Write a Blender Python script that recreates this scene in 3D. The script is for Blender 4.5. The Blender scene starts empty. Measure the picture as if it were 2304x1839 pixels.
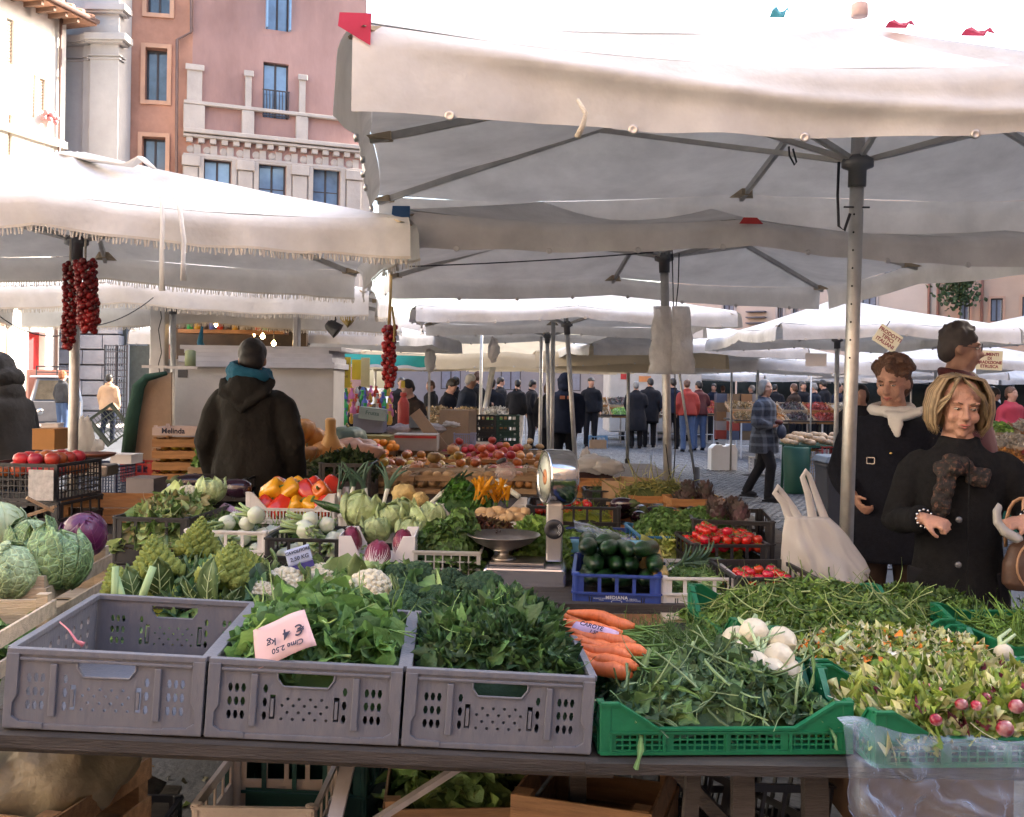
import bpy,bmesh,math,random
import numpy as np
from mathutils import Vector,Matrix,noise
from mathutils.geometry import tessellate_polygon
R = math.radians
PI = math.pi
MT = Matrix.Translation
MR = Matrix.Rotation
ru = random.uniform
random.seed(7); rng = np.random.default_rng(7)
SC = bpy.context.scene
COL = SC.collection
# ---------------- camera, sky, sun, exposure ----------------
FOC,HX,HY,ROLL,CAMZ = 2250.0,1152.0,865.0,R(0.8),1.55
cam_d = bpy.data.cameras.new('camera'); cam = bpy.data.objects.new('camera',cam_d); COL.objects.link(cam)
cam_d.sensor_fit = 'HORIZONTAL'; cam_d.sensor_width = 36.0; cam_d.lens = 36.0*FOC/2304
cam_d.shift_y = -(1839/2-HY)/2304
cam_d.clip_start = 0.05; cam_d.clip_end = 1500
cam.matrix_world = MT((0,0,CAMZ)) @ MR(PI/2,4,'X') @ MR(ROLL,4,'Z')
SC.camera = cam
SUN_EL,SUN_AZ = R(29),R(64)      # azimuth clockwise from +Y
wd = bpy.data.worlds.new('World'); SC.world = wd; wd.use_nodes = True
nt = wd.node_tree; nt.nodes.clear()
sky = nt.nodes.new('ShaderNodeTexSky'); sky.sky_type = 'NISHITA'; sky.sun_disc = False
sky.sun_elevation = SUN_EL; sky.sun_rotation = SUN_AZ
sky.air_density = 1.0; sky.dust_density = 3.8; sky.ozone_density = 0.8
bg = nt.nodes.new('ShaderNodeBackground'); bg.inputs['Strength'].default_value = 0.15
wo = nt.nodes.new('ShaderNodeOutputWorld')
nt.links.new(sky.outputs[0],bg.inputs[0]); nt.links.new(bg.outputs[0],wo.inputs[0])
sun_d = bpy.data.lights.new('sun','SUN'); sun_d.energy = 4.5; sun_d.angle = R(0.5); sun_d.color = (1.0,0.93,0.82)
sun = bpy.data.objects.new('sun',sun_d); COL.objects.link(sun)
sdir = Vector((math.sin(SUN_AZ)*math.cos(SUN_EL),math.cos(SUN_AZ)*math.cos(SUN_EL),math.sin(SUN_EL)))
sun.rotation_euler = sdir.to_track_quat('Z','Y').to_euler()
SC.view_settings.view_transform = 'Standard'; SC.view_settings.look = 'None'
SC.view_settings.exposure = 2.62; SC.view_settings.gamma = 1.0
SC.view_settings.use_curve_mapping = False
# ---------------- picture -> place helpers ----------------
def uv(px,py):
 x = (px-HX)/FOC; y = (HY-py)/FOC
 c,s = math.cos(ROLL),math.sin(ROLL)
 return x*c - y*s,x*s + y*c
def P(px,py,D):
 u,v = uv(px,py); return Vector((u*D,D,CAMZ+v*D))
def T(px,py,z):
 u,v = uv(px,py); D = (z-CAMZ)/v; return Vector((u*D,D,z))
def S(n,D): return n*D/FOC          # picture length -> metres at depth D
# ---------------- materials ----------------
MATS = {}
def M(name,col,rough=.6,metal=0.,var=.12,scale=6.,bump=0.,bscale=60.,trans=0.,rnd=0.,col2=None,tint=False,
   spec=.5,alpha=1.,stretch=None,vor=0.,vscale=30.,transmission=0.,emit=0.,hue=0.,coat=0.,f2=None):
 if name in MATS: return MATS[name]
 m = bpy.data.materials.new(name); MATS[name] = m; m.use_nodes = True
 nt = m.node_tree; N = nt.nodes; L = nt.links; N.clear()
 out = N.new('ShaderNodeOutputMaterial'); b = N.new('ShaderNodeBsdfPrincipled')
 L.new(b.outputs[0],out.inputs[0])
 tc = N.new('ShaderNodeTexCoord'); src = tc.outputs['Object']
 if stretch:
  mp = N.new('ShaderNodeMapping'); mp.inputs['Scale'].default_value = stretch
  L.new(src,mp.inputs[0]); src = mp.outputs[0]
 nz = N.new('ShaderNodeTexNoise'); nz.inputs['Scale'].default_value = scale; nz.inputs['Detail'].default_value = 5
 nz.inputs['Roughness'].default_value = .62
 L.new(src,nz.inputs['Vector'])
 rp = N.new('ShaderNodeValToRGB')
 a = [max(0,c*(1-var)) for c in col[:3]]; d = list(col2[:3]) if col2 else [min(1,c*(1+var)) for c in col[:3]]
 lo,hi = f2 if f2 else (.3,.7)
 rp.color_ramp.elements[0].position = lo; rp.color_ramp.elements[1].position = hi
 rp.color_ramp.elements[0].color = (*a,1); rp.color_ramp.elements[1].color = (*d,1)
 L.new(nz.outputs[0],rp.inputs[0]); c = rp.outputs[0]
 if vor > 0:
  vo = N.new('ShaderNodeTexVoronoi'); vo.feature = 'DISTANCE_TO_EDGE'; vo.inputs['Scale'].default_value = vscale
  L.new(src,vo.inputs['Vector'])
  vr = N.new('ShaderNodeMapRange'); vr.inputs['From Max'].default_value = .12
  vr.inputs['To Min'].default_value = 1+vor; vr.inputs['To Max'].default_value = 1-vor*.25
  L.new(vo.outputs['Distance'],vr.inputs[0])
  vm = N.new('ShaderNodeVectorMath'); vm.operation = 'SCALE'
  L.new(c,vm.inputs[0]); L.new(vr.outputs[0],vm.inputs['Scale']); c = vm.outputs[0]
 if tint:
  at = N.new('ShaderNodeAttribute'); at.attribute_name = 'tint'
  mx = N.new('ShaderNodeMix'); mx.data_type = 'RGBA'; mx.blend_type = 'MULTIPLY'; mx.inputs[0].default_value = 1
  L.new(c,mx.inputs[6]); L.new(at.outputs['Color'],mx.inputs[7]); c = mx.outputs[2]
 if rnd > 0 or hue > 0:
  oi = N.new('ShaderNodeObjectInfo'); hs = N.new('ShaderNodeHueSaturation')
  r1 = N.new('ShaderNodeMapRange'); r1.inputs['To Min'].default_value = 1-rnd; r1.inputs['To Max'].default_value = 1+rnd*.6
  L.new(oi.outputs['Random'],r1.inputs[0]); L.new(r1.outputs[0],hs.inputs['Value'])
  if hue > 0:
   ml = N.new('ShaderNodeMath'); ml.operation = 'MULTIPLY'; ml.inputs[1].default_value = 7.31
   fr = N.new('ShaderNodeMath'); fr.operation = 'FRACT'
   L.new(oi.outputs['Random'],ml.inputs[0]); L.new(ml.outputs[0],fr.inputs[0])
   r2 = N.new('ShaderNodeMapRange'); r2.inputs['To Min'].default_value = .5-hue; r2.inputs['To Max'].default_value = .5+hue
   L.new(fr.outputs[0],r2.inputs[0]); L.new(r2.outputs[0],hs.inputs['Hue'])
  L.new(c,hs.inputs['Color']); c = hs.outputs[0]
 L.new(c,b.inputs['Base Color'])
 b.inputs['Roughness'].default_value = rough; b.inputs['Metallic'].default_value = metal
 b.inputs['Specular IOR Level'].default_value = spec
 if coat: b.inputs['Coat Weight'].default_value = coat; b.inputs['Coat Roughness'].default_value = .15
 if transmission: b.inputs['Transmission Weight'].default_value = transmission
 if alpha < 1: b.inputs['Alpha'].default_value = alpha
 if emit > 0:
  L.new(c,b.inputs['Emission Color']); b.inputs['Emission Strength'].default_value = emit
 if bump > 0:
  n2 = N.new('ShaderNodeTexNoise'); n2.inputs['Scale'].default_value = bscale; n2.inputs['Detail'].default_value = 4
  L.new(src,n2.inputs['Vector'])
  bp = N.new('ShaderNodeBump'); bp.inputs['Strength'].default_value = min(1,bump); bp.inputs['Distance'].default_value = .02*max(1,bump)
  L.new(n2.outputs[0],bp.inputs['Height']); L.new(bp.outputs[0],b.inputs['Normal'])
  if vor > 0:
   b2 = N.new('ShaderNodeBump'); b2.inputs['Strength'].default_value = .8; b2.inputs['Distance'].default_value = .004
   L.new(vr.outputs[0],b2.inputs['Height']); b2.invert = True; L.new(bp.outputs[0],b2.inputs['Normal']); L.new(b2.outputs[0],b.inputs['Normal'])
 if trans > 0:
  tr = N.new('ShaderNodeBsdfTranslucent'); L.new(c,tr.inputs[0])
  ms = N.new('ShaderNodeMixShader'); ms.inputs[0].default_value = trans
  L.new(b.outputs[0],ms.inputs[1]); L.new(tr.outputs[0],ms.inputs[2]); L.new(ms.outputs[0],out.inputs[0])
 return m
# ---------------- object helpers ----------------
def tag(o,label=None,cat=None,group=None,kind=None):
 if label: o['label'] = label
 if cat: o['category'] = cat
 if group: o['group'] = group
 if kind: o['kind'] = kind
 return o
def root(name,label,cat,loc=(0,0,0),rot=(0,0,0),group=None,mat=None):
 o = bpy.data.objects.new(name,None); COL.objects.link(o); o.empty_display_size = .05
 if mat is not None: o.matrix_world = mat
 else: o.location = loc; o.rotation_euler = rot
 return tag(o,label,cat,group)
def linkmesh(name,me,parent=None,loc=None,rot=None,scale=None):
 o = bpy.data.objects.new(name,me); COL.objects.link(o); o.parent = parent
 if parent is not None: KIDS.setdefault(parent.name,[]).append(o)
 if loc is not None: o.location = loc
 if rot is not None: o.rotation_euler = rot
 if scale is not None: o.scale = (scale,)*3 if isinstance(scale,(int,float)) else scale
 return o
KIDS = {}
TS = bpy.data.scenes.new('workshop')
def baked(o):
 vl = TS.view_layers[0]; vl.update(); return bpy.data.meshes.new_from_object(o.evaluated_get(vl.depsgraph))
def dup(o,label=None,group=None,loc=None,rot=None,scale=None,mat=None):
 def rec(a,parent):
  c = a.copy(); COL.objects.link(c)
  if parent is not None: c.parent = parent; KIDS.setdefault(parent.name,[]).append(c)
  for ch in KIDS.get(a.name,[]): rec(ch,c)
  return c
 c = rec(o,None)
 if mat is not None: c.matrix_world = mat
 if loc is not None: c.location = loc
 if rot is not None: c.rotation_euler = rot
 if scale is not None: c.scale = (scale,)*3 if isinstance(scale,(int,float)) else scale
 if label: c['label'] = label
 if group: c['group'] = group
 return c
class MB:
 def __init__(s): s.v = []; s.f = []; s.m = []; s.mats = []; s.cur = 0; s.sm = []; s.smooth = False; s.X = None; s.t = []; s.tint = None
 def mat(s,m):
  if m not in s.mats: s.mats.append(m)
  s.cur = s.mats.index(m); return s
 def add(s,vs,fs):
  n = len(s.v)
  if s.X is not None: vs = [s.X @ Vector(v) for v in vs]
  s.v.extend([tuple(v) for v in vs]); s.t.extend([s.tint or (1,1,1)]*len(vs))
  for f in fs: s.f.append(tuple(i+n for i in f)); s.m.append(s.cur); s.sm.append(s.smooth)
  return s
 def box(s,c,d,rot=None,taper=1.):
  c = Vector(c); x,y,z = d[0]/2,d[1]/2,d[2]/2
  vs = [Vector((i*x*(taper if k > 0 else 1),j*y*(taper if k > 0 else 1),k*z)) for k in (-1,1) for j in (-1,1) for i in (-1,1)]
  if rot is not None:
   Rm = rot if isinstance(rot,Matrix) else MR(rot,3,'Z'); vs = [Rm @ v for v in vs]
  sm = s.smooth; s.smooth = False
  s.add([v+c for v in vs],[(0,2,3,1),(4,5,7,6),(0,1,5,4),(2,6,7,3),(0,4,6,2),(1,3,7,5)]); s.smooth = sm
  return s
 def bar(s,a,b,w,h=None,up=(0,0,1)):
  a = Vector(a); b = Vector(b); h = h or w; d = b-a; L = d.length
  if L < 1e-6: return s
  d.normalize(); u = Vector(up)
  if abs(d.dot(u)) > .98: u = Vector((0,1,0))
  x = d.cross(u).normalized(); z = x.cross(d)
  vs = [p+x*i*w/2+z*k*h/2 for p in (a,b) for k in (-1,1) for i in (-1,1)]
  s.add(vs,[(0,1,3,2),(4,6,7,5),(0,4,5,1),(2,3,7,6),(0,2,6,4),(1,5,7,3)]); return s
 def tube(s,pts,r,n=8,cap=True,flat=1.):
  pts = [Vector(p) for p in pts]; m = len(pts)
  rs = r if isinstance(r,list) else [r]*m
  vs = []; u = None
  for i,p in enumerate(pts):
   d = (pts[min(i+1,m-1)]-pts[max(i-1,0)])
   d = d.normalized() if d.length > 1e-9 else Vector((0,0,1))
   if u is None:
    u = Vector((0,0,1)) if abs(d.z) < .8 else Vector((0,1,0))
   u = (u - d*u.dot(d));  u = u.normalized() if u.length > 1e-6 else Vector((1,0,0))
   w = d.cross(u); rr = rs[min(i,len(rs)-1)]; ra,rb = (rr if isinstance(rr,(list,tuple)) else (rr,rr*flat))
   for k in range(n):
    a = 2*PI*k/n; vs.append(p+w*math.cos(a)*ra+u*math.sin(a)*rb)
  fs = [(i*n+k,i*n+(k+1) % n,(i+1)*n+(k+1) % n,(i+1)*n+k) for i in range(m-1) for k in range(n)]
  if cap: fs += [tuple(range(n-1,-1,-1)),tuple(range((m-1)*n,m*n))]
  s.add(vs,fs); return s
 def rings(s,rings,cap=True):
  n = len(rings[0]); vs = [v for r in rings for v in r]; m = len(rings)
  fs = [(i*n+k,i*n+(k+1) % n,(i+1)*n+(k+1) % n,(i+1)*n+k) for i in range(m-1) for k in range(n)]
  if cap: fs += [tuple(range(n-1,-1,-1)),tuple(range((m-1)*n,m*n))]
  s.add(vs,fs); return s
 def ell(s,c,r,n=12,m=8,rot=None,fn=None):
  c = Vector(c); r = r if isinstance(r,(list,tuple)) else (r,r,r); vs = [Vector((0,0,-1))]
  for i in range(1,m):
   t = PI*i/m
   for k in range(n):
    a = 2*PI*k/n; vs.append(Vector((math.sin(t)*math.cos(a),math.sin(t)*math.sin(a),-math.cos(t))))
  vs.append(Vector((0,0,1)))
  if fn: vs = [fn(v) for v in vs]
  vs = [Vector((v.x*r[0],v.y*r[1],v.z*r[2])) for v in vs]
  if rot is not None: vs = [rot @ v for v in vs]
  fs = [(0,1+(k+1) % n,1+k) for k in range(n)]
  fs += [(1+(i-1)*n+k,1+(i-1)*n+(k+1) % n,1+i*n+(k+1) % n,1+i*n+k) for i in range(1,m-1) for k in range(n)]
  e = len(vs)-1; fs += [(1+(m-2)*n+k,1+(m-2)*n+(k+1) % n,e) for k in range(n)]
  s.add([v+c for v in vs],fs); return s
 def lathe(s,prof,n=16,c=(0,0,0),lobes=0,amp=0.,rot=None,ph=0.):
  c = Vector(c); vs = []
  for r,z in prof:
   for k in range(n):
    a = 2*PI*k/n; q = 1+amp*math.cos(lobes*a+ph) if lobes else 1
    v = Vector((r*q*math.cos(a),r*q*math.sin(a),z)); vs.append((rot @ v if rot else v)+c)
  m = len(prof)
  fs = [(i*n+k,i*n+(k+1) % n,(i+1)*n+(k+1) % n,(i+1)*n+k) for i in range(m-1) for k in range(n)]
  fs += [tuple(range(n-1,-1,-1)),tuple(range((m-1)*n,m*n))]
  s.add(vs,fs); return s
 def plate(s,outer,holes,th,X=None):
  """flat polygon in local x,z with holes, thickness th along y (front face at y=-th/2)"""
  loops = [[Vector((x,y,0)) for x,y in outer]]+[[Vector((x,y,0)) for x,y in h] for h in holes]
  tris = tessellate_polygon(loops); pts = [p for l in loops for p in l]; n = len(pts)
  vs = [Vector((p.x,-th/2,p.y)) for p in pts]+[Vector((p.x,th/2,p.y)) for p in pts]
  fs = []
  for t in tris:
   a,b,c = [pts[i] for i in t]
   if (b-a).cross(c-a).z > 0: t = (t[0],t[2],t[1])
   fs.append((t[0],t[2],t[1])); fs.append((t[0]+n,t[1]+n,t[2]+n))
  i0 = 0
  for l in loops:
   k = len(l); area = sum(l[i].x*l[(i+1) % k].y-l[(i+1) % k].x*l[i].y for i in range(k))
   hole = i0 > 0; ccw = area > 0
   for i in range(k):
    a = i0+i; b = i0+(i+1) % k
    fs.append((a,b,b+n,a+n) if (ccw == hole) else (b,a,a+n,b+n))
   i0 += k
  if X is not None: vs = [X @ v for v in vs]
  sm = s.smooth; s.smooth = False; s.add(vs,fs); s.smooth = sm; return s
 def grid(s,fn,nu,nv,flip=False):
  vs = [fn(i/nu,j/nv) for j in range(nv+1) for i in range(nu+1)]
  fs = [(j*(nu+1)+i,j*(nu+1)+i+1,(j+1)*(nu+1)+i+1,(j+1)*(nu+1)+i) for j in range(nv) for i in range(nu)]
  if flip: fs = [f[::-1] for f in fs]
  s.add(vs,fs); return s
 def mesh(s,name):
  me = bpy.data.meshes.new(name); me.from_pydata(s.v,[],s.f)
  for m in s.mats: me.materials.append(m)
  if len(s.mats) > 1: me.polygons.foreach_set('material_index',s.m)
  me.polygons.foreach_set('use_smooth',s.sm)
  if any(t != (1,1,1) for t in s.t):
   a = me.color_attributes.new('tint','FLOAT_COLOR','POINT')
   a.data.foreach_set('color',np.c_[np.array(s.t),np.ones(len(s.t))].ravel().astype(np.float32))
  me.update(); return me
 def build(s,name,parent=None,bevel=0,loc=None,rot=None,**kw):
  o = linkmesh(name,s.mesh(name),parent,loc,rot)
  if bevel:
   b = o.modifiers.new('bevel','BEVEL'); b.width = bevel; b.segments = 2; b.limit_method = 'ANGLE'; b.angle_limit = R(40)
  if kw: tag(o,**kw)
  return o
def mb(m,smooth=False):
 q = MB(); q.mat(m); q.smooth = smooth; return q
def rect(x0,z0,x1,z1): return [(x0,z0),(x1,z0),(x1,z1),(x0,z1)]
def oval(cx,cz,rx,rz,n=6,a0=0.): return [(cx+rx*math.cos(a0+2*PI*k/n),cz+rz*math.sin(a0+2*PI*k/n)) for k in range(n)]
def bezier(a,b,c,n=8):
 a,b,c = Vector(a),Vector(b),Vector(c); return [a*(1-t)**2+b*2*t*(1-t)+c*t*t for t in [i/n for i in range(n+1)]]
def sagline(a,b,sag,n=10):
 a,b = Vector(a),Vector(b); return [a.lerp(b,i/n)-Vector((0,0,sag*4*(i/n)*(1-i/n))) for i in range(n+1)]
def text(body,size,m,parent,X,align='CENTER',name='lettering',ext=.0006,bold=0.,shear=0.,spacing=1.):
 c = bpy.data.curves.new(name,'FONT'); c.body = body; c.size = size; c.align_x = align; c.align_y = 'CENTER'
 c.extrude = ext; c.offset = bold; c.shear = shear; c.resolution_u = 3; c.space_character = spacing; c.space_line = .95
 t = bpy.data.objects.new(name,c); TS.collection.objects.link(t); me = baked(t)
 bpy.data.objects.remove(t); bpy.data.curves.remove(c); me.materials.clear(); me.materials.append(m)
 o = linkmesh(name,me,parent); o.matrix_local = X; return o
FACE = MR(PI/2,4,'X')     # text plane -> facing -Y
# ---------------- leaves ----------------
def leaf_tmpl(kind,seed):
 r = random.Random(seed); V = []; F = []; B = []
 def strip(nl,width,curve,cup,stem=0.,wav=0.,stemw=.03,mid=1.25):
  a0 = r.uniform(-.2,.2)
  for j in range(nl+1):
   t = j/nl if nl > 8 and kind != 'broad' else 1-(1-j/nl)**1.45; w = width(t); ang = curve*t
   x0 = math.sin(a0*t)*.25
   y = math.sin(ang)/max(curve,.01) if curve > .01 else t; z = -(1-math.cos(ang))/max(curve,.01) if curve > .01 else 0
   for k,s in enumerate((-1,-.5,0,.5,1)):
    V.append((x0+s*w,y,z+cup*abs(s)*w+wav*math.sin(9*t+2*s+seed)*w*abs(s))); B.append(mid if s == 0 else (1. if abs(s) == 1 else .95))
  for j in range(nl):
   for k in range(4):
    i = j*5+k; F.append((i,i+1,i+6,i+5))
 if kind == 'broad':
  a,b = r.uniform(.26,.38),r.uniform(0,6)
  strip(8,lambda t: .02+.9*a*max(0,math.sin(PI*min(.97,t)**.8))**.55*(1+.14*math.sin(t*16+b)),r.uniform(.7,1.9),r.uniform(.1,.6),wav=.35)
 elif kind == 'lobed':
  b = r.uniform(0,6)
  strip(11,lambda t: .02+.26*math.sin(PI*t**.75)**.8*(.62+.38*math.sin(t*13+b)),r.uniform(.7,2.1),r.uniform(.1,.8),wav=.5)
 elif kind == 'strip':
  b = r.uniform(0,6)
  strip(9,lambda t: .012+.055*abs(math.sin(t*11+b))*(1-.4*t)*(t > .25),r.uniform(.6,2.4),.3,mid=1.8)
 elif kind == 'frill':
  strip(8,lambda t: .05+.36*math.sin(PI*(.04+.93*t))**.45,r.uniform(1.,2.8),r.uniform(-.4,.4),wav=1.3)
 elif kind == 'small':
  strip(5,lambda t: .02+.3*math.sin(PI*min(t,.985))**.5,r.uniform(.6,2.2),r.uniform(-.3,.35),wav=.5)
 elif kind in ('stem','bean','feather'):
  w = {'stem': .022,'bean': .03,'feather': .012}[kind]; cv = r.uniform(.4,2.)*(1 if kind != 'feather' else .6); n = 6; sgn = r.choice((-1,1)); kk = r.uniform(-.6,.6)
  for j in range(n+1):
   t = j/n; y = math.sin(cv*t)/cv; z = sgn*(1-math.cos(cv*t))/cv
   for k in range(3):
    a = 2*PI*k/3; V.append((kk*t*t+w*math.cos(a)*(1-.5*t),y,z+w*math.sin(a)*(1-.5*t))); B.append(1.)
  for j in range(n):
   for k in range(3):
    F.append((j*3+k,j*3+(k+1) % 3,(j+1)*3+(k+1) % 3,(j+1)*3+k))
  if kind == 'feather':
   for j in range(9):
    t = .15+.85*j/9; y = math.sin(cv*t)/cv; z = sgn*(1-math.cos(cv*t))/cv
    for s in (-1,1):
     i = len(V); L = .22*(1.1-t)
     q = r.uniform(-.1,.1)
     V += [(kk*t*t,y,z),(kk*t*t+s*L,y+L*.8,z+q),(kk*t*t+s*L*.9,y+L*.8+.025,z+q)]; B += [1,1,1]; F.append((i,i+1,i+2))
 return np.array(V),F,np.array(B)
TM = {}
def tmpls(kind,n=6):
 if kind not in TM: TM[kind] = [leaf_tmpl(kind,10*i+hash(kind[0]) % 1+i) for i in range(n)]
 return TM[kind]
class Scatter:
 def __init__(s): s.V = []; s.F = []; s.C = []; s.n = 0
 def put(s,kind,pos,ydir,up,size,cols,jit=.34):
  """pos (N,3) base points, ydir (N,3) leaf direction, up (N,3)"""
  tl = tmpls(kind); N = len(pos); y = ydir/np.linalg.norm(ydir,axis=1)[:,None]
  x = np.cross(y,up); x /= np.linalg.norm(x,axis=1)[:,None]+1e-9; z = np.cross(x,y)
  pick = rng.integers(0,len(tl),N); cols = np.array(cols)
  for t,(V,F,B) in enumerate(tl):
   I = np.where(pick == t)[0]
   if not len(I): continue
   W = pos[I][:,None,:]+size[I][:,None,None]*(V[None,:,0,None]*x[I][:,None,:]+V[None,:,1,None]*y[I][:,None,:]+V[None,:,2,None]*z[I][:,None,:])
   cc = 1.3*cols[rng.integers(0,len(cols),len(I))]*(1+rng.uniform(-jit,jit,(len(I),1)))+rng.uniform(0,.02,(len(I),1))*np.array([[1.,.7,.1]])
   CC = cc[:,None,:]*B[None,:,None]
   nv = len(V); offs = s.n+np.arange(len(I))*nv
   for f in {len(q) for q in F}:
    fa = np.array([q for q in F if len(q) == f]); s.F.append((offs[:,None,None]+fa[None]).reshape(-1,f))
   s.V.append(W.reshape(-1,3)); s.C.append(CC.reshape(-1,3)); s.n += nv*len(I)
 def addmb(s,q,col):
  V = np.array([tuple(v) for v in q.v]); 
  for f in {len(x) for x in q.f}: s.F.append(np.array([x for x in q.f if len(x) == f])+s.n)
  s.V.append(V); s.C.append(np.tile(np.array(col),(len(V),1))); s.n += len(V)
 def build(s,name,m,parent=None,loc=None,**kw):
  V = np.concatenate(s.V); C = np.concatenate(s.C); me = bpy.data.meshes.new(name)
  nl = sum(f.size for f in s.F); npoly = sum(len(f) for f in s.F)
  me.vertices.add(len(V)); me.vertices.foreach_set('co',V.ravel().astype(np.float32))
  me.loops.add(nl); me.loops.foreach_set('vertex_index',np.concatenate([f.ravel() for f in s.F]).astype(np.int32))
  me.polygons.add(npoly); tot = np.concatenate([np.full(len(f),f.shape[1]) for f in s.F])
  st = np.concatenate([[0],np.cumsum(tot)[:-1]]); me.polygons.foreach_set('loop_start',st.astype(np.int32))
  me.polygons.foreach_set('use_smooth',np.ones(npoly,bool)); me.materials.append(m)
  a = me.color_attributes.new('tint','FLOAT_COLOR','POINT'); a.data.foreach_set('color',np.c_[np.clip(C,0,1),np.ones(len(C))].ravel().astype(np.float32))
  me.update(calc_edges=True); me.validate()
  return tag(linkmesh(name,me,parent,loc),**kw)
LEAF = M('leaf',(1,1,1),.48,var=.1,scale=25,trans=.22,tint=True,bump=.25,bscale=120,spec=.35)
def heap_fn(w,d,h,p=2.4,nz=.25,seed=0.):
 def f(x,y):
  q = max(0.,1-(abs(x)/(w/2))**p-(abs(y)/(d/2))**p)
  return h*q**.6*(1+nz*noise.noise(Vector((x*9+seed,y*9,seed))))
 return f
def greens(name,X,w,d,z0,h,kinds,label=None,cat=None,cols=((.1,.2,.05),),seed=0.,spill=.0,mcol=None,parent=None,tilt=(0,70),p=3.,nz=.25,group=None,floor=None):
 """a heap of leafy greens in the frame X (4x4, centre of the heap base); kinds: list of (kind, count, size lo, size hi[, cols])"""
 f = heap_fn(w,d,h,p,nz,seed); s = Scatter(); q = MB()
 nx,ny = 14,12
 def g(a,b):
  x,y = (a-.5)*w*.97,(b-.5)*d*.97; return X @ Vector((x,y,z0+f(x,y)*.93-.012))
 q.grid(g,nx,ny); s.addmb(q,mcol or [c*.8 for c in cols[0]])
 R3 = np.array(X.to_3x3()); t3 = np.array(X.translation)
 for k in kinds:
  kind,n,lo,hi = k[:4]; cc = k[4] if len(k) > 4 else cols
  x = rng.uniform(-.5,.5,n)*w*(1+spill); y = rng.uniform(-.5,.5,n)*d*(1+spill)
  z = np.array([z0+f(a,b) for a,b in zip(x,y)]); e = .01
  if floor: z = np.maximum(z,floor+rng.uniform(0,.012,n)*(1+0*z))
  nxv = -np.array([(f(a+e,b)-f(a-e,b))/(2*e) for a,b in zip(x,y)]); nyv = -np.array([(f(a,b+e)-f(a,b-e))/(2*e) for a,b in zip(x,y)])
  nrm = np.c_[np.clip(nxv,-2,2),np.clip(nyv,-2,2),np.ones(n)]; nrm /= np.linalg.norm(nrm,axis=1)[:,None]
  az = rng.uniform(0,2*PI,n); tl = np.radians(rng.uniform(tilt[0],tilt[1],n)-15)
  t1 = np.cross(nrm,np.tile([[0,1,.01]],(n,1))); t1 /= np.linalg.norm(t1,axis=1)[:,None]; t2 = np.cross(nrm,t1)
  dr = (np.cos(az)[:,None]*t1+np.sin(az)[:,None]*t2)*np.cos(tl)[:,None]+nrm*np.sin(tl)[:,None]
  sz = rng.uniform(lo,hi,n); pos = np.c_[x,y,z]-dr*sz[:,None]*.45
  up = nrm+rng.normal(0,.45,(n,3))
  s.put(kind,pos@R3.T+t3,dr@R3.T,up@R3.T,sz,cc)
 return s.build(name,LEAF,parent,label=label,cat=cat,group=group,kind='stuff')
# ================= SETTING =================
# ---- ground and cobbles ----
g = mb(M('ground_stone',(.06,.065,.075),.8,var=.25,scale=3,bump=.4,bscale=30))
def gz(a,b):
 return Vector((-150+300*a,-40+300*b,0))
g.grid(gz,6,6); ground = g.build('ground',kind='structure',label='dark cobbled ground of the market square')
def cob_mesh(seed):
 r = random.Random(seed); q = mb(M('cobble',(.095,.10,.112),.55,var=.3,scale=5,bump=.5,bscale=60,rnd=.3,tint=True),True)
 w = [.043+r.uniform(-.004,.004) for _ in range(8)]
 def ring(k,z,e): return [Vector((math.copysign(abs(math.cos(a))**.45,math.cos(a))*w[i]*k,math.copysign(abs(math.sin(a))**.45,math.sin(a))*w[i]*k,z)) for i,a in enumerate([PI/8+i*PI/4 for i in range(8)])]
 q.rings([ring(1,0,0),ring(1,.012,0),ring(.82,.02,0)],True); return q
cmesh = [cob_mesh(i).mesh('cobble') for i in range(5)]
cv = [np.array([tuple(v.co) for v in m.vertices]) for m in cmesh]; cf = [[tuple(p.vertices) for p in m.polygons] for m in cmesh]
cpts = []
D = 8.6
while D < 30:
 u0,u1 = (-.06,.56) if D < 30 else (0,.5)
 row = int((D-8.6)/.096)
 x = u0*D
 while x < u1*D:
  cpts.append((x+(row % 2)*.048+ru(-.006,.006),D+ru(-.006,.006)+.02*math.sin(x*2.2),ru(-.2,.2))); x += .096
 D += .096
cpts.sort(key=lambda p: p[1])
near = [p for p in cpts if .13 < p[0]/p[1] < .33 and p[1] > 9.6][:300]; ns = set(near)
for i,p in enumerate(near):
 linkmesh('cobble',cmesh[i % 5],ground,(p[0],p[1],ru(-.004,.002)),(ru(-.04,.04),ru(-.04,.04),p[2]))
s = Scatter()
rest = [p for p in cpts if p not in ns]
for k in range(5):
 pp = np.array(rest[k::5]); 
 if not len(pp): continue
 V = cv[k]; c,sn = np.cos(pp[:,2]),np.sin(pp[:,2])
 W = np.stack([pp[:,0][:,None]+c[:,None]*V[None,:,0]-sn[:,None]*V[None,:,1],pp[:,1][:,None]+sn[:,None]*V[None,:,0]+c[:,None]*V[None,:,1],
      V[None,:,2]+rng.uniform(-.004,.002,(len(pp),1))],-1)
 offs = s.n+np.arange(len(pp))*len(V)
 for n in {len(f) for f in cf[k]}:
  fa = np.array([f for f in cf[k] if len(f) == n]); s.F.append((offs[:,None,None]+fa[None]).reshape(-1,n))
 s.V.append(W.reshape(-1,3)); s.C.append(np.repeat(rng.uniform(.65,1.3,(len(pp),1,1)),len(V),1).repeat(3,2).reshape(-1,3)*.75); s.n += W.shape[0]*W.shape[1]
cb = s.build('cobblestones',MATS['cobble'],ground,kind='stuff')
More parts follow.
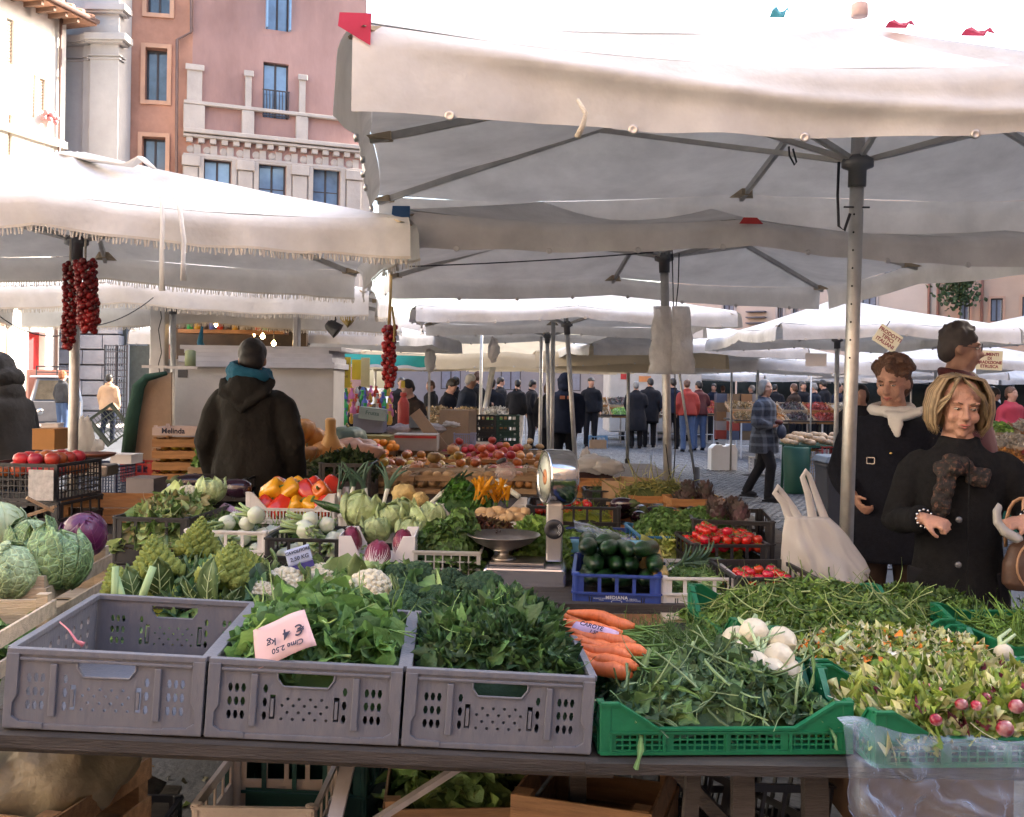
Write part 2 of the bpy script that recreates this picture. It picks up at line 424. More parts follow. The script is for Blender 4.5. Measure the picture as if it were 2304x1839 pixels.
# ---- buildings ----
GLASSB = M('window_glass_sky',(.10,.16,.26),.06,var=.5,scale=.35,spec=1.,col2=(.22,.36,.55))
GLASSD = M('window_glass',(.03,.04,.05),.08,var=.5,scale=.5,spec=.8,col2=(.12,.16,.2))
FRAME = M('window_frame_brown',(.05,.045,.05),.6)
SHUT = M('shutter_grey',(.20,.22,.27),.7,bump=.2)
TRAV = M('travertine',(.41,.36,.325),.85,var=.14,scale=1.1,bump=.5,bscale=9)
class Wall:
 def __init__(s,a,b):      # a, b plan points (x, y)
  s.a = Vector((*a,0)); s.d = Vector((b[0]-a[0],b[1]-a[1],0)); s.L = s.d.length; s.d.normalize(); s.n = Vector((s.d.y,-s.d.x,0))
  s.X = MT(s.a) @ Matrix(((s.d.x,-s.n.x,0,0),(s.d.y,-s.n.y,0,0),(0,0,1,0),(0,0,0,1)))
 def st(s,px,py):
  u,v = uv(px,py); den = u*s.d.y-s.d.x; t = (s.a.x-u*s.a.y)/den; D = s.a.y+t*s.d.y
  return t,CAMZ+v*D
 def rc(s,x0,y0,x1,y1):   # pixel rect -> wall rect (s0,z0,s1,z1)
  ym = (y0+y1)/2; xm = (x0+x1)/2
  a = s.st(x0,ym)[0]; b = s.st(x1,ym)[0]; return a,s.st(xm,y1)[1],b,s.st(xm,y0)[1]
 def box(s,q,r,out=.1,back=.02):
  x0,z0,x1,z1 = r; sv = q.X; q.X = s.X; q.box(((x0+x1)/2,(back-out)/2,(z0+z1)/2),(x1-x0,out+back,z1-z0)); q.X = sv
def window(w,r,parent,glass=GLASSB,frame=FRAME,depth=.28,mull=2,trans=0,shut=None,surround=None,sw=.14,arch=False):
 x0,z0,x1,z1 = r; f = mb(frame); f.X = w.X; t = .055; y = depth*.75
 for (cx,cz,dx,dz) in ((x0+t/2,(z0+z1)/2,t,z1-z0),(x1-t/2,(z0+z1)/2,t,z1-z0),((x0+x1)/2,z1-t/2,x1-x0-2*t-.004,t),((x0+x1)/2,z0+t/2,x1-x0-2*t-.004,t)):
  f.box((cx,y,cz),(dx,.06,dz))
 for i in range(1,mull): f.box((x0+(x1-x0)*i/mull,y-.005,(z0+z1)/2),(.07,.05,z1-z0-2*t-.004))
 for i in range(1,trans+1): f.box(((x0+x1)/2,y+.005,z0+(z1-z0)*i/(trans+1)),(x1-x0-2*t-.004,.035,.035))
 fo = f.build('window',parent)
 p = mb(glass); p.X = w.X
 for i in range(mull):
  a = x0+t+(x1-x0-2*t)*i/mull; b = x0+t+(x1-x0-2*t)*(i+1)/mull
  q = mb(glass); q.X = w.X; q.box(((a+b)/2,y+.01,(z0+z1)/2),(b-a-.004,.012,z1-z0-2*t-.004)); q.build('pane',fo)
 if surround:
  q = mb(surround); q.X = w.X
  for rr in ((x0-sw,z0-sw,x0-.003,z1+sw),(x1+.003,z0-sw,x1+sw,z1+sw),(x0,z1+.003,x1,z1+sw),(x0,z0-sw,x1,z0-.003)): q.box(((rr[0]+rr[2])/2,-.02,(rr[1]+rr[3])/2),(rr[2]-rr[0],.10,rr[3]-rr[1]))
  q.build('surround',fo)
 if shut:
  for sx,(a,b) in ((-1,(x0-.02-(x1-x0)/2,x0-.02)),(1,(x1+.02,x1+.02+(x1-x0)/2))):
   q = mb(shut); q.X = w.X; q.box(((a+b)/2,-.05,(z0+z1)/2),(b-a,.035,z1-z0))
   n = int((z1-z0)/.12)
   for i in range(n): q.box(((a+b)/2,-.075,z0+(z1-z0)*(i+.5)/n),(b-a-.1,.02,.05))
   q.build('shutter',fo)
 return fo
def wallplate(w,name,parent,m,z0,z1,holes,th=.5,s0=0,s1=None,front=0.):
 q = mb(m); q.plate(rect(s0,z0,s1 if s1 is not None else w.L,z1),[rect(*h) for h in holes],th,w.X @ MT((0,th/2-front,0)))
 return q.build(name,parent)
# pink palace B4 + orange wing B3
PINK = M('pink_plaster',(.355,.205,.18),.9,var=.32,scale=.45,bump=.5,bscale=5,col2=(.42,.255,.225),stretch=(1,1,.45))
ORAN = M('orange_plaster',(.36,.18,.125),.9,var=.25,scale=.6,bump=.5,bscale=5,col2=(.50,.26,.18))
w4 = Wall(P(428,500,34).xy,P(818,500,36.2).xy); H4 = 26.
b4 = root('pink_palace','tall pink plastered palace with stone first floor behind the umbrellas','building',(*w4.a.xy,0))
b4.matrix_world = Matrix.Identity(4)
wins4 = [(600,0-60,651,69),(592,142,649,267),(458,360,520,470),(581,369,643,500),(703,377,764,520)]
h4 = [w4.rc(*r) for r in wins4]
h4[0] = (h4[0][0],h4[0][1],h4[0][2],h4[0][1]+2.1)
for i in (2,3,4): h4[i] = (h4[i][0],h4[i][3]-2.6,h4[i][2],h4[i][3])
more = [(h4[1][0]-4.4,h4[1][1]-9.3,h4[1][0]-2.6,h4[1][1]-6.3),(h4[1][0]-.3,h4[1][1]-9.3,h4[1][2]+.5,h4[1][1]-6.3)]
wallplate(w4,'wall',b4,PINK,0,H4,h4,.5)
for r in h4[:2]: window(w4,r,b4,trans=0)
for r in h4[2:]: window(w4,r,b4,trans=2,glass=GLASSB)
SHB = M('shutter_blue',(.20,.33,.50),.6)
q = mb(SHB); x0,z0,x1,z1 = h4[0]
for a in (x0-.03,x1-.02): w4.box(q,(a,z0,a+.06,z1),.25,.0)
q.build('shutter',b4)
q = mb(FRAME); x0,z0,x1,z1 = h4[1]      # railing
for k in range(9): w4.box(q,(x0+(x1-x0)*k/8-.012,z0,x0+(x1-x0)*k/8+.012,z0+.95),.1,-.07)
for zz in (z0+.05,z0+.93): w4.box(q,(x0-.03,zz,x1+.03,zz+.035),.105,-.06)
q.build('railing',b4)
def strip(name,px0,py0,px1,py1,out,m=TRAV,w=None,par=None):
 w = w or w4; q = mb(m); w.box(q,w.rc(px0,py0,px1,py1),out,-.002); return q.build(name,par or b4,bevel=.02)
def lineh(name,y0,y1,px0,px1,out,m=TRAV,w=None,par=None,th=None):
 w = w or w4; a = w.st(px0,y0); b = w.st(px1,y1); z = (a[1]+b[1])/2; q = mb(m); return q,a[0],b[0],z
zc = w4.st(415,296)[1]; s_l = w4.st(412,296)[0]; s_r = w4.L+.3
for nm,dz,hh,out in (('cornice',0,.14,.34),('cornice',-.15,.09,.26),('cornice',-.79,.08,.16),('cornice',.98,.12,.2)):
 q = mb(TRAV); w4.box(q,(s_l,zc+dz-hh/2,s_r,zc+dz+hh/2),out,-.001); q.build(nm,b4,bevel=.02)
n = 17
for k in range(n):
 x = s_l+.2+(s_r-s_l-.4)*k/(n-1); q = mb(TRAV); w4.box(q,(x-.10,zc-.36,x+.10,zc-.203),.20,-.001); q.build('modillion',b4)
STN = M('stone_facing',(.40,.35,.31),.88,var=.12,scale=1.5,bump=.5,bscale=12)
zf1 = zc-.413; zf0 = zc-.747
for k in range(24):
 x = s_l+.05+(s_r-s_l)*k/24; q = mb(TRAV)
 if k % 2: w4.box(q,(x+.03,zf0,x+.25,zf1),.05,-.001)
 else: q.X = w4.X; q.lathe([(.13,-.04),(.14,-.02),(.08,0)],10,((x+.2),-.02,(zf0+zf1)/2),rot=MR(PI/2,3,'X'))
 q.build('frieze_carving',b4)
zb = zc-.833
for i in (2,3,4): h4[i] = (h4[i][0],h4[i][1],h4[i][2],min(h4[i][3],zb-.06))
holes = [(r[0]-.003,r[1],r[2]+.003,r[3]+.003) for r in h4[2:]]
q = mb(STN); q.plate(rect(s_l,4.6,s_r,zb),[rect(*h) for h in holes],.08,w4.X @ MT((0,-.043,0))); q.build('stone_facing',b4)
for r in h4[2:]:
 q = mb(TRAV); x0,z0,x1,z1 = r
 for rr in ((x0-.17,z0,x0-.005,z1+.17),(x1+.005,z0,x1+.17,z1+.17),(x0-.003,z1+.005,x1+.003,z1+.17)): w4.box(q,rr,.15,-.083)
 q.build('window_surround',b4,bevel=.015)
for px in (412,535,657,779):
 a = w4.st(px,400)[0]; b = w4.st(px+32,400)[0]
 q = mb(TRAV); w4.box(q,(a,4.6,b,zb-.36),.17,-.083); q.build('pilaster',b4,bevel=.015)
 q = mb(TRAV); w4.box(q,(a-.06,zb-.34,b+.06,zb-.002),.24,-.083); q.build('capital',b4,bevel=.02)
for (px,wd_,yt,yb) in ((420,34,148,262),(551,14,162,265),(672,14,171,273)):
 r = w4.rc(px,yt,px+wd_,yb); q = mb(TRAV); w4.box(q,r,.14,-.001); q.build('pilaster',b4,bevel=.015)
 q = mb(TRAV); w4.box(q,(r[0]-.06,r[3]-.2,r[2]+.06,r[3]),.2,-.143); q.build('capital',b4,bevel=.02)
 q = mb(TRAV); w4.box(q,(r[0]-.1,zc+.085,r[2]+.1,zc+.91),.17,-.001); q.build('pedestal',b4,bevel=.015)
PIPE = M('drainpipe',(.16,.10,.085),.5,metal=.3)
q = mb(PIPE,True); pts = [w4.X @ Vector((w4.st(x,y)[0],-.12,w4.st(x,y)[1])) for x,y in ((430,-500),(430,75),(398,92),(394,900))]
q.tube(pts,.055,8); q.build('drainpipe',b4)
# side and back so it stands as a block
q = mb(PINK); bx = w4.X @ Vector((w4.L,.5,0)); 
q.X = w4.X; q.box((w4.L-.25,5.5,H4/2),(.5,9.9,H4-.01)); q.box((w4.L/2-8,10.7,H4/2),(w4.L+16,.4,H4-.02)); q.box((w4.L/2-8,5.4,H4+.1),(w4.L+16.6,11.5,.25)); q.build('rear_wall',b4)
w3 = Wall(P(268,500,33.6).xy,w4.a.xy)
b3 = root('orange_wing','orange plastered wing with framed windows between the stone pier and pink palace','building'); 
wins3 = [(331,-80,383,31),(327,109,376,227),(320,309,372,420)]
h3 = [w3.rc(*r) for r in wins3]; h3[2] = (h3[2][0],h3[2][3]-2.1,h3[2][2],h3[2][3])
wallplate(w3,'wall',b3,ORAN,0,25.5,h3,.5)
ORL = M('orange_surround',(.52,.30,.20),.85,var=.12,scale=1)
for i,r in enumerate(h3): window(w3,r,b3,glass=GLASSD,surround=ORL,depth=.42,trans=1 if i == 2 else 0)
# ground floor rustication (blue grey blocks), each block a part
RUS = M('rusticated_stone',(.27,.28,.32),.85,var=.25,scale=1.2,bump=.6,bscale=10)
w2b = Wall(P(128,800,32.6).xy,P(268,800,32.6).xy)
b3b = root('rusticated_ground_floor','blue grey rusticated stone ground floor behind the walking woman','building')
z = .0
ro = 0
while z < 5.4:
 x = -.3+(ro % 2)*-.5; 
 while x < 2.05:
  a,b = max(x,0),min(x+1.15,2.05)
  if b-a > .1: q = mb(RUS); q.X = w2b.X; q.box(((a+b)/2,.18,z+.24),(b-a-.02,.5,.45)); q.build('block',b3b,bevel=.02)
  x += 1.15
 z += .5; ro += 1
q = mb(RUS); q.X = w2b.X; q.box((1.0,.45,2.8),(2.1,.1,5.6)); q.build('wall',b3b)
IRON = M('wrought_iron',(.03,.035,.05),.5,metal=.5)
gt = root('lattice_gate','dark iron lattice gate standing open against the rusticated wall','gate')
wg = Wall(P(239,860,32.0).xy,P(292,860,31.6).xy)
r = wg.rc(239,778,287,915); q = mb(IRON)
for k in range(10): x = r[0]+(r[2]-r[0])*k/9; wg.box(q,(x-.013,r[1]-1,x+.013,r[3]),.02,.01)
for k in range(16): zz = r[1]-1+(r[3]-r[1]+1)*k/15; wg.box(q,(r[0]-.02,zz-.013,r[2]+.02,zz+.013),.034,-.022)
q.build('lattice',gt)
q = mb(IRON)
for a in (r[0]-.03,r[2]+.03,(r[0]+r[2])/2): wg.box(q,(a-.03,r[1]-1,a+.03,r[3]+.03),.05,.012)
q.build('gate_frame',gt)
dk = root('dark_doorway','dark arched doorway with a round plaque beside the food truck','doorway'); q = mb(M('dark_green_door',(.05,.06,.055),.7,var=.3))
wq = Wall(P(270,800,33.0).xy,P(345,800,33.0).xy); wq.box(q,(0,0,1.1,5.3),.02,.2); q.build('door',dk)
q = mb(M('blue_tile',(.10,.13,.17),.6)); wq.box(q,wq.rc(286,715,333,778),.05,-.021); q.build('panel',dk)
q = mb(IRON,True); q.X = wq.X; c = wq.st(307,756); q.lathe([(.22,0),(.22,.05),(.1,.06)],16,(c[0],-.055,c[1]),rot=MR(PI/2,3,'X')); q.build('plaque',dk)
# stone corner pier B2
PIER = M('pale_stone_pier',(.37,.355,.35),.85,var=.12,scale=.8,bump=.4,bscale=6)
b2 = root('stone_corner_pier','pale grey stone corner pier with moulded cornice beside the orange wing','building')
w2 = Wall(P(147,300,32.8).xy,P(276,300,32.8).xy)
for nm,x0,x1,out in (('pier',147,190,.0),('pier',190,210,.12),('pier',210,274,.28)):
 a = w2.st(x0,200)[0]; b = w2.st(x1,200)[0]; q = mb(PIER); w2.box(q,(a,5.6,b-.004,26),out+.01,.8); q.build(nm,b2,bevel=.01)
for y,hh,e in ((94,.22,.32),(101,.14,.2),(28,.2,.28),(35,.12,.18),(138,.05,.06),(132,.04,.1)):
 for x0,x1,out in ((147,190,.0),(190,210,.12),(210,274,.28)):
  a = w2.st(x0,200)[0]; b = w2.st(x1,200)[0]; z = w2.st(210,y)[1]; q = mb(PIER)
  w2.box(q,(a-(.0 if x0 > 150 else .2)+(.28 if x0 == 210 else 0)*-.3,z-hh/2,b+(e if x0 == 210 else 0),z+hh/2),out+e,-out-.01 if 0 else .1); q.build('moulding',b2,bevel=.015)
# sunlit building B1
c1 = P(146,300,32); dv = Vector((-.3,-.954,0))
w1 = Wall((c1+dv*11).xy,c1.xy); SUNW = M('cream_plaster',(.75,.70,.62),.85,var=.1,scale=.8,bump=.3)
b1 = root('sunlit_building','cream building in full sun at the left edge under a tiled eave','building')
H1 = c1.z and w1.st(146,50)[1]
wr = [(14,42,32,145),(74,168,82,266),(88,177,103,250),(56,-30,70,40),(114,32,128,93),(18,258,28,350)]
h1 = [w1.rc(*r) for r in wr]; h1 = [(min(a,c),b,max(a,c),d) for a,b,c,d in h1]
wallplate(w1,'wall',b1,SUNW,3.9,H1,h1,.4)
SH1 = M('shutter_brown',(.42,.30,.20),.7)
for i,r in enumerate(h1):
 q = mb(SH1); q.X = w1.X
 for k in range(int((r[3]-r[1])/.1)): q.box(((r[0]+r[2])/2,.1,r[1]+.05+k*.1),(r[2]-r[0]-.01,.03,.075),None)
 q.build('shutter',b1)
q = mb(SUNW)
for zz in (w1.st(100,315)[1],5.6): w1.box(q,(0,zz-.12,w1.L,zz+.12),.14,-.001)
q.build('string_course',b1,bevel=.02)
q = mb(M('roof_tile',(.42,.22,.14),.85,var=.25)); w1.box(q,(0,H1,w1.L+.5,H1+.10),.75,.5); q.build('eave',b1)
WD = M('rafter_wood',(.16,.09,.06),.8)
for k in range(22): q = mb(WD); w1.box(q,(.2+k*.5,H1-.14,.3+k*.5,H1-.003),.68,.0); q.build('rafter',b1)
tm = mb(MATS['roof_tile'],True); tm.tube([(0,-.85,.17),(0,.9,.6)],.10,8); tme = tm.mesh('roof_tile')
for k in range(26): o = linkmesh('roof_tile',tme,b1); o.matrix_local = w1.X @ MT((.2+k*.44,0,H1))
q = mb(PIPE,True); q.tube([w1.X @ Vector((w1.L-.35,-.1,H1)),w1.X @ Vector((w1.L-.35,-.1,0))],.05,6); q.build('drainpipe',b1)
q = mb(PIPE,True); q.tube([w1.X @ Vector((0,-.8,H1+.12)),w1.X @ Vector((w1.L+.5,-.8,H1+.12))],.08,8); q.build('gutter',b1)
FL1 = M('flower_pink',(.5,.2,.2),.7,var=.4,scale=20)
q = mb(FL1,True); r = h1[2]
for k in range(14): q.X = w1.X; q.ell((r[0]+ru(0,.5),-.2+ru(-.1,.1),r[1]-.15+ru(-.15,.1)),.09,6,5)
q.build('window_flowers',b1)
# shopfront level
for px0,px1 in ((-60,14),(14,62),(99,131)):
 a = w1.st(px0,800)[0]; b = w1.st(px1,800)[0]
 q = mb(M('salmon_plaster',(.5,.30,.22),.8) if px0 < 0 else SUNW); w1.box(q,(a,0,b-.01,3.9),.02 if px0 < 0 else .05,.35); q.build('shop_wall',b1,bevel=.02)
RED = M('shop_red',(.45,.03,.03),.5,var=.35,scale=3); 
q = mb(RED); a,b = w1.st(62,800)[0],w1.st(99,800)[0]; w1.box(q,(a,0,b,2.95),-.2,.35); q.build('shop_interior',b1)
q = mb(M('sign_white',(.8,.76,.68),.6)); w1.box(q,(a+.02,2.97,b-.02,3.85),.12,.1); sg = q.build('shop_sign',b1)
XX = w1.X @ MT(((a+b)/2,-.125,3.5)) @ FACE
text('Caffè',.42,M('sign_orange',(.55,.2,.03),.6),sg,XX,bold=.01); text('ristoro',.2,M('sign_grey',(.2,.2,.2),.6),sg,XX @ MT((0,-.35,0)))
q = mb(M('poster_mix',(.5,.5,.45),.6,var=.6,scale=6)); w1.box(q,(a+.1,1.2,a+.8,1.8),-.19,.3 if 0 else .22); q.build('poster',b1)
q = mb(SUNW); w1.box(q,(w1.L-.01,0,w1.L+.0,1),.0,.0); 
q = mb(SUNW); q.X = w1.X; q.box((w1.L-.2,5.4,H1/2),(.39,10,H1-.02)); q.build('end_wall',b1)
# far right peach houses
PCH = M('peach_plaster',(.50,.34,.24),.9,var=.10,scale=.5,bump=.3,bscale=4)
BEI = M('beige_plaster',(.52,.42,.34),.9,var=.10,scale=.5)
w5 = Wall(P(1500,700,52).xy,P(2110,700,46).xy); w6 = Wall(P(2110,700,46).xy,P(2700,700,42).xy)
b5 = root('beige_house','long beige house with shuttered windows far behind the white umbrellas','building')
r5 = [w5.rc(*r) for r in ((1628,672,1652,716),(1750,688,1762,716),(1784,688,1797,716),(1940,655,1972,688),(1560,560,1590,640),(1700,560,1725,640),(1830,560,1855,630),(1990,550,2020,625))]
wallplate(w5,'wall',b5,BEI,0,13.5,r5,.4)
for r in r5: window(w5,r,b5,glass=SHUT,depth=.12,surround=TRAV,sw=.1)
for px in (1690,1720): 
 q = mb(M('balcony_iron',(.1,.1,.12),.6)); rr = w5.rc(1683,700,1725,704); 
 for k in range(3): w5.box(q,(rr[0],rr[1]-.0-k*.28,rr[2],rr[1]+.06-k*.28),.5,-.001)
 q.build('balcony',b5); break
b6 = root('peach_house','peach plastered house with grey shutters and rust drainpipes at the right edge','building')
r6 = [w6.rc(*r) for r in ((2159,676,2182,735),(2229,672,2256,724),(2228,570,2256,608),(2300,668,2330,722),(2300,570,2330,605),(2160,570,2184,610))]
wallplate(w6,'wall',b6,PCH,0,14.5,r6,.4)
for r in r6: window(w6,r,b6,glass=SHUT,depth=.12,surround=ORL,sw=.1)
for w,b,px in ((w5,b5,2090),(w6,b6,2110),(w6,b6,2209)):
 q = mb(M('rust_pipe',(.28,.13,.09),.6),True); s0 = w.st(px,700)[0]; q.tube([w.X @ Vector((s0,-.1,0)),w.X @ Vector((s0,-.1,13.4))],.07,6); q.build('drainpipe',b)
for b,w in ((b5,w5),(b6,w6)):
 q = mb(MATS['roof_tile']); q.X = w.X; q.box((w.L/2,3,14.6 if b is b6 else 13.6),(w.L+.4,7,.22)); q.build('roof',b)
s = Scatter(); c = P(2155,632,44.2)
n = 500; pos = np.array([[c.x+random.gauss(0,.42),c.y+random.gauss(0,.22),c.z+ru(-.75,.55)-abs(random.gauss(0,.3))] for _ in range(n)])
s.put('small',pos,rng.normal(0,1,(n,3))-np.array([0,0,.6]),rng.normal(0,1,(n,3)),rng.uniform(.12,.3,n),((.04,.07,.03),(.06,.09,.04)))
s.build('hanging_plant',LEAF,label='dark green plant trailing from the wall of the peach house',cat='plant',kind='stuff')
# right hand palace outside the frame whose bulk shades the square
b7 = root('palace_across_square','tall ochre palace on the right side of the square','building')
q = mb(PCH); q.box((42,8,13.),(12,108,26)); q.build('wall',b7)
for k in range(17):
 for l in range(4):
  q = mb(SHUT); q.box((35.96,-44+k*6,4+l*5.5),(.1,1.3,2.2)); q.build('window',b7)
q = mb(MATS['roof_tile']); q.box((42,8,26.2),(13,108.6,.4)); q.build('roof',b7)
for nm,lab,c_,d_,m_ in (('palace_behind_viewer','ochre palace closing the square behind the viewer',(5,-21,9.),(80,12,18),PCH),('sunlit_row','row of sunlit cream houses along the left side of the square',(-21.5,1,7.5),(11,36,15),M('cream_row',(.55,.50,.42),.9))):
 bb = root(nm,lab,'building'); q = mb(m_); q.box(c_,d_); q.build('wall',bb); q = mb(MATS['roof_tile']); q.box((c_[0],c_[1],d_[2]+.2),(d_[0]+1,d_[1]+1,.4)); q.build('roof',bb)
 for k in range(8):
  for l in range(3):
   q = mb(SHUT)
   if nm == 'sunlit_row': q.box((-15.95,-14+k*4.2,3+l*4.4),(.1,1.1,2.))
   else: q.box((-30+k*9,-14.95,3+l*5),(1.3,.1,2.2))
   q.build('window',bb)
# ================= UMBRELLAS =================
CANV = M('canvas_cream',(.62,.605,.59),.85,var=.16,scale=3.,bump=.7,bscale=7,trans=.10,spec=.2)
CANT = M('canvas_tan',(.62,.53,.38),.85,var=.12,scale=2,bump=.3,bscale=5,trans=.3,spec=.2)
STEEL = M('galvanised_steel',(.50,.49,.47),.42,metal=.75,var=.15,scale=14,bump=.1)
RIBM = M('grey_rib',(.44,.43,.41),.5,metal=.35,var=.2)
HUBM = M('grey_hub',(.16,.16,.165),.5,metal=.5)
DARKM = M('dark_fitting',(.06,.06,.065),.55,metal=.3)
REDC = M('red_canvas',(.42,.03,.07),.8,trans=.2)
BLUC = M('blue_canvas',(.03,.09,.22),.8,trans=.2)
ROPE = M('rope',(.55,.48,.38),.9,bump=.4,bscale=200)
EYE = M('eyelet',(.6,.58,.55),.3,metal=.9)
FRNG = M('fringe',(.55,.50,.43),.9,trans=.2)
WIRE = M('black_cord',(.025,.025,.03),.7)
def umbrella(label,C,corners,ze,za,foot,pr,zs,val=.24,fringe=False,group='cream canvas market umbrellas',m=None,patches=(),eyelets=True,sag=.07,mids=True,seg=8,nr=7,holes=False,top=None,pins=False,fold=.012,zc=None,struts=True,diag=False):
 m = m or CANV; C = Vector((*C,0)); U = root('market_umbrella',label,'umbrella',(foot[0],foot[1],0),group=group); O = Vector((foot[0],foot[1],0))
 cs = [Vector((*c[:2],c[2] if len(c) > 2 else ze)) for c in corners]; apex = Vector((C.x,C.y,za))
 tips = []
 for i in range(4):
  tips.append(cs[i])
  if mids: tips.append((cs[i]+cs[(i+1) % 4])/2+Vector((0,0,.02)))
 n = len(tips)
 def E(i,q):
  a,b = tips[i],tips[(i+1) % n]; p = a.lerp(b,q); w = 4*q*(1-q); ln = (b-a).length
  inw = (apex-p); inw.z = 0; inw.normalize(); return p+inw*ln*.02*w-Vector((0,0,ln*.022*w))
 seed = C.x*3.1+C.y
 q = mb(m,True); N = n*seg
 rows = []
 for j in range(nr+1):
  t = max(j/nr,.02); row = []
  for i in range(n):
   for k in range(seg):
    e = E(i,k/seg); w = 4*(k/seg)*(1-k/seg); p = apex.lerp(e,t)
    p.z += -sag*4*t*(1-t)*(.25+.75*w)+.012*noise.noise(Vector((p.x*2.2,p.y*2.2,seed)))*t
    row.append(p-O)
  rows.append(row)
 vs = [p for r in rows for p in r]; fs = [(j*N+k,j*N+(k+1) % N,(j+1)*N+(k+1) % N,(j+1)*N+k) for j in range(nr) for k in range(N)]
 fs.append(tuple(range(N-1,-1,-1))); q.add(vs,fs); q.build('canopy',U)
 side = 2 if mids else 1; valP = {}
 for sd in range(4):
  q = mb(m,True); idx = [(sd*side+s_,k) for s_ in range(side) for k in range(seg*3)]; idx.append(((sd*side+side) % n,0)); nn = len(idx); nv = 14 if diag else 5
  out = (cs[sd]+cs[(sd+1) % 4])/2-C; out.z = 0; out.normalize(); grid = []
  for j in range(nv+1):
   v = j/nv; row = []
   for a,(i,k) in enumerate(idx):
    u = a/(nn-1); e = E(i,k/(seg*3)); ph = seed*5+sd*9+a*.55
    f = fold*(1 if sd == 0 else .35)*(math.sin(ph)+.6*math.sin(ph*2.3+1))*v
    cor = max(0,1-min(u,1-u)*9)
    roll = .045*math.sin(min(1,v*3)*PI/2)*(1-.35*v)+(.034*math.exp(-((v-.1-1.25*u)/.13)**2)*(u < .75)*min(1,u*8) if diag and sd == 0 else 0)
    p = e+out*(roll+f+.03*cor*v)-Vector((0,0,val*(v+.12*cor*v)+(.004 if sd == 0 else .001)*math.sin(a*.9+seed)*v*v-.03*(1-cor)*v*math.sin(PI*u)))
    row.append(p-O)
   grid.append(row)
  vs = [p for r in grid for p in r]
  fs = [(j*nn+k,(j+1)*nn+k,(j+1)*nn+k+1,j*nn+k+1) for j in range(nv) for k in range(nn-1)]
  q.add(vs,fs); vo = q.build('valance',U); bot = grid[-1]; valP[sd] = (bot,out)
  if fringe:
   q = mb(FRNG); ss = []
   for a in range(nn-1):
    L = (bot[a+1]-bot[a]).length; kk = max(2,int(L/.012))
    for b in range(kk):
     p = bot[a].lerp(bot[a+1],b/kk); dx = ru(-.008,.008); h = ru(.032,.045)
     d = (bot[a+1]-bot[a]).normalized(); q.add([p-d*.003,p+d*.003,p+d*(.0035+dx)-Vector((0,0,h))+out*ru(-.004,.008),p+d*(dx-.0035)-Vector((0,0,h))],[(0,1,2,3)])
    q.add([bot[a]+out*.003,bot[a+1]+out*.003,bot[a+1]+out*.004-Vector((0,0,.012)),bot[a]+out*.004-Vector((0,0,.012))],[(0,1,2,3)])
   f = q.build('fringe',vo); f['kind'] = 'stuff'
  if eyelets and sd in (0,2,3):
   for a in range(4,nn-2,max(3,nn//7)):
    p = (grid[-1][a]*.82+grid[-2][a]*.18)+out*.004; q = mb(EYE,True)
    rt = out.to_track_quat('Z','Y').to_matrix()
    q.lathe([(.0075,.001),(.014,.004),(.016,.0),(.012,-.012),(.0075,-.012)],12,p,rot=rt); q.build('eyelet',vo)
  if sd in patches:
   pass
 for (ci,pm) in patches:
  if isinstance(pm,tuple): pm,big = pm
  else: big = .2
  c = cs[ci]; q = mb(pm,True)
  a = (cs[(ci+1) % 4]-c).normalized(); b = (cs[(ci-1) % 4]-c).normalized(); up = Vector((0,0,.012)); o2 = -(a+b).normalized()*.055
  q.add([c-O+up+o2,c-O+a*big*1.3+up-b*.05,c-O+a*big*1.25-b*.056-Vector((0,0,.085)),c-O+o2*1.1-Vector((0,0,.03))],[(0,3,2,1)])
  q.build('corner_patch',U)
 for i,t in enumerate(tips):
  q = mb(RIBM); a = apex-Vector((0,0,.06)); b = t-Vector((0,0,.035)); q.bar(a-O,b-O,.022,.032); rb = q.build('rib',U)
  q = mb(M('pocket',(.36,.29,.2),.8)); d = (b-a).normalized(); s_ = d.cross(Vector((0,0,1))).normalized(); e = b-d*.10-O-Vector((0,0,.02)); q.add([e-s_*.03,e+s_*.03,b-O+s_*.07+Vector((0,0,.005)),b-O-s_*.07+Vector((0,0,.005)),e-s_*.03+Vector((0,0,.035)),e+s_*.03+Vector((0,0,.035))],[(0,1,2,3),(1,0,4,5),(1,5,2),(0,3,4)]); q.build('rib_pocket',rb)
  if struts:
   h = Vector((foot[0]+(C.x-foot[0])*zs/za,foot[1]+(C.y-foot[1])*zs/za,zs)); mid = a.lerp(b,.46); q = mb(RIBM); q.bar(h+(mid-h).normalized()*.05-O,mid-O-Vector((0,0,.01)),.018,.022); q.build('strut',U)
 tp = Vector((C.x,C.y,za-.03))
 q = mb(STEEL,True); q.tube([(0,0,0),tp-O],pr,16); po = q.build('pole',U)
 ax = (tp-O).normalized(); rt = ax.to_track_quat('Z','Y').to_matrix()
 h = ax*(zs/ax.z); q = mb(HUBM,True); q.lathe([(pr+.002,-.10),(pr+.008,-.10),(pr+.008,-.03),(pr+.036,-.018),(pr+.036,.012),(pr+.01,.03),(pr+.002,.03)],16,h,rot=rt); q.build('slider',U)
 q = mb(HUBM,True); q.lathe([(pr+.002,-.09),(pr+.04,-.08),(pr+.04,-.04),(pr*.5,-.02)],14,tp-O,rot=rt); q.build('crown',U)
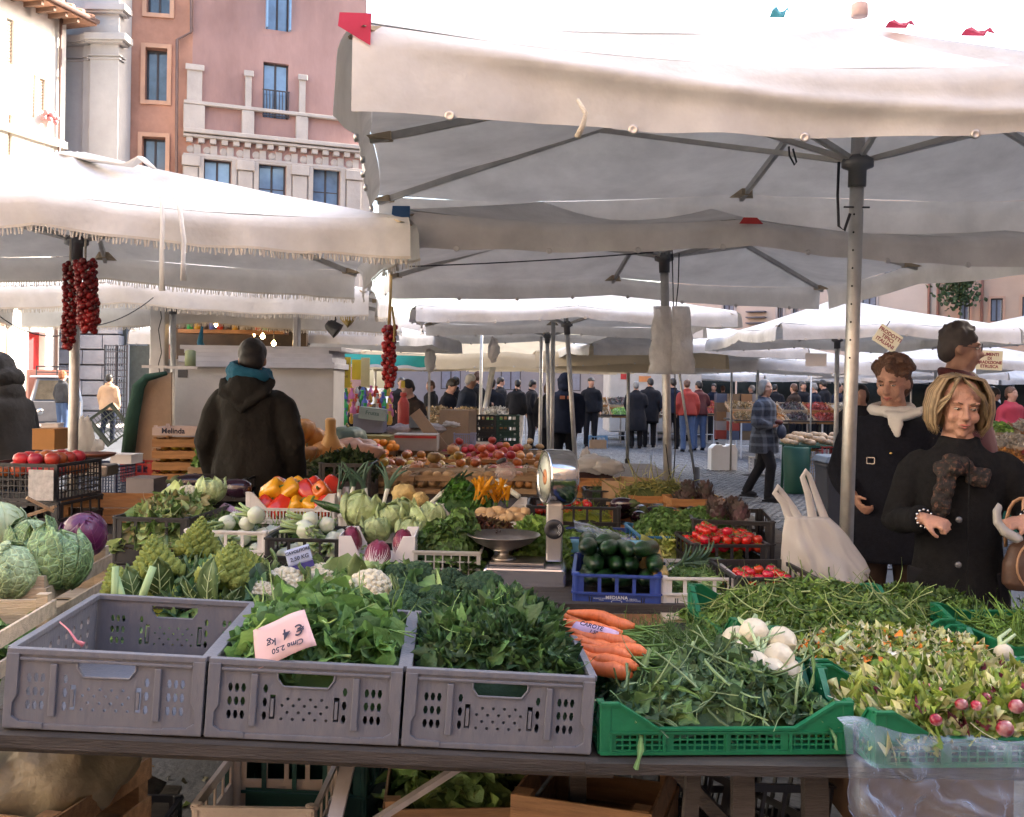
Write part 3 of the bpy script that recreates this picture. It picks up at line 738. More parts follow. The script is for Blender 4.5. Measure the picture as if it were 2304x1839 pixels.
 if pins:
  hm = M('pole_hole',(.01,.01,.01),.9)
  for k in range(9): 
   z = zs-.22-k*.075; q = mb(hm,True); q.ell(ax*(z/ax.z)+Vector((-pr*.55,-pr*.8,0)),.0045,6,5); q.build('pin_hole',po)
  q = mb(WIRE,True); p = ax*((zs-.19)/ax.z); q.tube([p+Vector((-pr-.03,-.02,0)),p+Vector((pr+.02,-.02,.0))],.004,5); q.tube([p+Vector((-pr-.05,-.01,.19)),p+Vector((-pr-.055,-.015,.05)),p+Vector((-pr-.05,-.02,-.08)),p+Vector((-pr-.03,-.03,-.10)),p+Vector((-pr-.01,-.04,-.03))],.006,6); q.build('pin_chain',U)
 q = mb(DARKM,True); q.lathe([(.26,0),(.26,.03),(.05,.05),(.045,.3),(.02,.3)],20); q.build('foot',U)
 if top:
  q = mb(top,True); q.lathe([(.04,.03),(.14,-.02),(.16,-.04),(.02,.05)],12,tp-O+Vector((0,0,.06)),3,.3); q.build('top_flap',U)
 U['_'] = 0; del U['_']
 return U,valP,O
# ================= CRATES =================
GREY = M('grey_plastic',(.146,.152,.188),.42,var=.10,scale=45,bump=.12,bscale=140,spec=.45,col2=(.172,.168,.186),stretch=(1,1,.3))
GREEN = M('green_plastic',(.010,.145,.062),.38,var=.18,scale=9,bump=.1,spec=.5)
WHITEP = M('white_plastic',(.62,.60,.58),.42,var=.08,scale=12,bump=.08)
BLUEP = M('blue_plastic',(.03,.06,.26),.4,var=.15,scale=9)
BLACKP = M('black_plastic',(.018,.018,.022),.45,var=.3,scale=12)
NAVYP = M('slate_blue_plastic',(.045,.065,.13),.5,var=.2)
REDP = M('red_plastic',(.40,.02,.02),.42,var=.15)
BEIGEP = M('beige_plastic',(.40,.33,.27),.6,var=.15,bump=.2)
DKGRN = M('dark_green_plastic',(.008,.05,.04),.45)
TEALP = M('grey_green_plastic',(.12,.15,.12),.6,var=.2)
YELP = M('ochre_plastic',(.36,.20,.03),.5)
WOOD = M('poplar_wood',(.42,.27,.145),.8,var=.3,scale=5,stretch=(1,9,9),bump=.35,bscale=30,rnd=.25,col2=(.52,.36,.22))
WOODP = M('pale_wood',(.50,.40,.29),.8,var=.25,scale=5,stretch=(1,9,9),bump=.35,bscale=30,rnd=.2)
WOODO = M('orange_wood',(.40,.19,.07),.75,var=.3,scale=5,stretch=(1,9,9),bump=.35,bscale=30,rnd=.2)
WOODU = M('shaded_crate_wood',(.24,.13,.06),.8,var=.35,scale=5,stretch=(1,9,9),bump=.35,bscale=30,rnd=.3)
WOODG = M('weathered_wood',(.052,.042,.037),.85,var=.35,scale=5,stretch=(1,9,9),bump=.4,bscale=30,rnd=.2)
CARD = M('cardboard',(.36,.235,.14),.85,var=.12,scale=8,bump=.15)
CARDW = M('white_card',(.68,.66,.67),.7,var=.05,scale=8)
def frame_at(px,py,z,rz,depth,w=None,tiltx=0.,tilty=0.):
 """matrix of a crate whose front bottom centre shows at the picture point; local x right, y back, z up, origin base centre"""
 p = T(px,py,z); return MT(p) @ MR(rz,4,'Z') @ MR(tiltx,4,'X') @ MR(tilty,4,'Y') @ MT((0,depth/2,0))
def walls4(R0,w,d,h,th,m,front,side=None,names=('wall',)*4,bevel=.0015,zoff=0.):
 """four wall panels built from outline functions; front(w,h)->(outer,holes)"""
 side = side or front; wp = []
 fo,fh = front(w,h); so,sh = side(d-2*th-.002,h)
 mf = mb(m); mf.plate(fo,fh,th); mef = mf.mesh('wall'); ms = mb(m); ms.plate(so,sh,th); mes = ms.mesh('wall')
 for me,X in ((mef,MT((0,-d/2+th/2,zoff))),(mef,MT((0,d/2-th/2,zoff)) @ MR(PI,4,'Z')),
      (mes,MT((-w/2+th/2,0,zoff)) @ MR(-PI/2,4,'Z')),(mes,MT((w/2-th/2,0,zoff)) @ MR(PI/2,4,'Z'))):
  o = linkmesh('wall',me,R0); o.matrix_local = X; wp.append(o)
  if bevel: b = o.modifiers.new('bevel','BEVEL'); b.width = bevel; b.segments = 1; b.limit_method = 'ANGLE'
 return wp
def base(R0,w,d,m,th=.006,z=.004,grid=False):
 q = mb(m); q.box((0,0,z+th/2),(w-.01,d-.01,th)); return q.build('base',R0)
def folding_crate(X,label,w=.39,d=.50,h=.16,group=None,m=None):
 m = m or GREY; c = root('folding_crate',label,'crate',mat=X,group=group); th = .006
 def front(W,H):
  W -= .0; holes = []
  for sx in (-1,1):
   for i in range(3):
    for j in range(3): holes.append(oval(sx*(W*.352)+(i-1)*W*.034,H*(.30+.17*j),W*.0125,H*.062,6))
   for j in range(3): holes.append(oval(sx*W*.205,H*(.30+.17*j),W*.0125,H*.062,6))
   holes.append(rect(sx*W*.165-W*.014,H*.26,sx*W*.165+W*.014,H*.57))
  for j in range(4):
   for i in range(4 if j % 2 else 5): holes.append(oval((i-(1.5 if j % 2 else 2))*W*.058,H*(.27+.085*j),W*.0085,W*.0085,6))
  hw = W*.145; holes.append([(-hw,H*.86),(-hw,H*.78),(-hw+.012,H*.68),(hw-.012,H*.68),(hw,H*.78),(hw,H*.86)])
  return rect(-W/2+.012,.012,W/2-.012,H-.012),holes
 def side(W,H):
  holes = []
  for i in range(9):
   for j in range(3): holes.append(oval((i-4)*W*.095,H*(.28+.2*j),.008,H*.07,6))
  return rect(-W/2,.012,W/2,H-.012),holes
 wp = walls4(c,w,d,h,th,m,front,side,bevel=0)
 for k,o in enumerate(wp):           # rims, ribs and the L-shaped corner frames on the panel face
  W = w if k < 2 else d-.014
  q = mb(m)
  q.box((0,.0,h-.006),(W-.001,.016,.012)); q.box((0,-.004,h-.020),(W-.05,.010,.006)); q.box((0,0,.006),(W-.001,.014,.0115)); 
  q.build('rim',o,bevel=.0015)
  if k < 2:
   q = mb(m)
   for sx in (-1,1):
    q.box((sx*W*.262,-.006,h*.5),(W*.035,.008,h*.66),taper=.95)
   q.build('rib',o,bevel=.002)
   for sx in (-1,1):
    q = mb(m); pts = [(.5,.02),(.5,.94),(.437,.94),(.437,.42),(.458,.33),(.458,.16),(.42,.10),(.3,.085),(.3,.02)]
    q.plate([(sx*a*W,b*h) for a,b in pts],[],.010,MT((0,-.005,0))); q.build('corner_frame',o,bevel=.0012)
    q = mb(m); q.box((sx*W*.165,-.004,h*.41),(W*.016,.007,h*.22)); q.build('latch',o)
   q = mb(m,True); hw = W*.147; q.tube([(-hw,-.004,h*.86),(-hw,-.004,h*.78),(-hw+.012,-.004,h*.675),(hw-.012,-.004,h*.675),(hw,-.004,h*.78),(hw,-.004,h*.86)],.0025,6); q.build('handle_rim',o)
 base(c,w,d,m); return c
def lattice_holes(x0,x1,z0,z1,nx,nz,bar):
 hs = []; dx = (x1-x0)/nx; dz = (z1-z0)/nz
 for i in range(nx):
  for j in range(nz): hs.append(rect(x0+i*dx+bar/2,z0+j*dz+bar/2,x0+(i+1)*dx-bar/2,z0+(j+1)*dz-bar/2))
 return hs
def vcut_crate(X,label,w=.53,d=.34,h=.10,m=None,group=None,mesh=True,low=.52,nx=24,slats=False,name='vegetable_crate'):
 m = m or GREEN; c = root(name,label,'crate',mat=X,group=group)
 def prof(W,H): return [(-W/2,0),(W/2,0),(W/2,H),(W*.43,H),(W*.27,H*low),(-W*.27,H*low),(-W*.43,H),(-W/2,H)]
 def front(W,H):
  hs = []
  if slats:
   n = nx
   for i in range(n): x0 = -W/2+.02+(W-.04)*i/n; hs.append(rect(x0+.003,H*.12,x0+(W-.04)/n-.003,H*low*.86))
  elif mesh:
   k = 4; W2 = W-.05
   for a in range(k):
    x0 = -W2/2+W2*a/k+.006; x1 = -W2/2+W2*(a+1)/k-.006; hs += lattice_holes(x0,x1,H*.08,H*.40,nx//k,3,.0035)
  return prof(W,H),hs
 def side(W,H):
  hs = lattice_holes(-W/2+.02,W/2-.02,H*.08,H*.40,max(4,int(W/.03)),2,.006)
  for sx in (-.39,.39): hs.append(oval(sx*W,H*.68,.008,H*.1,8))
  return prof(W,H),hs
 wp = walls4(c,w,d,h,.005,m,front,side,bevel=0)
 for k,o in enumerate(wp):
  W = w if k < 2 else d-.014
  q = mb(m); pts = [(-W/2,h),(-W*.43,h),(-W*.27,h*low),(W*.27,h*low),(W*.43,h),(W/2,h)]
  for a,b in zip(pts[:-1],pts[1:]): q.bar((a[0],0,a[1]),(b[0],0,b[1]),.014,.005)
  q.bar((-W/2,0,.004),(W/2,0,.004),.012,.007); q.box((0,-.0045,h*.44),(W-.04,.004,.004)); q.build('rim',o)
  q = mb(m)
  for x in (-W*.46,-W*.25,0,W*.25,W*.46): q.box((x,-.0045,h*.24),(.006,.004,h*.42))
  q.build('rib',o)
 for sx in (-1,1):
  for sy in (-1,1):
   q = mb(m); q.box((sx*(w/2-.011),sy*(d/2-.011),h/2),(.025,.025,h-.002)); q.build('corner_post',c,bevel=.003)
 base(c,w,d,m); return c
def window_crate(X,label,w,d,h,m,nwin=4,group=None,lower='solid',name='plastic_crate',logo=None,winlo=.52,hooks=True):
 c = root(name,label,'crate',mat=X,group=group)
 def front(W,H):
  n = nwin if W > .2 else 2; hs = []; W2 = W-.06; dx = W2/n
  for i in range(n): hs.append(rect(-W2/2+i*dx+.006,H*winlo,-W2/2+(i+1)*dx-.006,H*.90))
  if lower == 'grid': hs += lattice_holes(-W2/2,W2/2,H*.08,H*(winlo-.08),int(W2/.022),2,.006)
  elif lower == 'bars':
   k = int(W2/.018)
   for i in range(k): hs.append(rect(-W2/2+W2*i/k+.003,H*.32,-W2/2+W2*(i+1)/k-.003,H*(winlo-.08)))
  elif hooks:
   for sx in (-.3,.3): hs.append(rect(sx*W-.006,H*.1,sx*W-.002,H*.36)); hs.append(rect(sx*W+.002,H*.1,sx*W+.006,H*.36))
  return rect(-W/2,0,W/2,H),hs
 wp = walls4(c,w,d,h,.005,m,front,bevel=0)
 for k,o in enumerate(wp):
  W = w if k < 2 else d-.014; q = mb(m)
  for z in (h-.004,h*(winlo-.03),.004): q.box((0,-.003,z),(W,.012,.007))
  q.build('rim',o)
 for sx in (-1,1):
  for sy in (-1,1):
   q = mb(m); q.lathe([(.013,0),(.013,h+.002),(.009,h+.004)],10,(sx*(w/2-.010),sy*(d/2-.010),0)); q.build('corner_post',c)
 base(c,w,d,m); return c
def mesh_crate(X,label,w,d,h,m,group=None,name='mesh_crate',cell=.03):
 c = root(name,label,'crate',mat=X,group=group)
 def front(W,H): return rect(-W/2,0,W/2,H),lattice_holes(-W/2+.012,W/2-.012,.01,H-.01,max(3,int(W/cell)),max(2,int(H/cell)),.005)
 wp = walls4(c,w,d,h,.004,m,front,bevel=0)
 q = mb(m)
 for (a,b) in (((-w/2,-d/2),(w/2,-d/2)),((w/2,-d/2),(w/2,d/2)),((w/2,d/2),(-w/2,d/2)),((-w/2,d/2),(-w/2,-d/2))): q.bar((*a,h),(*b,h),.01,.008)
 q.build('rim',c); base(c,w,d,m); return c
def wood_crate(X,label,w,d,h,m=None,group=None,slats=2,post=.028,th=.006,name='wooden_crate',gap=.35,open_top=.0,name2='slat',bottom=True,postup=.0):
 m = m or WOOD; c = root(name,label,'crate',mat=X,group=group); sh = h*(1-gap)/slats; g = h*gap/max(1,slats-1) if slats > 1 else 0
 qf = mb(m); qf.box((0,0,0),(w,th,sh)); mf = qf.mesh('slat'); qs = mb(m); qs.box((0,0,0),(th,d-2*th-.002,sh)); ms = qs.mesh('slat'); qp = mb(m); qp.box((0,0,0),(post,post,h+postup)); mp = qp.mesh('corner_post')
 for k in range(slats):
  z = sh/2+k*(sh+g)
  for sy in (-1,1): linkmesh('slat',mf,c,(0,sy*(d/2-th/2),z))
  for sx in (-1,1): linkmesh('slat',ms,c,(sx*(w/2-th/2),0,z))
 for sx in (-1,1):
  for sy in (-1,1): linkmesh('corner_post',mp,c,(sx*(w/2-th-post/2-.001),sy*(d/2-th-post/2-.001),(h+postup)/2+.001))
 if bottom:
  n = 3; qb = mb(m); qb.box((0,0,0),(w-2*th-.004,d/n*.8,.004)); me = qb.mesh('base_slat')
  for k in range(n): linkmesh('base_slat',me,c,(0,-d/2+d*(k+.5)/n,.003))
 return c
def carton(X,label,w,d,h,m=None,group=None,flaps=False,name='cardboard_box',cut=None,lid=False):
 m = m or CARD; c = root(name,label,'box',mat=X,group=group)
 def front(W,H):
  if cut: return [(-W/2,0),(W/2,0),(W/2,H),(W*cut,H),(W*cut*.55,H*.38),(-W*cut*.55,H*.38),(-W*cut,H),(-W/2,H)],[]
  return rect(-W/2,0,W/2,H),[]
 def side(W,H):
  return rect(-W/2,0,W/2,H),([rect(-.04,H*.62,.04,H*.8)] if not lid else [])
 walls4(c,w,d,h,.005,m,front,side,bevel=.001); base(c,w,d,m)
 if lid: q = mb(m); q.box((0,0,h+.003),(w+.004,d+.004,.005)); q.build('lid',c)
 if flaps:
  for sx in (-1,1):
   q = mb(m); q.box((sx*(w/2+.04),0,h+.015),(.09,d-.01,.004),MR(-sx*.35,3,'Y')); q.build('flap',c)
 return c
# ================= PRODUCE PROTOTYPES (moved into place later by dup) =================
TOM = M('tomato_skin',(.50,.02,.012),.22,var=.2,scale=6,spec=.6,rnd=.25,hue=.012)
TOMF = M('far_tomato_skin',(.45,.07,.03),.3,var=.3,scale=6,spec=.5,rnd=.35,hue=.03)
STEMG = M('green_stem',(.10,.20,.04),.6)
PEPR = M('red_pepper_skin',(.62,.035,.012),.18,var=.15,scale=5,spec=.7,rnd=.15)
PEPO = M('orange_pepper_skin',(.70,.16,.015),.2,var=.15,scale=5,spec=.7,rnd=.15)
PEPY = M('yellow_pepper_skin',(.75,.36,.015),.2,var=.12,scale=5,spec=.7,rnd=.1)
AUB = M('aubergine_skin',(.022,.008,.018),.14,var=.5,scale=5,spec=.7,rnd=.3)
CUC = M('cucumber_skin',(.012,.045,.012),.3,var=.5,scale=14,spec=.6,rnd=.3,stretch=(6,6,1),bump=.2)
ZUC = M('courgette_skin',(.035,.09,.02),.35,var=.5,scale=18,rnd=.3)
CAR = M('carrot_skin',(.62,.15,.045),.5,var=.15,scale=10,bump=.25,bscale=30,rnd=.12,stretch=(1,1,6))
TURN = M('white_turnip_skin',(.60,.54,.42),.45,var=.1,scale=8,bump=.15,rnd=.06)
FENN = M('fennel_skin',(.66,.70,.58),.4,var=.15,scale=8,rnd=.08,stretch=(6,6,1),col2=(.5,.62,.35),f2=(.45,.75))
POT = M('potato_skin',(.50,.33,.17),.75,var=.2,scale=9,bump=.4,bscale=30,rnd=.15)
CELE = M('celeriac_skin',(.55,.40,.16),.8,var=.35,scale=16,bump=.9,bscale=25,rnd=.1)
SAVG = M('savoy_leaf',(.16,.27,.085),.5,var=.25,scale=6,bump=.6,bscale=55,vor=.7,vscale=42,col2=(.22,.34,.17))
SAVP = M('savoy_pale_leaf',(.30,.44,.22),.5,var=.25,scale=6,bump=.6,bscale=55,vor=.55,vscale=42,col2=(.42,.52,.30))
CABB = M('cabbage_leaf',(.30,.42,.17),.45,var=.22,scale=7,bump=.5,bscale=22,rnd=.1,col2=(.46,.55,.28),vor=.35,vscale=10)
CABL = M('pale_cabbage_leaf',(.36,.46,.26),.4,var=.15,scale=4,bump=.3,bscale=12,col2=(.46,.56,.36))
REDB = M('red_cabbage_leaf',(.085,.010,.055),.3,var=.35,scale=4,bump=.35,bscale=16,spec=.6,col2=(.15,.02,.11))
RADI = M('radicchio_leaf',(.14,.008,.03),.35,var=.3,scale=7,bump=.3,rnd=.15,col2=(.24,.02,.06))
RIBW = M('white_rib',(.72,.66,.62),.45,var=.1)
RIBG = M('pale_green_rib',(.42,.52,.28),.5,var=.15)
CURD = M('cauliflower_curd',(.72,.66,.50),.8,var=.1,scale=20,bump=.8,bscale=90)
ROMA = M('romanesco_floret',(.17,.235,.04),.8,var=.3,scale=16,bump=.6,bscale=110,col2=(.29,.33,.07))
BROC = M('broccoli_floret',(.030,.085,.035),.85,var=.35,scale=20,bump=1.,bscale=150,rnd=.25,col2=(.06,.13,.05))
PUMP = M('pumpkin_skin',(.46,.17,.03),.5,var=.3,scale=4,bump=.2,rnd=.2,col2=(.58,.27,.06))
PUMG = M('green_pumpkin_skin',(.06,.09,.07),.55,var=.3,scale=4,rnd=.2)
ONI = M('onion_skin',(.42,.20,.07),.4,var=.2,rnd=.25)
ORG = M('orange_fruit_skin',(.72,.24,.02),.4,var=.1,rnd=.15,bump=.2)
APP = M('apple_skin',(.40,.04,.02),.3,var=.5,rnd=.35,hue=.04,col2=(.5,.32,.05),scale=3)
ARTI = M('artichoke_bract',(.07,.085,.055),.6,var=.4,scale=8,rnd=.2,col2=(.13,.06,.08))
LEEK = M('leek_leaf',(.055,.115,.07),.55,var=.25,stretch=(8,8,1),scale=5)
LEEKW = M('leek_white',(.70,.72,.62),.45,var=.08)
LQ = {}
def proto(name,fn):
 if name not in LQ: LQ[name] = fn()
 return LQ[name]
FIRST = {}
def put(kind,X,label,group=None,scale=1.):
 """first call moves the prototype itself, later calls copy it"""
 X = X @ Matrix.Scale(scale,4)
 if kind not in FIRST:
  o = PROTO[kind](); FIRST[kind] = o; o.matrix_world = X; o['label'] = label
  if group: o['group'] = group
  return o
 o = dup(FIRST[kind],label,None,mat=X)
 if 'group' in o and not group: del o['group']
 if group: o['group'] = group
 return o
def simple(name,cat,q,pname='skin',extra=()):
 def f():
  o = q().build(name); tag(o,'x',cat)
  for nm,qq in extra: qq().build(nm,o)
  return o
 return f
def q_tomato(m=None,r=.03):
 def f():
  q = mb(m or TOM,True); q.lathe([(.002,-r*.82),(r*.5,-r*.8),(r*.9,-r*.4),(r,0),(r*.9,r*.45),(r*.5,r*.78),(r*.15,r*.72)],14,lobes=5,amp=.03); return q
 return f
def q_calyx(r):
 def f():
  q = mb(STEMG,True)
  for k in range(5): a = k*2*PI/5; q.add([(0,0,r*.76),(r*.5*math.cos(a-.25),r*.5*math.sin(a-.25),r*.84),(r*.75*math.cos(a),r*.75*math.sin(a),r*.8),(r*.5*math.cos(a+.25),r*.5*math.sin(a+.25),r*.84)],[(0,1,2,3)])
  q.tube([(0,0,r*.7),(0.001,0,r*1.1)],r*.07,5); return q
 return f
def q_pepper(m):
 def f():
  q = mb(m,True); q.lathe([(.012,-.052),(.024,-.055),(.033,-.045),(.038,-.01),(.042,.025),(.038,.042),(.022,.048),(.006,.038)],20,lobes=4,amp=.10); return q
 return f
def q_pstem():
 q = mb(STEMG,True); q.tube([(0,0,.036),(0,0,.052),(.008,0,.066)],[.009,.005,.006],7); return q
def q_aub():
 q = mb(AUB,True); q.lathe([(.004,-.10),(.028,-.095),(.044,-.07),(.050,-.03),(.044,.02),(.032,.06),(.024,.085),(.012,.095)],18); return q
def q_aubc():
 q = mb(M('aubergine_calyx',(.07,.10,.04),.7),True); q.lathe([(.033,.060),(.030,.078),(.02,.098),(.008,.105),(.007,.125),(.003,.126)],12,lobes=5,amp=.15); return q
def q_long(m,L,r,bend=.02,n=10):
 def f():
  q = mb(m,True); pts = [(math.sin(PI*t)*bend,0,(t-.5)*L) for t in [i/9 for i in range(10)]]; q.tube(pts,[r*max(.25,min(1,3.2*min(t,1-t)+.3)) for t in [i/9 for i in range(10)]],n); return q
 return f
def q_carrot():
 q = mb(CAR,True); L = .17; q.tube([(.004*math.sin(i),.003*math.cos(i*1.7),L/2-L*i/9) for i in range(10)],[.006,.015,.0165,.0155,.0145,.013,.0115,.0095,.006,.0015],12); return q
def q_cartop():
 q = mb(STEMG,True)
 for k in range(4): a = k*1.6; q.tube([(0,0,.082),(.005*math.cos(a),.005*math.sin(a),.11),(.02*math.cos(a),.02*math.sin(a),.15)],[.003,.0025,.001],5)
 return q
def q_turnip():
 q = mb(TURN,True); q.lathe([(.001,-.046),(.003,-.038),(.016,-.034),(.030,-.022),(.036,-.004),(.034,.014),(.024,.027),(.010,.032)],22); return q
def q_turnst():
 q = mb(RIBG,True)
 for k in range(5): a = k*1.3; q.tube([(0,0,.028),(.01*math.cos(a),.01*math.sin(a),.06),(.03*math.cos(a),.03*math.sin(a)+.01,.13)],[.006,.005,.003],6)
 return q
def q_fennel():
 q = mb(FENN,True); q.lathe([(.012,-.035),(.034,-.03),(.046,-.01),(.048,.012),(.038,.035),(.024,.05),(.016,.055)],18,lobes=5,amp=.06); return q
def q_fenst():
 q = mb(M('fennel_stalk',(.26,.36,.15),.5,var=.2),True)
 for k in range(5): a = k*1.26; q.tube([(.012*math.cos(a),.010*math.sin(a),.045),(.02*math.cos(a),.016*math.sin(a),.09),(.034*math.cos(a),.03*math.sin(a),.14)],[.012,.009,.007],7)
 return q
def q_lump(m,r,amp=.15,sc=1.2,el=(1,1,1),n=14):
 def f():
  q = mb(m,True); o = ru(0,50); q.ell((0,0,0),tuple(r*e for e in el),n,n-4,fn=lambda v: v*(1+amp*noise.noise(v*sc+Vector((o,0,0))))); return q
 return f
def wrapleaf(q,R0,az,el0,el1,wid,seed,wav=.06,open_=0.,nu=8,nv=8,crk=0.):
 """leaf hugging a ball: from the base (el0) up to the tip (el1), peeling outward by open_"""
 def f(u,v):
  e = el0+(el1-el0)*v; wv = wid*math.sin(PI*min(1,.18+v*.82))**.6*(1-.15*v); a = az+(u-.5)*2*wv/max(.35,math.cos(e*.8))
  rr = R0*(1+open_*v*v+wav*math.sin(8*u+5*v+seed)*abs(u-.5)*2+.02*math.sin(20*v+seed)*abs(2*u-1)+ crk*noise.noise(Vector((u*4,v*4,seed))))
  return Vector((rr*math.cos(e)*math.cos(a),rr*math.cos(e)*math.sin(a),rr*math.sin(e)))
 q.grid(f,nu,nv)
def ribs_on(q,R0,az,el0,el1,wid,open_,r=.004,br=4):
 def P3(e,a,v): rr = R0*(1.012+open_*v*v); return Vector((rr*math.cos(e)*math.cos(a),rr*math.cos(e)*math.sin(a),rr*math.sin(e)))
 q.tube([P3(el0+(el1-el0)*t,az,t) for t in [i/7*.93 for i in range(8)]],[r*(1.3-t) for t in [i/7 for i in range(8)]],6)
 for k in range(1,br+1):
  for s in (-1,1):
   t0 = k/(br+2); e0 = el0+(el1-el0)*t0; pts = []
   for j in range(4):
    tt = j/3; e = e0+(el1-el0)*.22*tt; pts.append(P3(e,az+s*wid*.75*tt/max(.4,math.cos(e)),t0+.22*tt))
   q.tube(pts,[r*.45,r*.35,r*.25,r*.12],5)
def cabbage(name,cat,R0,m,nleaf=7,ribm=None,open_=.12,wav=.06,crk=.05,sq=.9,seed=1,inner=None,rib=.004,wid=.75):
 def f():
  r = random.Random(seed); o = mb(inner or m,True); o.ell((0,0,0),(R0*.93,R0*.93,R0*.9*sq),22,14,fn=lambda v: v*(1+.05*noise.noise(v*2.2+Vector((seed,0,0))))); H = o.build(name); tag(H,'x',cat)
  for k in range(nleaf):
   lay = k/nleaf; az = k*2.4+r.uniform(-.2,.2); e1 = r.uniform(.9,1.45)-lay*.35
   q = mb(m,True); q.X = Matrix.Diagonal((1,1,sq,1)); op = open_*(.15+lay*1.1)*r.uniform(.6,1.3); wrapleaf(q,R0*(.95+.06*lay),az,-1.15,e1,wid*r.uniform(.85,1.15),r.uniform(0,9),wav*(1+lay),op,crk=crk); lf = q.build('outer_leaf',H)
   sd = lf.modifiers.new('thick','SOLIDIFY'); sd.thickness = .0015
   if ribm: q = mb(ribm,True); q.X = Matrix.Diagonal((1,1,sq,1)); ribs_on(q,R0*(.95+.06*lay),az,-1.1,e1,wid,op,rib); q.build('leaf_rib',lf)
  return H
 return f
def cauli(kind='cauliflower'):
 def f():
  o = mb(CURD if kind == 'cauliflower' else ROMA,True)
  if kind == 'cauliflower':
   o.ell((0,0,0),(.068,.068,.05),18,10); r = random.Random(3)
   for k in range(60):
    z = 1-k/60*.95; a = k*2.4; s_ = math.sqrt(1-z*z); o.ell((.066*s_*math.cos(a),.066*s_*math.sin(a),.05*z),r.uniform(.011,.017),7,5)
  else:
   o.lathe([(.03,-.02),(.055,.0),(.04,.05),(.012,.10)],14)
   N = 85
   for k in range(N):
    t = k/N; a = k*2.39996; rr = .062*(1-t)**.85; z = -.005+.115*t**1.05; s_ = .019*(1-t*.75)
    d = Vector((math.cos(a)*.8,math.sin(a)*.8,.75)).normalized(); rt = d.to_track_quat('Z','Y').to_matrix()
    o.lathe([(s_*.9,-s_*.6),(s_,0),(s_*.62,s_*.7),(s_*.12,s_*1.35)],7,(rr*math.cos(a),rr*math.sin(a),z),rot=rt,lobes=3,amp=.12)
  H = o.build(kind); tag(H,'x',kind)
  lm = M('brassica_leaf',(.075,.155,.055),.5,var=.35,scale=9,bump=.4,bscale=40,trans=.12,rnd=.2,col2=(.14,.22,.08)) if kind != 'cauliflower' else M('pale_brassica_leaf',(.16,.27,.09),.5,var=.3,scale=9,bump=.4,bscale=40,trans=.15,rnd=.2,col2=(.30,.40,.17))
  r = random.Random(5)
  for k in range(9):
   az = k*2.4; op = r.uniform(.15,.75); e1 = r.uniform(.35,.95) if kind == 'cauliflower' else r.uniform(-.1,.55); q = mb(lm,True); q.X = MT((0,0,-.012)); wrapleaf(q,.078,az,-1.2,e1,r.uniform(.35,.55),r.uniform(0,9),.12,op,nv=9); lf = q.build('outer_leaf',H); lf.modifiers.new('thick','SOLIDIFY').thickness = .0014
   q = mb(RIBG,True); q.X = MT((0,0,-.012)); ribs_on(q,.078,az,-1.2,e1,.4,op,.0032,4); q.build('leaf_rib',lf)
  return H
 return f
def q_broc():
 q = mb(BROC,True); r = random.Random(4)
 for k in range(34):
  z = 1-k/34*.9; a = k*2.4; s_ = math.sqrt(1-z*z); q.ell((.042*s_*math.cos(a),.042*s_*math.sin(a),.018+.026*z),r.uniform(.010,.015),7,5,fn=lambda v: v*(1+.2*noise.noise(v*4)))
 return q
def q_brocst():
 q = mb(M('broccoli_stalk',(.12,.20,.08),.6),True); q.tube([(0,0,-.06),(0,0,0),(0,0,.02)],[.014,.016,.03],9)
 for k in range(5): a = k*1.26; q.tube([(0,0,-.02),(.02*math.cos(a),.02*math.sin(a),.015)],[.008,.006],6)
 return q
def radic():
 def f():
  H = mb(RADI,True).ell((0,0,0),(.045,.045,.06),16,10).build('radicchio'); tag(H,'x','radicchio')
  for k in range(8):
   az = k*2.4; q = mb(RADI,True); q.X = Matrix.Diagonal((.62,.62,1,1)); e1 = 1.45-.1*k*.5; wrapleaf(q,.066*(1+.012*k),az,-1.3,e1,.8,k*1.3,.03,.03,crk=.02); lf = q.build('outer_leaf',H)
   q = mb(RIBW,True); q.X = Matrix.Diagonal((.62,.62,1,1)); R1 = .0665*(1+.012*k)
   for s in range(-4,5):
    pts = []
    for j in range(7):
     t = j/6; e = -1.25+(1.5-abs(s)*.18)*t; a = az+s*.04+s*.17*t/max(.5,math.cos(e)); pts.append(Vector((R1*1.01*math.cos(e)*math.cos(a),R1*1.01*math.cos(e)*math.sin(a),R1*1.01*math.sin(e))))
    q.tube(pts,[.006 if s == 0 else .004]+[.0045*(1-j/6.5) if s == 0 else .003*(1-j/6.5) for j in range(1,7)],5)
   q.build('leaf_rib',lf)
  return H
 return f
def pump(name,m,R0,lobes=10,sq=.7):
 def f():
  q = mb(m,True); q.lathe([(.01*R0,-sq*R0*.8),(R0*.5,-sq*R0*.95),(R0*.9,-sq*R0*.5),(R0,0),(R0*.88,sq*R0*.6),(R0*.5,sq*R0*.92),(R0*.12,sq*R0*.75)],30,lobes=lobes,amp=.05); H = q.build(name); tag(H,'x','pumpkin')
  q = mb(M('pumpkin_stem',(.2,.17,.08),.8),True); q.tube([(0,0,sq*R0*.72),(0,0,sq*R0),(R0*.1,0,sq*R0*1.2)],[R0*.1,R0*.06,R0*.05],7); q.build('stem',H); return H
 return f
def butternut():
 q = mb(M('butternut_skin',(.60,.32,.10),.5,var=.15,rnd=.1),True); q.lathe([(.005,-.10),(.04,-.098),(.062,-.07),(.066,-.04),(.05,.0),(.036,.03),(.034,.09),(.036,.12),(.025,.135),(.006,.137)],20); return q
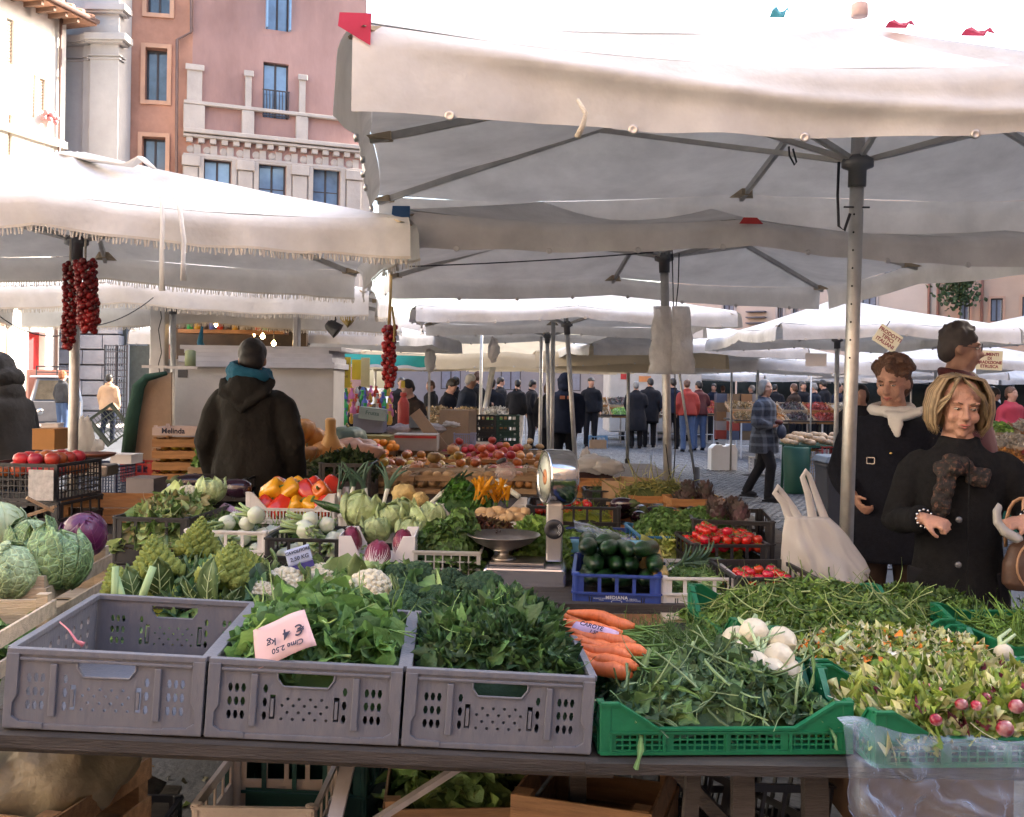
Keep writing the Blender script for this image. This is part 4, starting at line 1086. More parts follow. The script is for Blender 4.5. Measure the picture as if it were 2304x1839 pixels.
def arti():
 def f():
  H = mb(ARTI,True).ell((0,0,0),(.035,.035,.042),10,8).build('artichoke'); tag(H,'x','artichoke'); q = mb(ARTI,True)
  for k in range(30):
   t = k/30; az = k*2.4; e = -.6+1.7*t; R0 = .041-.004*t; c = Vector((R0*math.cos(e)*math.cos(az),R0*math.cos(e)*math.sin(az),R0*1.15*math.sin(e)))
   d = Vector((math.cos(az)*.45,math.sin(az)*.45,1)).normalized(); s_ = d.cross(c).normalized(); L = .024
   q.add([c-s_*.011,c+s_*.011,c+s_*.009+d*L*.6+c.normalized()*.003,c+d*L,c-s_*.009+d*L*.6+c.normalized()*.003],[(0,1,2,3,4)])
  q.build('bracts',H)['kind'] = 'stuff'; mb(STEMG,True).tube([(0,0,-.03),(.005,0,-.12)],[.009,.008],7).build('stem',H); return H
 return f
def leek():
 H = mb(LEEKW,True).tube([(0,0,-.16),(0,0,0),(0.004,0,.08)],[.012,.013,.015],10).build('leek'); tag(H,'x','leek')
 for k in range(4):
  q = mb(LEEK,True); s_ = -1 if k % 2 else 1; a = .35+.12*k
  q.grid(lambda u,v: Vector(((u-.5)*.034*(1-.5*v)+s_*math.sin(a*v*1.6)*.13*v,(.004+.003*k)*s_+abs(u-.5)*.016,.06+.2*v*math.cos(a*v))),4,6); q.build('leaf',H)
 return H
def q_flower():
 q = mb(M('squash_blossom',(.72,.33,.01),.6,var=.2,trans=.3,rnd=.1),True)
 for k in range(5):
  a0 = k*1.257
  def f(u,v):
   a = a0+(u-.5)*1.1*(1-v*.7); r = .006+.022*v**1.4; return Vector((r*math.cos(a),r*math.sin(a),-.02+.055*v))
  q.grid(f,3,4)
 q.mat(STEMG); q.tube([(0,0,-.045),(0,0,-.018)],[.003,.006],6); return q
PROTO = {
 'tomato': simple('tomato','tomato',q_tomato(TOM,.023),extra=(('calyx',q_calyx(.023)),)),
 'far_tomato': simple('tomato','tomato',q_tomato(TOMF,.036)),
 'red_pepper': simple('red_pepper','pepper',q_pepper(PEPR),extra=(('stem',q_pstem),)),
 'orange_pepper': simple('orange_pepper','pepper',q_pepper(PEPO),extra=(('stem',q_pstem),)),
 'yellow_pepper': simple('yellow_pepper','pepper',q_pepper(PEPY),extra=(('stem',q_pstem),)),
 'aubergine': simple('aubergine','aubergine',q_aub,extra=(('calyx',q_aubc),)),
 'cucumber': simple('cucumber','cucumber',q_long(CUC,.20,.0235,.012,12)),
 'courgette': simple('courgette','courgette',q_long(ZUC,.30,.02,.03,12)),
 'carrot': simple('carrot','carrot',q_carrot,extra=(('tops',q_cartop),)),
 'turnip': simple('white_turnip','turnip',q_turnip,extra=(('stalks',q_turnst),)),
 'fennel': simple('fennel_bulb','fennel',q_fennel,extra=(('stalks',q_fenst),)),
 'potato': simple('potato','potato',q_lump(POT,.03,.25,1.3,(1.35,.9,.8))),
 'celeriac': simple('celeriac','celeriac',q_lump(CELE,.06,.22,2.0,(1,1,.92),20)),
 'savoy': cabbage('savoy_cabbage','cabbage',.098,SAVG,8,M('savoy_rib',(.24,.36,.18),.5),.16,.05,.05,.95,2,inner=SAVP,rib=.0022),
 'savoy_pale': cabbage('savoy_cabbage','cabbage',.098,SAVP,7,M('savoy_pale_rib',(.40,.50,.28),.5),.06,.04,.05,.9,5,inner=SAVP,rib=.0022),
 'cabbage': cabbage('green_cabbage','cabbage',.072,CABB,9,RIBG,.30,.10,.10,.88,4,rib=.003),
 'big_cabbage': cabbage('white_cabbage','cabbage',.125,CABL,5,RIBG,.04,.02,.02,.85,8,rib=.003),
 'red_cabbage': cabbage('red_cabbage','cabbage',.085,REDB,6,M('red_cabbage_rib',(.22,.06,.16),.4),.03,.015,.02,1.0,3,rib=.0016,wid=.9),
 'cauliflower': cauli('cauliflower'),'romanesco': cauli('romanesco'),
 'broccoli': simple('broccoli','broccoli',q_broc,extra=(('stalk',q_brocst),)),
 'radicchio': radic(),'artichoke': arti(),'leek': leek,
 'pumpkin': pump('pumpkin',PUMP,.12),'green_pumpkin': pump('green_pumpkin',PUMG,.13),'small_pumpkin': pump('small_pumpkin',M('gourd_skin',(.50,.24,.05),.45,var=.5,scale=5,rnd=.4,hue=.05,col2=(.5,.38,.1)),.05,8,.8),
 'butternut': simple('butternut_squash','squash',butternut),'onion': simple('onion','onion',q_tomato(ONI,.03)),'orange': simple('orange','orange',q_tomato(ORG,.036)),
 'apple': simple('apple','apple',q_tomato(APP,.036)),'blossom': simple('squash_blossom','flower',q_flower),
}
def heap(kind,X,w,d,z0,r,layers,label,group,flat=True,maxn=400,scale=(1,1),lie=False,drop=.15,tilt=.5):
 """countable things piled inside a crate frame X"""
 out = []; n = 0
 for l in range(layers):
  ww = w-2*r*l*.8; dd = d-2*r*l*.8
  if ww < 2*r or dd < 2*r: break
  nx = max(1,int(ww/(2*r))); ny = max(1,int(dd/(2*r)))
  for i in range(nx):
   for j in range(ny):
    if random.random() < drop*(l > 0): continue
    x = (i+.5+(l % 2)*.3)*ww/nx-ww/2; y = (j+.5)*dd/ny-dd/2
    if n >= maxn: return out
    rt = MR(ru(0,6.28),4,'Z') @ MR(ru(-tilt,tilt) if not lie else PI/2,4,'X')
    p = X @ MT((x+ru(-.15,.15)*r,y+ru(-.15,.15)*r,z0+r+l*r*1.45+ru(-.1,.1)*r)) @ rt
    out.append(put(kind,p,label,group,ru(*scale))); n += 1
 return out
# ================= PEOPLE =================
def solid(q,name,m,vox,smooth=4,disp=0.,dfreq=(6,6,2),parent=None,seed=0.):
 me = q.mesh('tmp'); o = bpy.data.objects.new('tmp',me); TS.collection.objects.link(o)
 r = o.modifiers.new('r','REMESH'); r.mode = 'VOXEL'; r.voxel_size = vox; r.use_smooth_shade = True
 if smooth: s = o.modifiers.new('s','SMOOTH'); s.factor = .5; s.iterations = smooth
 n = baked(o); bpy.data.objects.remove(o)
 n.materials.clear(); n.materials.append(m)
 if disp:
  k = len(n.vertices)*3; co = np.empty(k,np.float32); no = np.empty(k,np.float32); n.vertices.foreach_get('co',co); n.vertices.foreach_get('normal',no); f = dfreq; nn = noise.noise
  C = co.reshape(-1,3); w = np.array([nn((c[0]*f[0]+seed,c[1]*f[1],c[2]*f[2]))+.5*nn((c[0]*f[0]*2.3,c[1]*f[1]*2.3+seed,c[2]*f[2]*3)) for c in C.tolist()])
  n.vertices.foreach_set('co',(C+no.reshape(-1,3)*(disp*w)[:,None]).astype(np.float32).ravel())
 n.polygons.foreach_set('use_smooth',[True]*len(n.polygons)); n.name = name
 return linkmesh(name,n,parent)
SKIN = M('skin',(.44,.245,.17),.52,var=.14,scale=22,bump=.3,bscale=130,col2=(.50,.26,.185))
SKIND = M('skin_tan',(.40,.21,.14),.5,var=.12,scale=14)
EYEW = M('eye_white',(.62,.58,.54),.2); IRIS = M('iris',(.05,.03,.02),.1); LIP = M('lips',(.42,.13,.11),.45); BROW = M('eyebrow',(.12,.07,.04),.8)
NAVYC = M('navy_wool',(.0095,.0105,.017),.9,var=.3,scale=60,bump=.3,bscale=250,spec=.15)
BLKC = M('black_wool',(.010,.010,.011),.9,var=.3,scale=60,bump=.3,bscale=250,spec=.15)
PARKA = M('olive_parka',(.017,.0155,.0135),.8,var=.12,scale=8,bump=.5,bscale=24,spec=.25)
DARKS = [M('dark_cloth_'+w,c,.9,var=.2,scale=10,spec=.2) for w,c in (('black',(.014,.014,.018)),('navy',(.014,.018,.034)),('brown',(.04,.026,.02)),('grey',(.05,.05,.055)))]
CLO = {'tan': M('tan_coat',(.44,.28,.17),.85,var=.1),'red': M('red_jacket',(.28,.028,.018),.8),'maroon': M('maroon_jacket',(.075,.012,.012),.8),'jeans': M('jeans',(.06,.10,.20),.85,bump=.3),'white': M('white_cloth',(.6,.58,.56),.85),'teal': M('teal_scarf',(.012,.12,.20),.85,bump=.4,bscale=40),'blue': M('blue_jacket',(.018,.028,.06),.8)}
def plaid():
 m = M('plaid_wool',(.028,.034,.052),.9,var=.4,scale=30); nt = m.node_tree; b = [n for n in nt.nodes if n.type == 'BSDF_PRINCIPLED'][0]
 tc = nt.nodes.new('ShaderNodeTexCoord'); src = b.inputs['Base Color'].links[0].from_socket
 for ax in ('X','Z'):
  w = nt.nodes.new('ShaderNodeTexWave'); w.bands_direction = ax; w.inputs['Scale'].default_value = 2.6; w.inputs['Distortion'].default_value = .2
  r = nt.nodes.new('ShaderNodeValToRGB'); r.color_ramp.elements[0].position = .72; r.color_ramp.elements[1].position = .85; r.color_ramp.elements[1].color = (.07,.08,.10,1); r.color_ramp.elements[0].color = (0,0,0,1)
  x = nt.nodes.new('ShaderNodeMix'); x.data_type = 'RGBA'; x.blend_type = 'ADD'; x.inputs[0].default_value = .7
  nt.links.new(tc.outputs['Object'],w.inputs[0]); nt.links.new(w.outputs[0],r.inputs[0]); nt.links.new(src,x.inputs[6]); nt.links.new(r.outputs[0],x.inputs[7]); src = x.outputs[2]
 nt.links.new(src,b.inputs['Base Color']); return m
HAIR = {'brown': M('brown_hair',(.10,.045,.024),.5,var=.45,scale=60,bump=.5,bscale=90),'blonde': M('blonde_hair',(.30,.225,.135),.5,tint=True,var=.3,scale=30),'dark': M('dark_hair',(.016,.012,.010),.5,var=.3),'grey': M('grey_hair',(.20,.19,.18),.6,var=.3),'white': M('white_hair',(.55,.53,.5),.6),'red': M('ginger_hair',(.28,.09,.03),.6)}
def ering(c,rx,ry,n=20,tilt=0.): return [Vector((c[0]+rx*math.cos(2*PI*k/n),c[1]+ry*math.sin(2*PI*k/n)+0.,c[2]+tilt*math.sin(2*PI*k/n)*ry)) for k in range(n)]
def headprims(q,HM,s,male=False,hat=False):
 q.X = HM; c = Vector((0,0,0))
 q.ell((0,.012*s,.022*s),(.074*s,.092*s,.092*s),16,12); q.ell((0,-.014*s,-.032*s),(.056*s,.073*s,.082*s),16,12)
 q.ell((0,-.058*s,-.094*s),(.024*s,.022*s,.022*s),10,8)
 for x in (-1,1):
  q.ell((x*.036*s,-.060*s,-.030*s),(.024*s,.022*s,.026*s),10,8); q.ell((x*.030*s,-.078*s,.028*s),(.026*s,.012*s,.008*s),10,6)
  q.ell((x*.074*s,.012*s,-.012*s),(.010*s,.020*s,.030*s),8,8); q.ell((x*.012*s,-.100*s,-.030*s),(.009*s,.010*s,.008*s),8,6); q.ell((x*.038*s,-.022*s,-.078*s),(.018*s,.035*s,.02*s),8,6)
 q.tube([(0,-.080*s,.022*s),(0,-.094*s,-.004*s),(0,-.110*s,-.026*s),(0,-.096*s,-.040*s)],[.009*s,.009*s,.012*s,.006*s],8)
 q.ell((0,-.084*s,-.060*s),(.026*s,.010*s,.014*s),10,8)
 q.tube([(0,.0,-.04*s),(0,.012*s,-.10*s),(0,.02*s,-.17*s)],[.050*s,.052*s,.060*s],14); q.X = None
def facekids(body,HM,s,look=(0,0),brow=BROW,big=True,lip=LIP):
 for x in (-1,1):
  q = mb(EYEW,True); q.X = HM; q.ell((x*.030*s,-.0745*s,.006*s),(.0135*s,.0095*s,.0062*s),12,8); e = q.build('eye',body)
  q = mb(IRIS,True); q.X = HM; q.ell((x*.030*s+look[0],-.0815*s,.006*s+look[1]),(.0056*s,.0035*s,.0054*s),10,6); q.build('iris',e)
  q = mb(BROW,True); q.X = HM; q.tube([(x*.014*s,-.085*s,.024*s),(x*.030*s,-.086*s,.029*s),(x*.048*s,-.074*s,.024*s)],[.0025*s,.003*s,.0015*s],6); q.build('eyebrow',body)
  q = mb(MATS['skin'],True); q.X = HM; q.tube([(x*.017*s,-.081*s,.008*s),(x*.030*s,-.0845*s,.0125*s),(x*.044*s,-.077*s,.008*s)],[.002*s,.0034*s,.002*s],6); q.build('eyelid',body)
  q = mb(IRIS,True); q.X = HM; q.tube([(x*.017*s,-.0825*s,.0065*s),(x*.030*s,-.0868*s,.0095*s),(x*.0445*s,-.0785*s,.0065*s)],.0010*s,5); q.build('lash',body)
 q = mb(lip,True); q.X = HM; q.tube([(-.023*s,-.083*s,-.059*s),(-.010*s,-.0935*s,-.0555*s),(0,-.095*s,-.057*s),(.010*s,-.0935*s,-.0555*s),(.023*s,-.083*s,-.059*s)],[.001*s,.0036*s,.0032*s,.0036*s,.001*s],8); q.tube([(-.018*s,-.085*s,-.0635*s),(0,-.0935*s,-.067*s),(.018*s,-.085*s,-.0635*s)],[.001*s,.0046*s,.001*s],8); q.build('lips',body)
 q = mb(IRIS,True); q.X = HM; q.tube([(-.021*s,-.0865*s,-.0605*s),(0,-.0965*s,-.0612*s),(.021*s,-.0865*s,-.0605*s)],.0008*s,4); q.build('mouth_line',body)
def hand(q,wrist,d,nrm,side,curl=.5,s=1.,spread=.12):
 """palm + five fingers; d wrist->knuckles, nrm palm normal (palm side), side +1/-1 thumb side along d x nrm"""
 d = Vector(d).normalized(); nrm = Vector(nrm); nrm = (nrm-d*nrm.dot(d)).normalized(); t = d.cross(nrm)*side; w = Vector(wrist)
 rt = Matrix((t,d,nrm)).transposed(); q.ell(w+d*.045*s,(.040*s,.050*s,.017*s),12,8,rot=rt); q.tube([w-d*.02*s,w+d*.015*s],[.027*s,.028*s],10)
 for k in range(4):
  off = (1.5-k)*.0195*s; L = (.072,.080,.075,.058)[k]*s; p = w+d*.085*s+t*off-nrm*0; a = 0; dd = (d+t*(1.5-k)*spread).normalized(); pts = [p-dd*.02*s,p]; bend = curl*1.45
  for fr,bm in ((.45,.55),(.3,1.),(.25,.8)):
   a += bend*bm; v = dd*math.cos(a)+nrm*math.sin(a); p = p+v*L*fr; pts.append(p)
  q.tube(pts,[.0095*s,.0092*s,.0085*s,.0078*s,.0065*s],8); q.ell(pts[-1],.0066*s,7,5)
 p = w+d*.02*s+t*.03*s; v = (d*.75+t*.65+nrm*.25).normalized(); p1 = p+v*.035*s; v2 = (d*.9+t*.1+nrm*(.3+curl*.5)).normalized(); p2 = p1+v2*.028*s; v3 = (d*.8-t*.25*curl+nrm*(.4+curl*.4)).normalized(); q.tube([p-v*.01*s,p1,p2,p2+v3*.022*s],[.014*s,.0115*s,.010*s,.0075*s],8)
def person(label,loc,rz=0.,H=1.68,coat=BLKC,hem=.85,flare=1.1,trous=None,hair=('short','dark'),arms=None,head=(0,0),skin=SKIN,vox=.014,legs=None,lean=0.,bulk=1.,face=False,hood=False,look=(0,0),shoes=True,collar=True,disp=.006,group=None,seed=0.,sleeve=None,hands=True):
 s = H/1.70; p = root('person',label,'person',loc,(0,0,rz),group); trous = trous or DARKS[0]
 arms = arms or [((-.235,.03,1.13),(-.235,-.06,.88)),((.235,.03,1.13),(.235,-.06,.88))]
 arms = [[Vector(a)*s for a in arm[:2]]+list(arm[2:]) for arm in arms]; legs = legs or [((-.095,0,.92),(-.10,-.02,.49),(-.10,.02,.08)),((.095,0,.92),(.10,-.02,.49),(.10,.02,.08))]
 TL = MT((0,0,.95*s)) @ MR(lean,4,'X') @ MT((0,0,-.95*s))
 HM = TL @ MT((0,-.01*s,1.585*s)) @ MR(head[0],4,'Z') @ MR(head[1],4,'X') @ (MR(head[2],4,'Y') if len(head) > 2 else Matrix.Identity(4))
 # body
 q = MB(); q.mat(skin); headprims(q,HM,s); q.X = TL
 tor = [((0,0,.90),.13,.09),((0,0,1.05),.12,.085),((0,0,1.25),.145,.10),((0,.005,1.36),.15,.085),((0,.01,1.43),.08,.06),((0,.01,1.48),.05,.05)]
 q.rings([ering(Vector(c)*s,a*s*bulk,b*s*bulk) for c,a,b in tor]); q.X = None
 for i,arm in enumerate(arms):
  sh = TL @ Vector(((-.140,.140)[i]*s,.005,1.352*s)); el,wr = arm[0],arm[1]; q.tube([sh,sh.lerp(el,.5),el,el.lerp(wr,.4),wr],[.036*s,.042*s,.036*s,.034*s,.025*s],10)
  if hands:
   d = arm[2] if len(arm) > 2 else (wr-el); nr = arm[3] if len(arm) > 3 else Vector(((1,-1)[i],0,0)); cu = arm[4] if len(arm) > 4 else .35
   hand(q,wr+Vector(d).normalized()*.005,d,nr,arm[5] if len(arm) > 5 else (1,-1)[i],cu,s*.86)
 for i,lg in enumerate(legs):
  a,b,c = [Vector(v)*s for v in lg]; q.tube([a,a.lerp(b,.5),b,b.lerp(c,.4),c],[.085*s,.07*s,.052*s,.05*s,.036*s],10)
 body = solid(q,'body',skin,vox*.75 if face else vox,3 if face else 4,parent=p)
 if face: facekids(body,HM,s,look)
 # trousers
 q = MB(); q.mat(trous)
 for i,lg in enumerate(legs):
  a,b,c = [Vector(v)*s for v in lg]; q.tube([a+Vector((0,0,.03)),a.lerp(b,.5),b,b.lerp(c,.5),c+Vector((0,0,-.02))],[.10*s*bulk,.092*s,.075*s,.068*s,.066*s],12)
 q.ell((0,0,.93*s),(.17*s*bulk,.12*s*bulk,.12*s)); solid(q,'trousers',trous,vox*1.2,3,disp,parent=p,seed=seed)
 if shoes:
  for i,lg in enumerate(legs):
   c = Vector(lg[2])*s; k = Vector(lg[1])*s; q = mb(DARKS[0],True); q.ell((c.x,c.y-.055,c.z-.035),(.045,.125,.045)); q.box((c.x,c.y-.05,c.z-.068),(.08,.25,.022)); q.build('shoe',p)
 # coat
 q = MB(); q.mat(coat); q.X = TL; bk = bulk
 hz = hem; rg = []
 prof = [(.0,.178*flare,.150*flare),(.3,.182*flare**.6,.150*flare**.6),(.55,.172,.135),(.72,.172,.128),(.86,.188,.130),(.93,.190,.120),(.97,.160,.105),(1.0,.12,.09),(1.02,.09,.08),(1.05,.078,.075)]
 z1 = 1.415
 for f,a,b in prof: z = hz+(z1-hz)*f; rg.append(ering((0,.005,z*s),a*s*bk,b*s*bk,24))
 q.rings(rg)
 if collar: q.tube([Vector((.085*math.cos(a),.012+.075*math.sin(a),1.455+.015*math.sin(a)))*s for a in [2*PI*k/14 for k in range(15)]],.022*s,8,cap=False)
 q.X = None
 for i,arm in enumerate(arms):
  sh = TL @ Vector(((-.165,.165)[i]*s*bk**.7,.005,1.375*s)); el,wr = arm[0],arm[1]; w2 = wr-(wr-el).normalized()*.015
  s0 = TL @ Vector(((-.12,.12)[i]*s*bk**.5,.005,1.385*s)); q.tube([s0,sh.lerp(s0,.25)-Vector((0,0,.012)),sh.lerp(el,.18),sh.lerp(el,.4),sh.lerp(el,.7),el,el.lerp(w2,.3),el.lerp(w2,.8),w2],[.040*s,.052*s*bk**.5,.064*s*bk**.8,.070*s*bk**.8,.066*s*bk,.063*s*bk,.060*s*bk,.052*s*bk,.050*s*bk],14)
 if hood:
  q.X = TL; q.ell((0,.085*s,1.44*s),(.115*s,.075*s,.085*s)); q.X = None
 co = solid(q,'coat',coat,vox,5,disp,(7,7,3),p,seed)
 # hair
 st,hc = hair; hm = HAIR.get(hc,HAIR['dark']) if isinstance(hc,str) else hc
 if st:
  q = MB(); q.mat(hm); q.X = HM; r = random.Random(seed*7+3)
  if st in ('short','curly','bald'):
   q.ell((0,.022*s,.038*s),(.083*s,.096*s,.090*s),16,12,fn=(lambda v: v*(1+.08*noise.noise(v*4))) if st == 'curly' else None)
   q.ell((0,.06*s,-.01*s),(.076*s,.058*s,.075*s))
   if st == 'curly':
    for k in range(26): a = r.uniform(0,2*PI); e = r.uniform(.0,1.4); q.ell((.082*s*math.cos(a)*math.cos(e),.02*s+.088*s*math.sin(a)*math.cos(e),.045*s+.085*s*math.sin(e)),.020*s,7,5)
  elif st == 'bob':
   q.ell((0,.026*s,.035*s),(.092*s,.100*s,.095*s)); q.ell((0,.06*s,-.03*s),(.088*s,.062*s,.09*s))
   for x in (-1,1): q.ell((x*.078*s,.0,-.02*s),(.026*s,.05*s,.075*s)); q.ell((x*.07*s,.03*s,-.07*s),(.03*s,.05*s,.04*s))
  elif st == 'hood':
   q.ell((0,.02*s,.02*s),(.115*s,.125*s,.125*s)); q.ell((0,.05*s,-.09*s),(.12*s,.10*s,.08*s)); q.tube([(0,-.07*s,.11*s),(-.1*s,-.06*s,.03*s),(-.09*s,-.06*s,-.08*s),(0,-.08*s,-.13*s),(.09*s,-.06*s,-.08*s),(.1*s,-.06*s,.03*s),(0,-.07*s,.11*s)],.025*s,8)
  elif st == 'cap':
   q.ell((0,.015*s,.05*s),(.086*s,.10*s,.075*s)); q.ell((0,-.09*s,.045*s),(.06*s,.05*s,.012*s))
  q.X = None; solid(q,'hood' if st == 'hood' else 'hat' if st == 'cap' else 'hair',hm if st not in ('hood',) else coat,vox*.8,2,.004,(45,45,25),p)
 p['H'] = H; del p['H']
 return p,body,HM,TL,s
def ground_at(px,D): u,v = uv(px,HY); return (P(px,HY,D).x,D,0)
# --- woman in black coat (nearest) ---
wx = P(2160,906,3.7).x
p1,b1y,HM1,TL1,s1 = person('blonde woman in a black coat and dark floral scarf looking down at the produce',(wx,3.7,0),R(-17),H=1.60,coat=BLKC,hem=.42,flare=1.35,hair=(None,None),vox=.0085,face=True,collar=False,head=(R(7),R(10),R(3)),disp=.014,bulk=.94,look=(.002,-.003),
 arms=[((-.235,.0,1.12),(-.150,-.235,1.165),(.85,-.40,-.16),(.1,.45,-.8),1.25,-1),((.27,.02,1.12),(.205,-.20,1.175),(-.85,-.38,-.22),(-.1,.45,-.8),1.1,1)])
def lock(q,HM,pts,r,col,n=6):
 sv = q.X; q.X = HM; q.tint = col; q.tube(pts,r,n,flat=.45); q.X = sv; q.tint = None
def bobhair(p,HM,s,mat,cols,n=150,parting=-.018,length=-.105,vol=1.,seed=1,fringe=True,curl=.03):
 r = random.Random(seed); q = mb(mat,True); q.X = HM; q.tint = cols[0]
 q.ell((0,.040*s,.034*s),(.088*s,.092*s,.088*s)); q.ell((0,.056*s,-.03*s),(.092*s,.066*s,.085*s))
 for x in (-1,1): q.ell((x*.083*s,.012*s,-.02*s),(.020*s,.045*s,.078*s))
 q.X = None; q.tint = None
 for k in range(n):
  a = -PI*.5+2*PI*(k+r.random())/n                 # angle round the head, -pi/2 = front
  side = 1 if math.cos(a) > 0 else -1; ca,sa = math.cos(a),math.sin(a)
  front = sa < -.25
  x0 = parting*s+side*.004; y0 = (-.045+.10*r.random())*s; z0 = .122*s
  rr = .092*s*vol*r.uniform(.95,1.06)
  if front and abs(ca) < .80:
   ex = side*(.070+.012*r.random())*s; ey = -.050*s+r.uniform(0,.03)*s; ez = r.uniform(-.02,.02)*s
   pts = [(x0,y0-.01,z0),(x0+side*.026*s,-.074*s-r.random()*.012*s,.100*s-r.random()*.012*s),(side*.062*s,-.078*s,.062*s-r.random()*.02*s),(ex*1.14,ey,ez),(side*.088*s*vol,-.025*s,length*s*.55),(side*.080*s,-.028*s+r.uniform(-.01,.01),length*s*r.uniform(.8,1.))]
  else:
   yy = .02*s+sa*.098*s
   pts = [(x0,y0+.02,z0),(ca*rr*.75,.02*s+sa*rr*.7,.108*s),(ca*rr*1.06,.02*s+sa*rr*1.0,.055*s),(ca*rr*1.16,.02*s+sa*rr*1.05,-.01*s),(ca*rr*1.10,.02*s+sa*rr*1.0,length*.62*s),(ca*rr*(.95-curl*5*r.random()),.02*s+sa*rr*.85,length*s*r.uniform(.85,1.08))]
  P2 = []; pv = [Vector(v) for v in pts]
  for i in range(len(pv)-1):
   for t in (0,.5): P2.append(pv[i].lerp(pv[i+1],t) if t == 0 else (pv[i]*.5+pv[i+1]*.5)*1.0)
  P2.append(pv[-1]); w = r.uniform(.0026,.0048)*s; c = r.choice(cols); b = r.uniform(.85,1.12)
  lock(q,HM,P2,[w*.5]+[w]*(len(P2)-3)+[w*.7,w*.2],tuple(min(1.5,v*b) for v in c))
 return q.build('hair',p)
bobhair(p1,HM1,s1,HAIR['blonde'],[(.62,.58,.54),(1.,1.,1.),(1.15,1.13,1.08),(.85,.8,.74),(.55,.5,.45),(1.1,1.05,1.0)],800,seed=3,vol=1.17,length=-.108)
# scarf with bow
SCF = M('floral_scarf',(.022,.016,.014),.8,var=.5,scale=75,col2=(.16,.07,.045),f2=(.52,.72),bump=.4,bscale=60)
q = MB(); q.mat(SCF)
for (c,r_,rt) in (((-.012,-.130,1.365),(.070,.022,.034),.5),((-.075,-.132,1.345),(.044,.022,.032),.1),((.055,-.132,1.325),(.052,.020,.038),-.5),((-.03,-.155,1.35),(.028,.028,.032),0)): q.ell(Vector(c)*s1,[v*s1 for v in r_],rot=MR(rt,3,'Y'))
q.tube([Vector(v)*s1 for v in ((-.05,-.15,1.34),(-.075,-.165,1.27),(-.085,-.165,1.20),(-.09,-.162,1.16))],[(.03,.016),(.036,.014),(.034,.013),(.024,.01)],10)
q.tube([Vector((.085*math.cos(a),.012+.08*math.sin(a),1.425+.025*math.sin(a)))*s1 for a in [2*PI*k/14 for k in range(15)]],.026*s1,8,cap=False)
solid(q,'scarf',SCF,.0055,2,.013,(22,22,16),p1)
BTN = M('coat_button',(.10,.10,.11),.25,spec=.8); GOLD = M('gold',(.6,.42,.16),.2,metal=1.); SILV = M('silver',(.6,.6,.6),.2,metal=1.)
for z in (1.16,.99,.80,.62):
 q = mb(BTN,True); q.ell((-.02*s1,-.165*s1*(1.08 if z > .9 else 1.22),z*s1),(.012,.008,.012),12,8); q.build('button',p1)
q = mb(BLKC); q.box((.012,-.168,.85),(.004,.01,.9)); q.build('coat_placket',p1)
q = mb(SILV,True); q.X = HM1
for x in (-1,): q.ell((x*.080,.0,-.040),.007,8,6)
q.build('earring',p1)
for (w_,el) in ((Vector((-.150,-.235,1.165))*s1,Vector((-.27,.0,1.12))*s1),(Vector((.215,-.20,1.175))*s1,Vector((.31,.02,1.12))*s1)):
 d = (w_-el).normalized(); rt = d.to_track_quat('Z','Y').to_matrix(); q = mb(SILV,True)
 for k in range(12): a = 2*PI*k/12; q.ell(w_+d*.006+rt @ Vector((.031*math.cos(a),.031*math.sin(a),0)),.0055,6,5)
 q.build('bracelet',p1)
q = mb(GOLD,True); q.ell(Vector((.115,-.262,1.125))*s1,.009,8,6); q.build('ring',p1)
# grey purse held in her left hand
q = MB(); q.mat(M('grey_leather',(.36,.34,.31),.45,bump=.2))
c0 = Vector((wx,3.7,0))+MR(R(-17),3,'Z') @ (Vector((.11,-.27,1.14))*s1)
q.tube([c0+Vector((-.005,0,.085)),c0+Vector((-.022,-.012,.065)),c0+Vector((-.022,-.018,.03)),c0+Vector((0,-.022,0)),c0+Vector((.045,-.02,-.025)),c0+Vector((.062,-.015,-.022))],[(.008,.016),(.012,.02),(.014,.022),(.016,.022),(.016,.02),(.008,.012)],12)
o = solid(q,'purse',MATS['grey_leather'],.004,2); tag(o,'small folded grey leather purse in the hand of the woman in black','purse')
# brown handbag at the right edge, hanging from her arm
BAG = M('brown_canvas_bag',(.085,.045,.03),.5,var=.3,scale=30); STR = M('tan_leather',(.42,.24,.13),.5,bump=.1)
hb = root('handbag','brown handbag with tan piping and handles hanging at the right edge','handbag',mat=MT(P(2322,1265,3.55)) @ MR(R(20),4,'Z'))
q = MB(); q.mat(BAG); q.tube([(0,0,-.095),(0,0,-.07),(0,0,0),(0,0,.06),(0,0,.09)],[(.10,.05),(.125,.065),(.125,.06),(.10,.04),(.06,.015)],20); solid(q,'bag_body',BAG,.006,3,parent=hb)
q = mb(STR,True); q.tube([(.118*math.cos(a),-.045,.0+.095*math.sin(a)) for a in [2*PI*k/24 for k in range(25)]],.004,6,cap=False); q.build('piping',hb)
for y in (-.05,.05):
 q = mb(STR,True); q.tube(bezier((-.07,y,.05),(-.10,y*.7,.24),(-.03,0,.225),6)+bezier((-.03,0,.225),(.05,y*.5,.2),(.07,y,.05),6),(.009,.004),8); q.build('handle',hb)
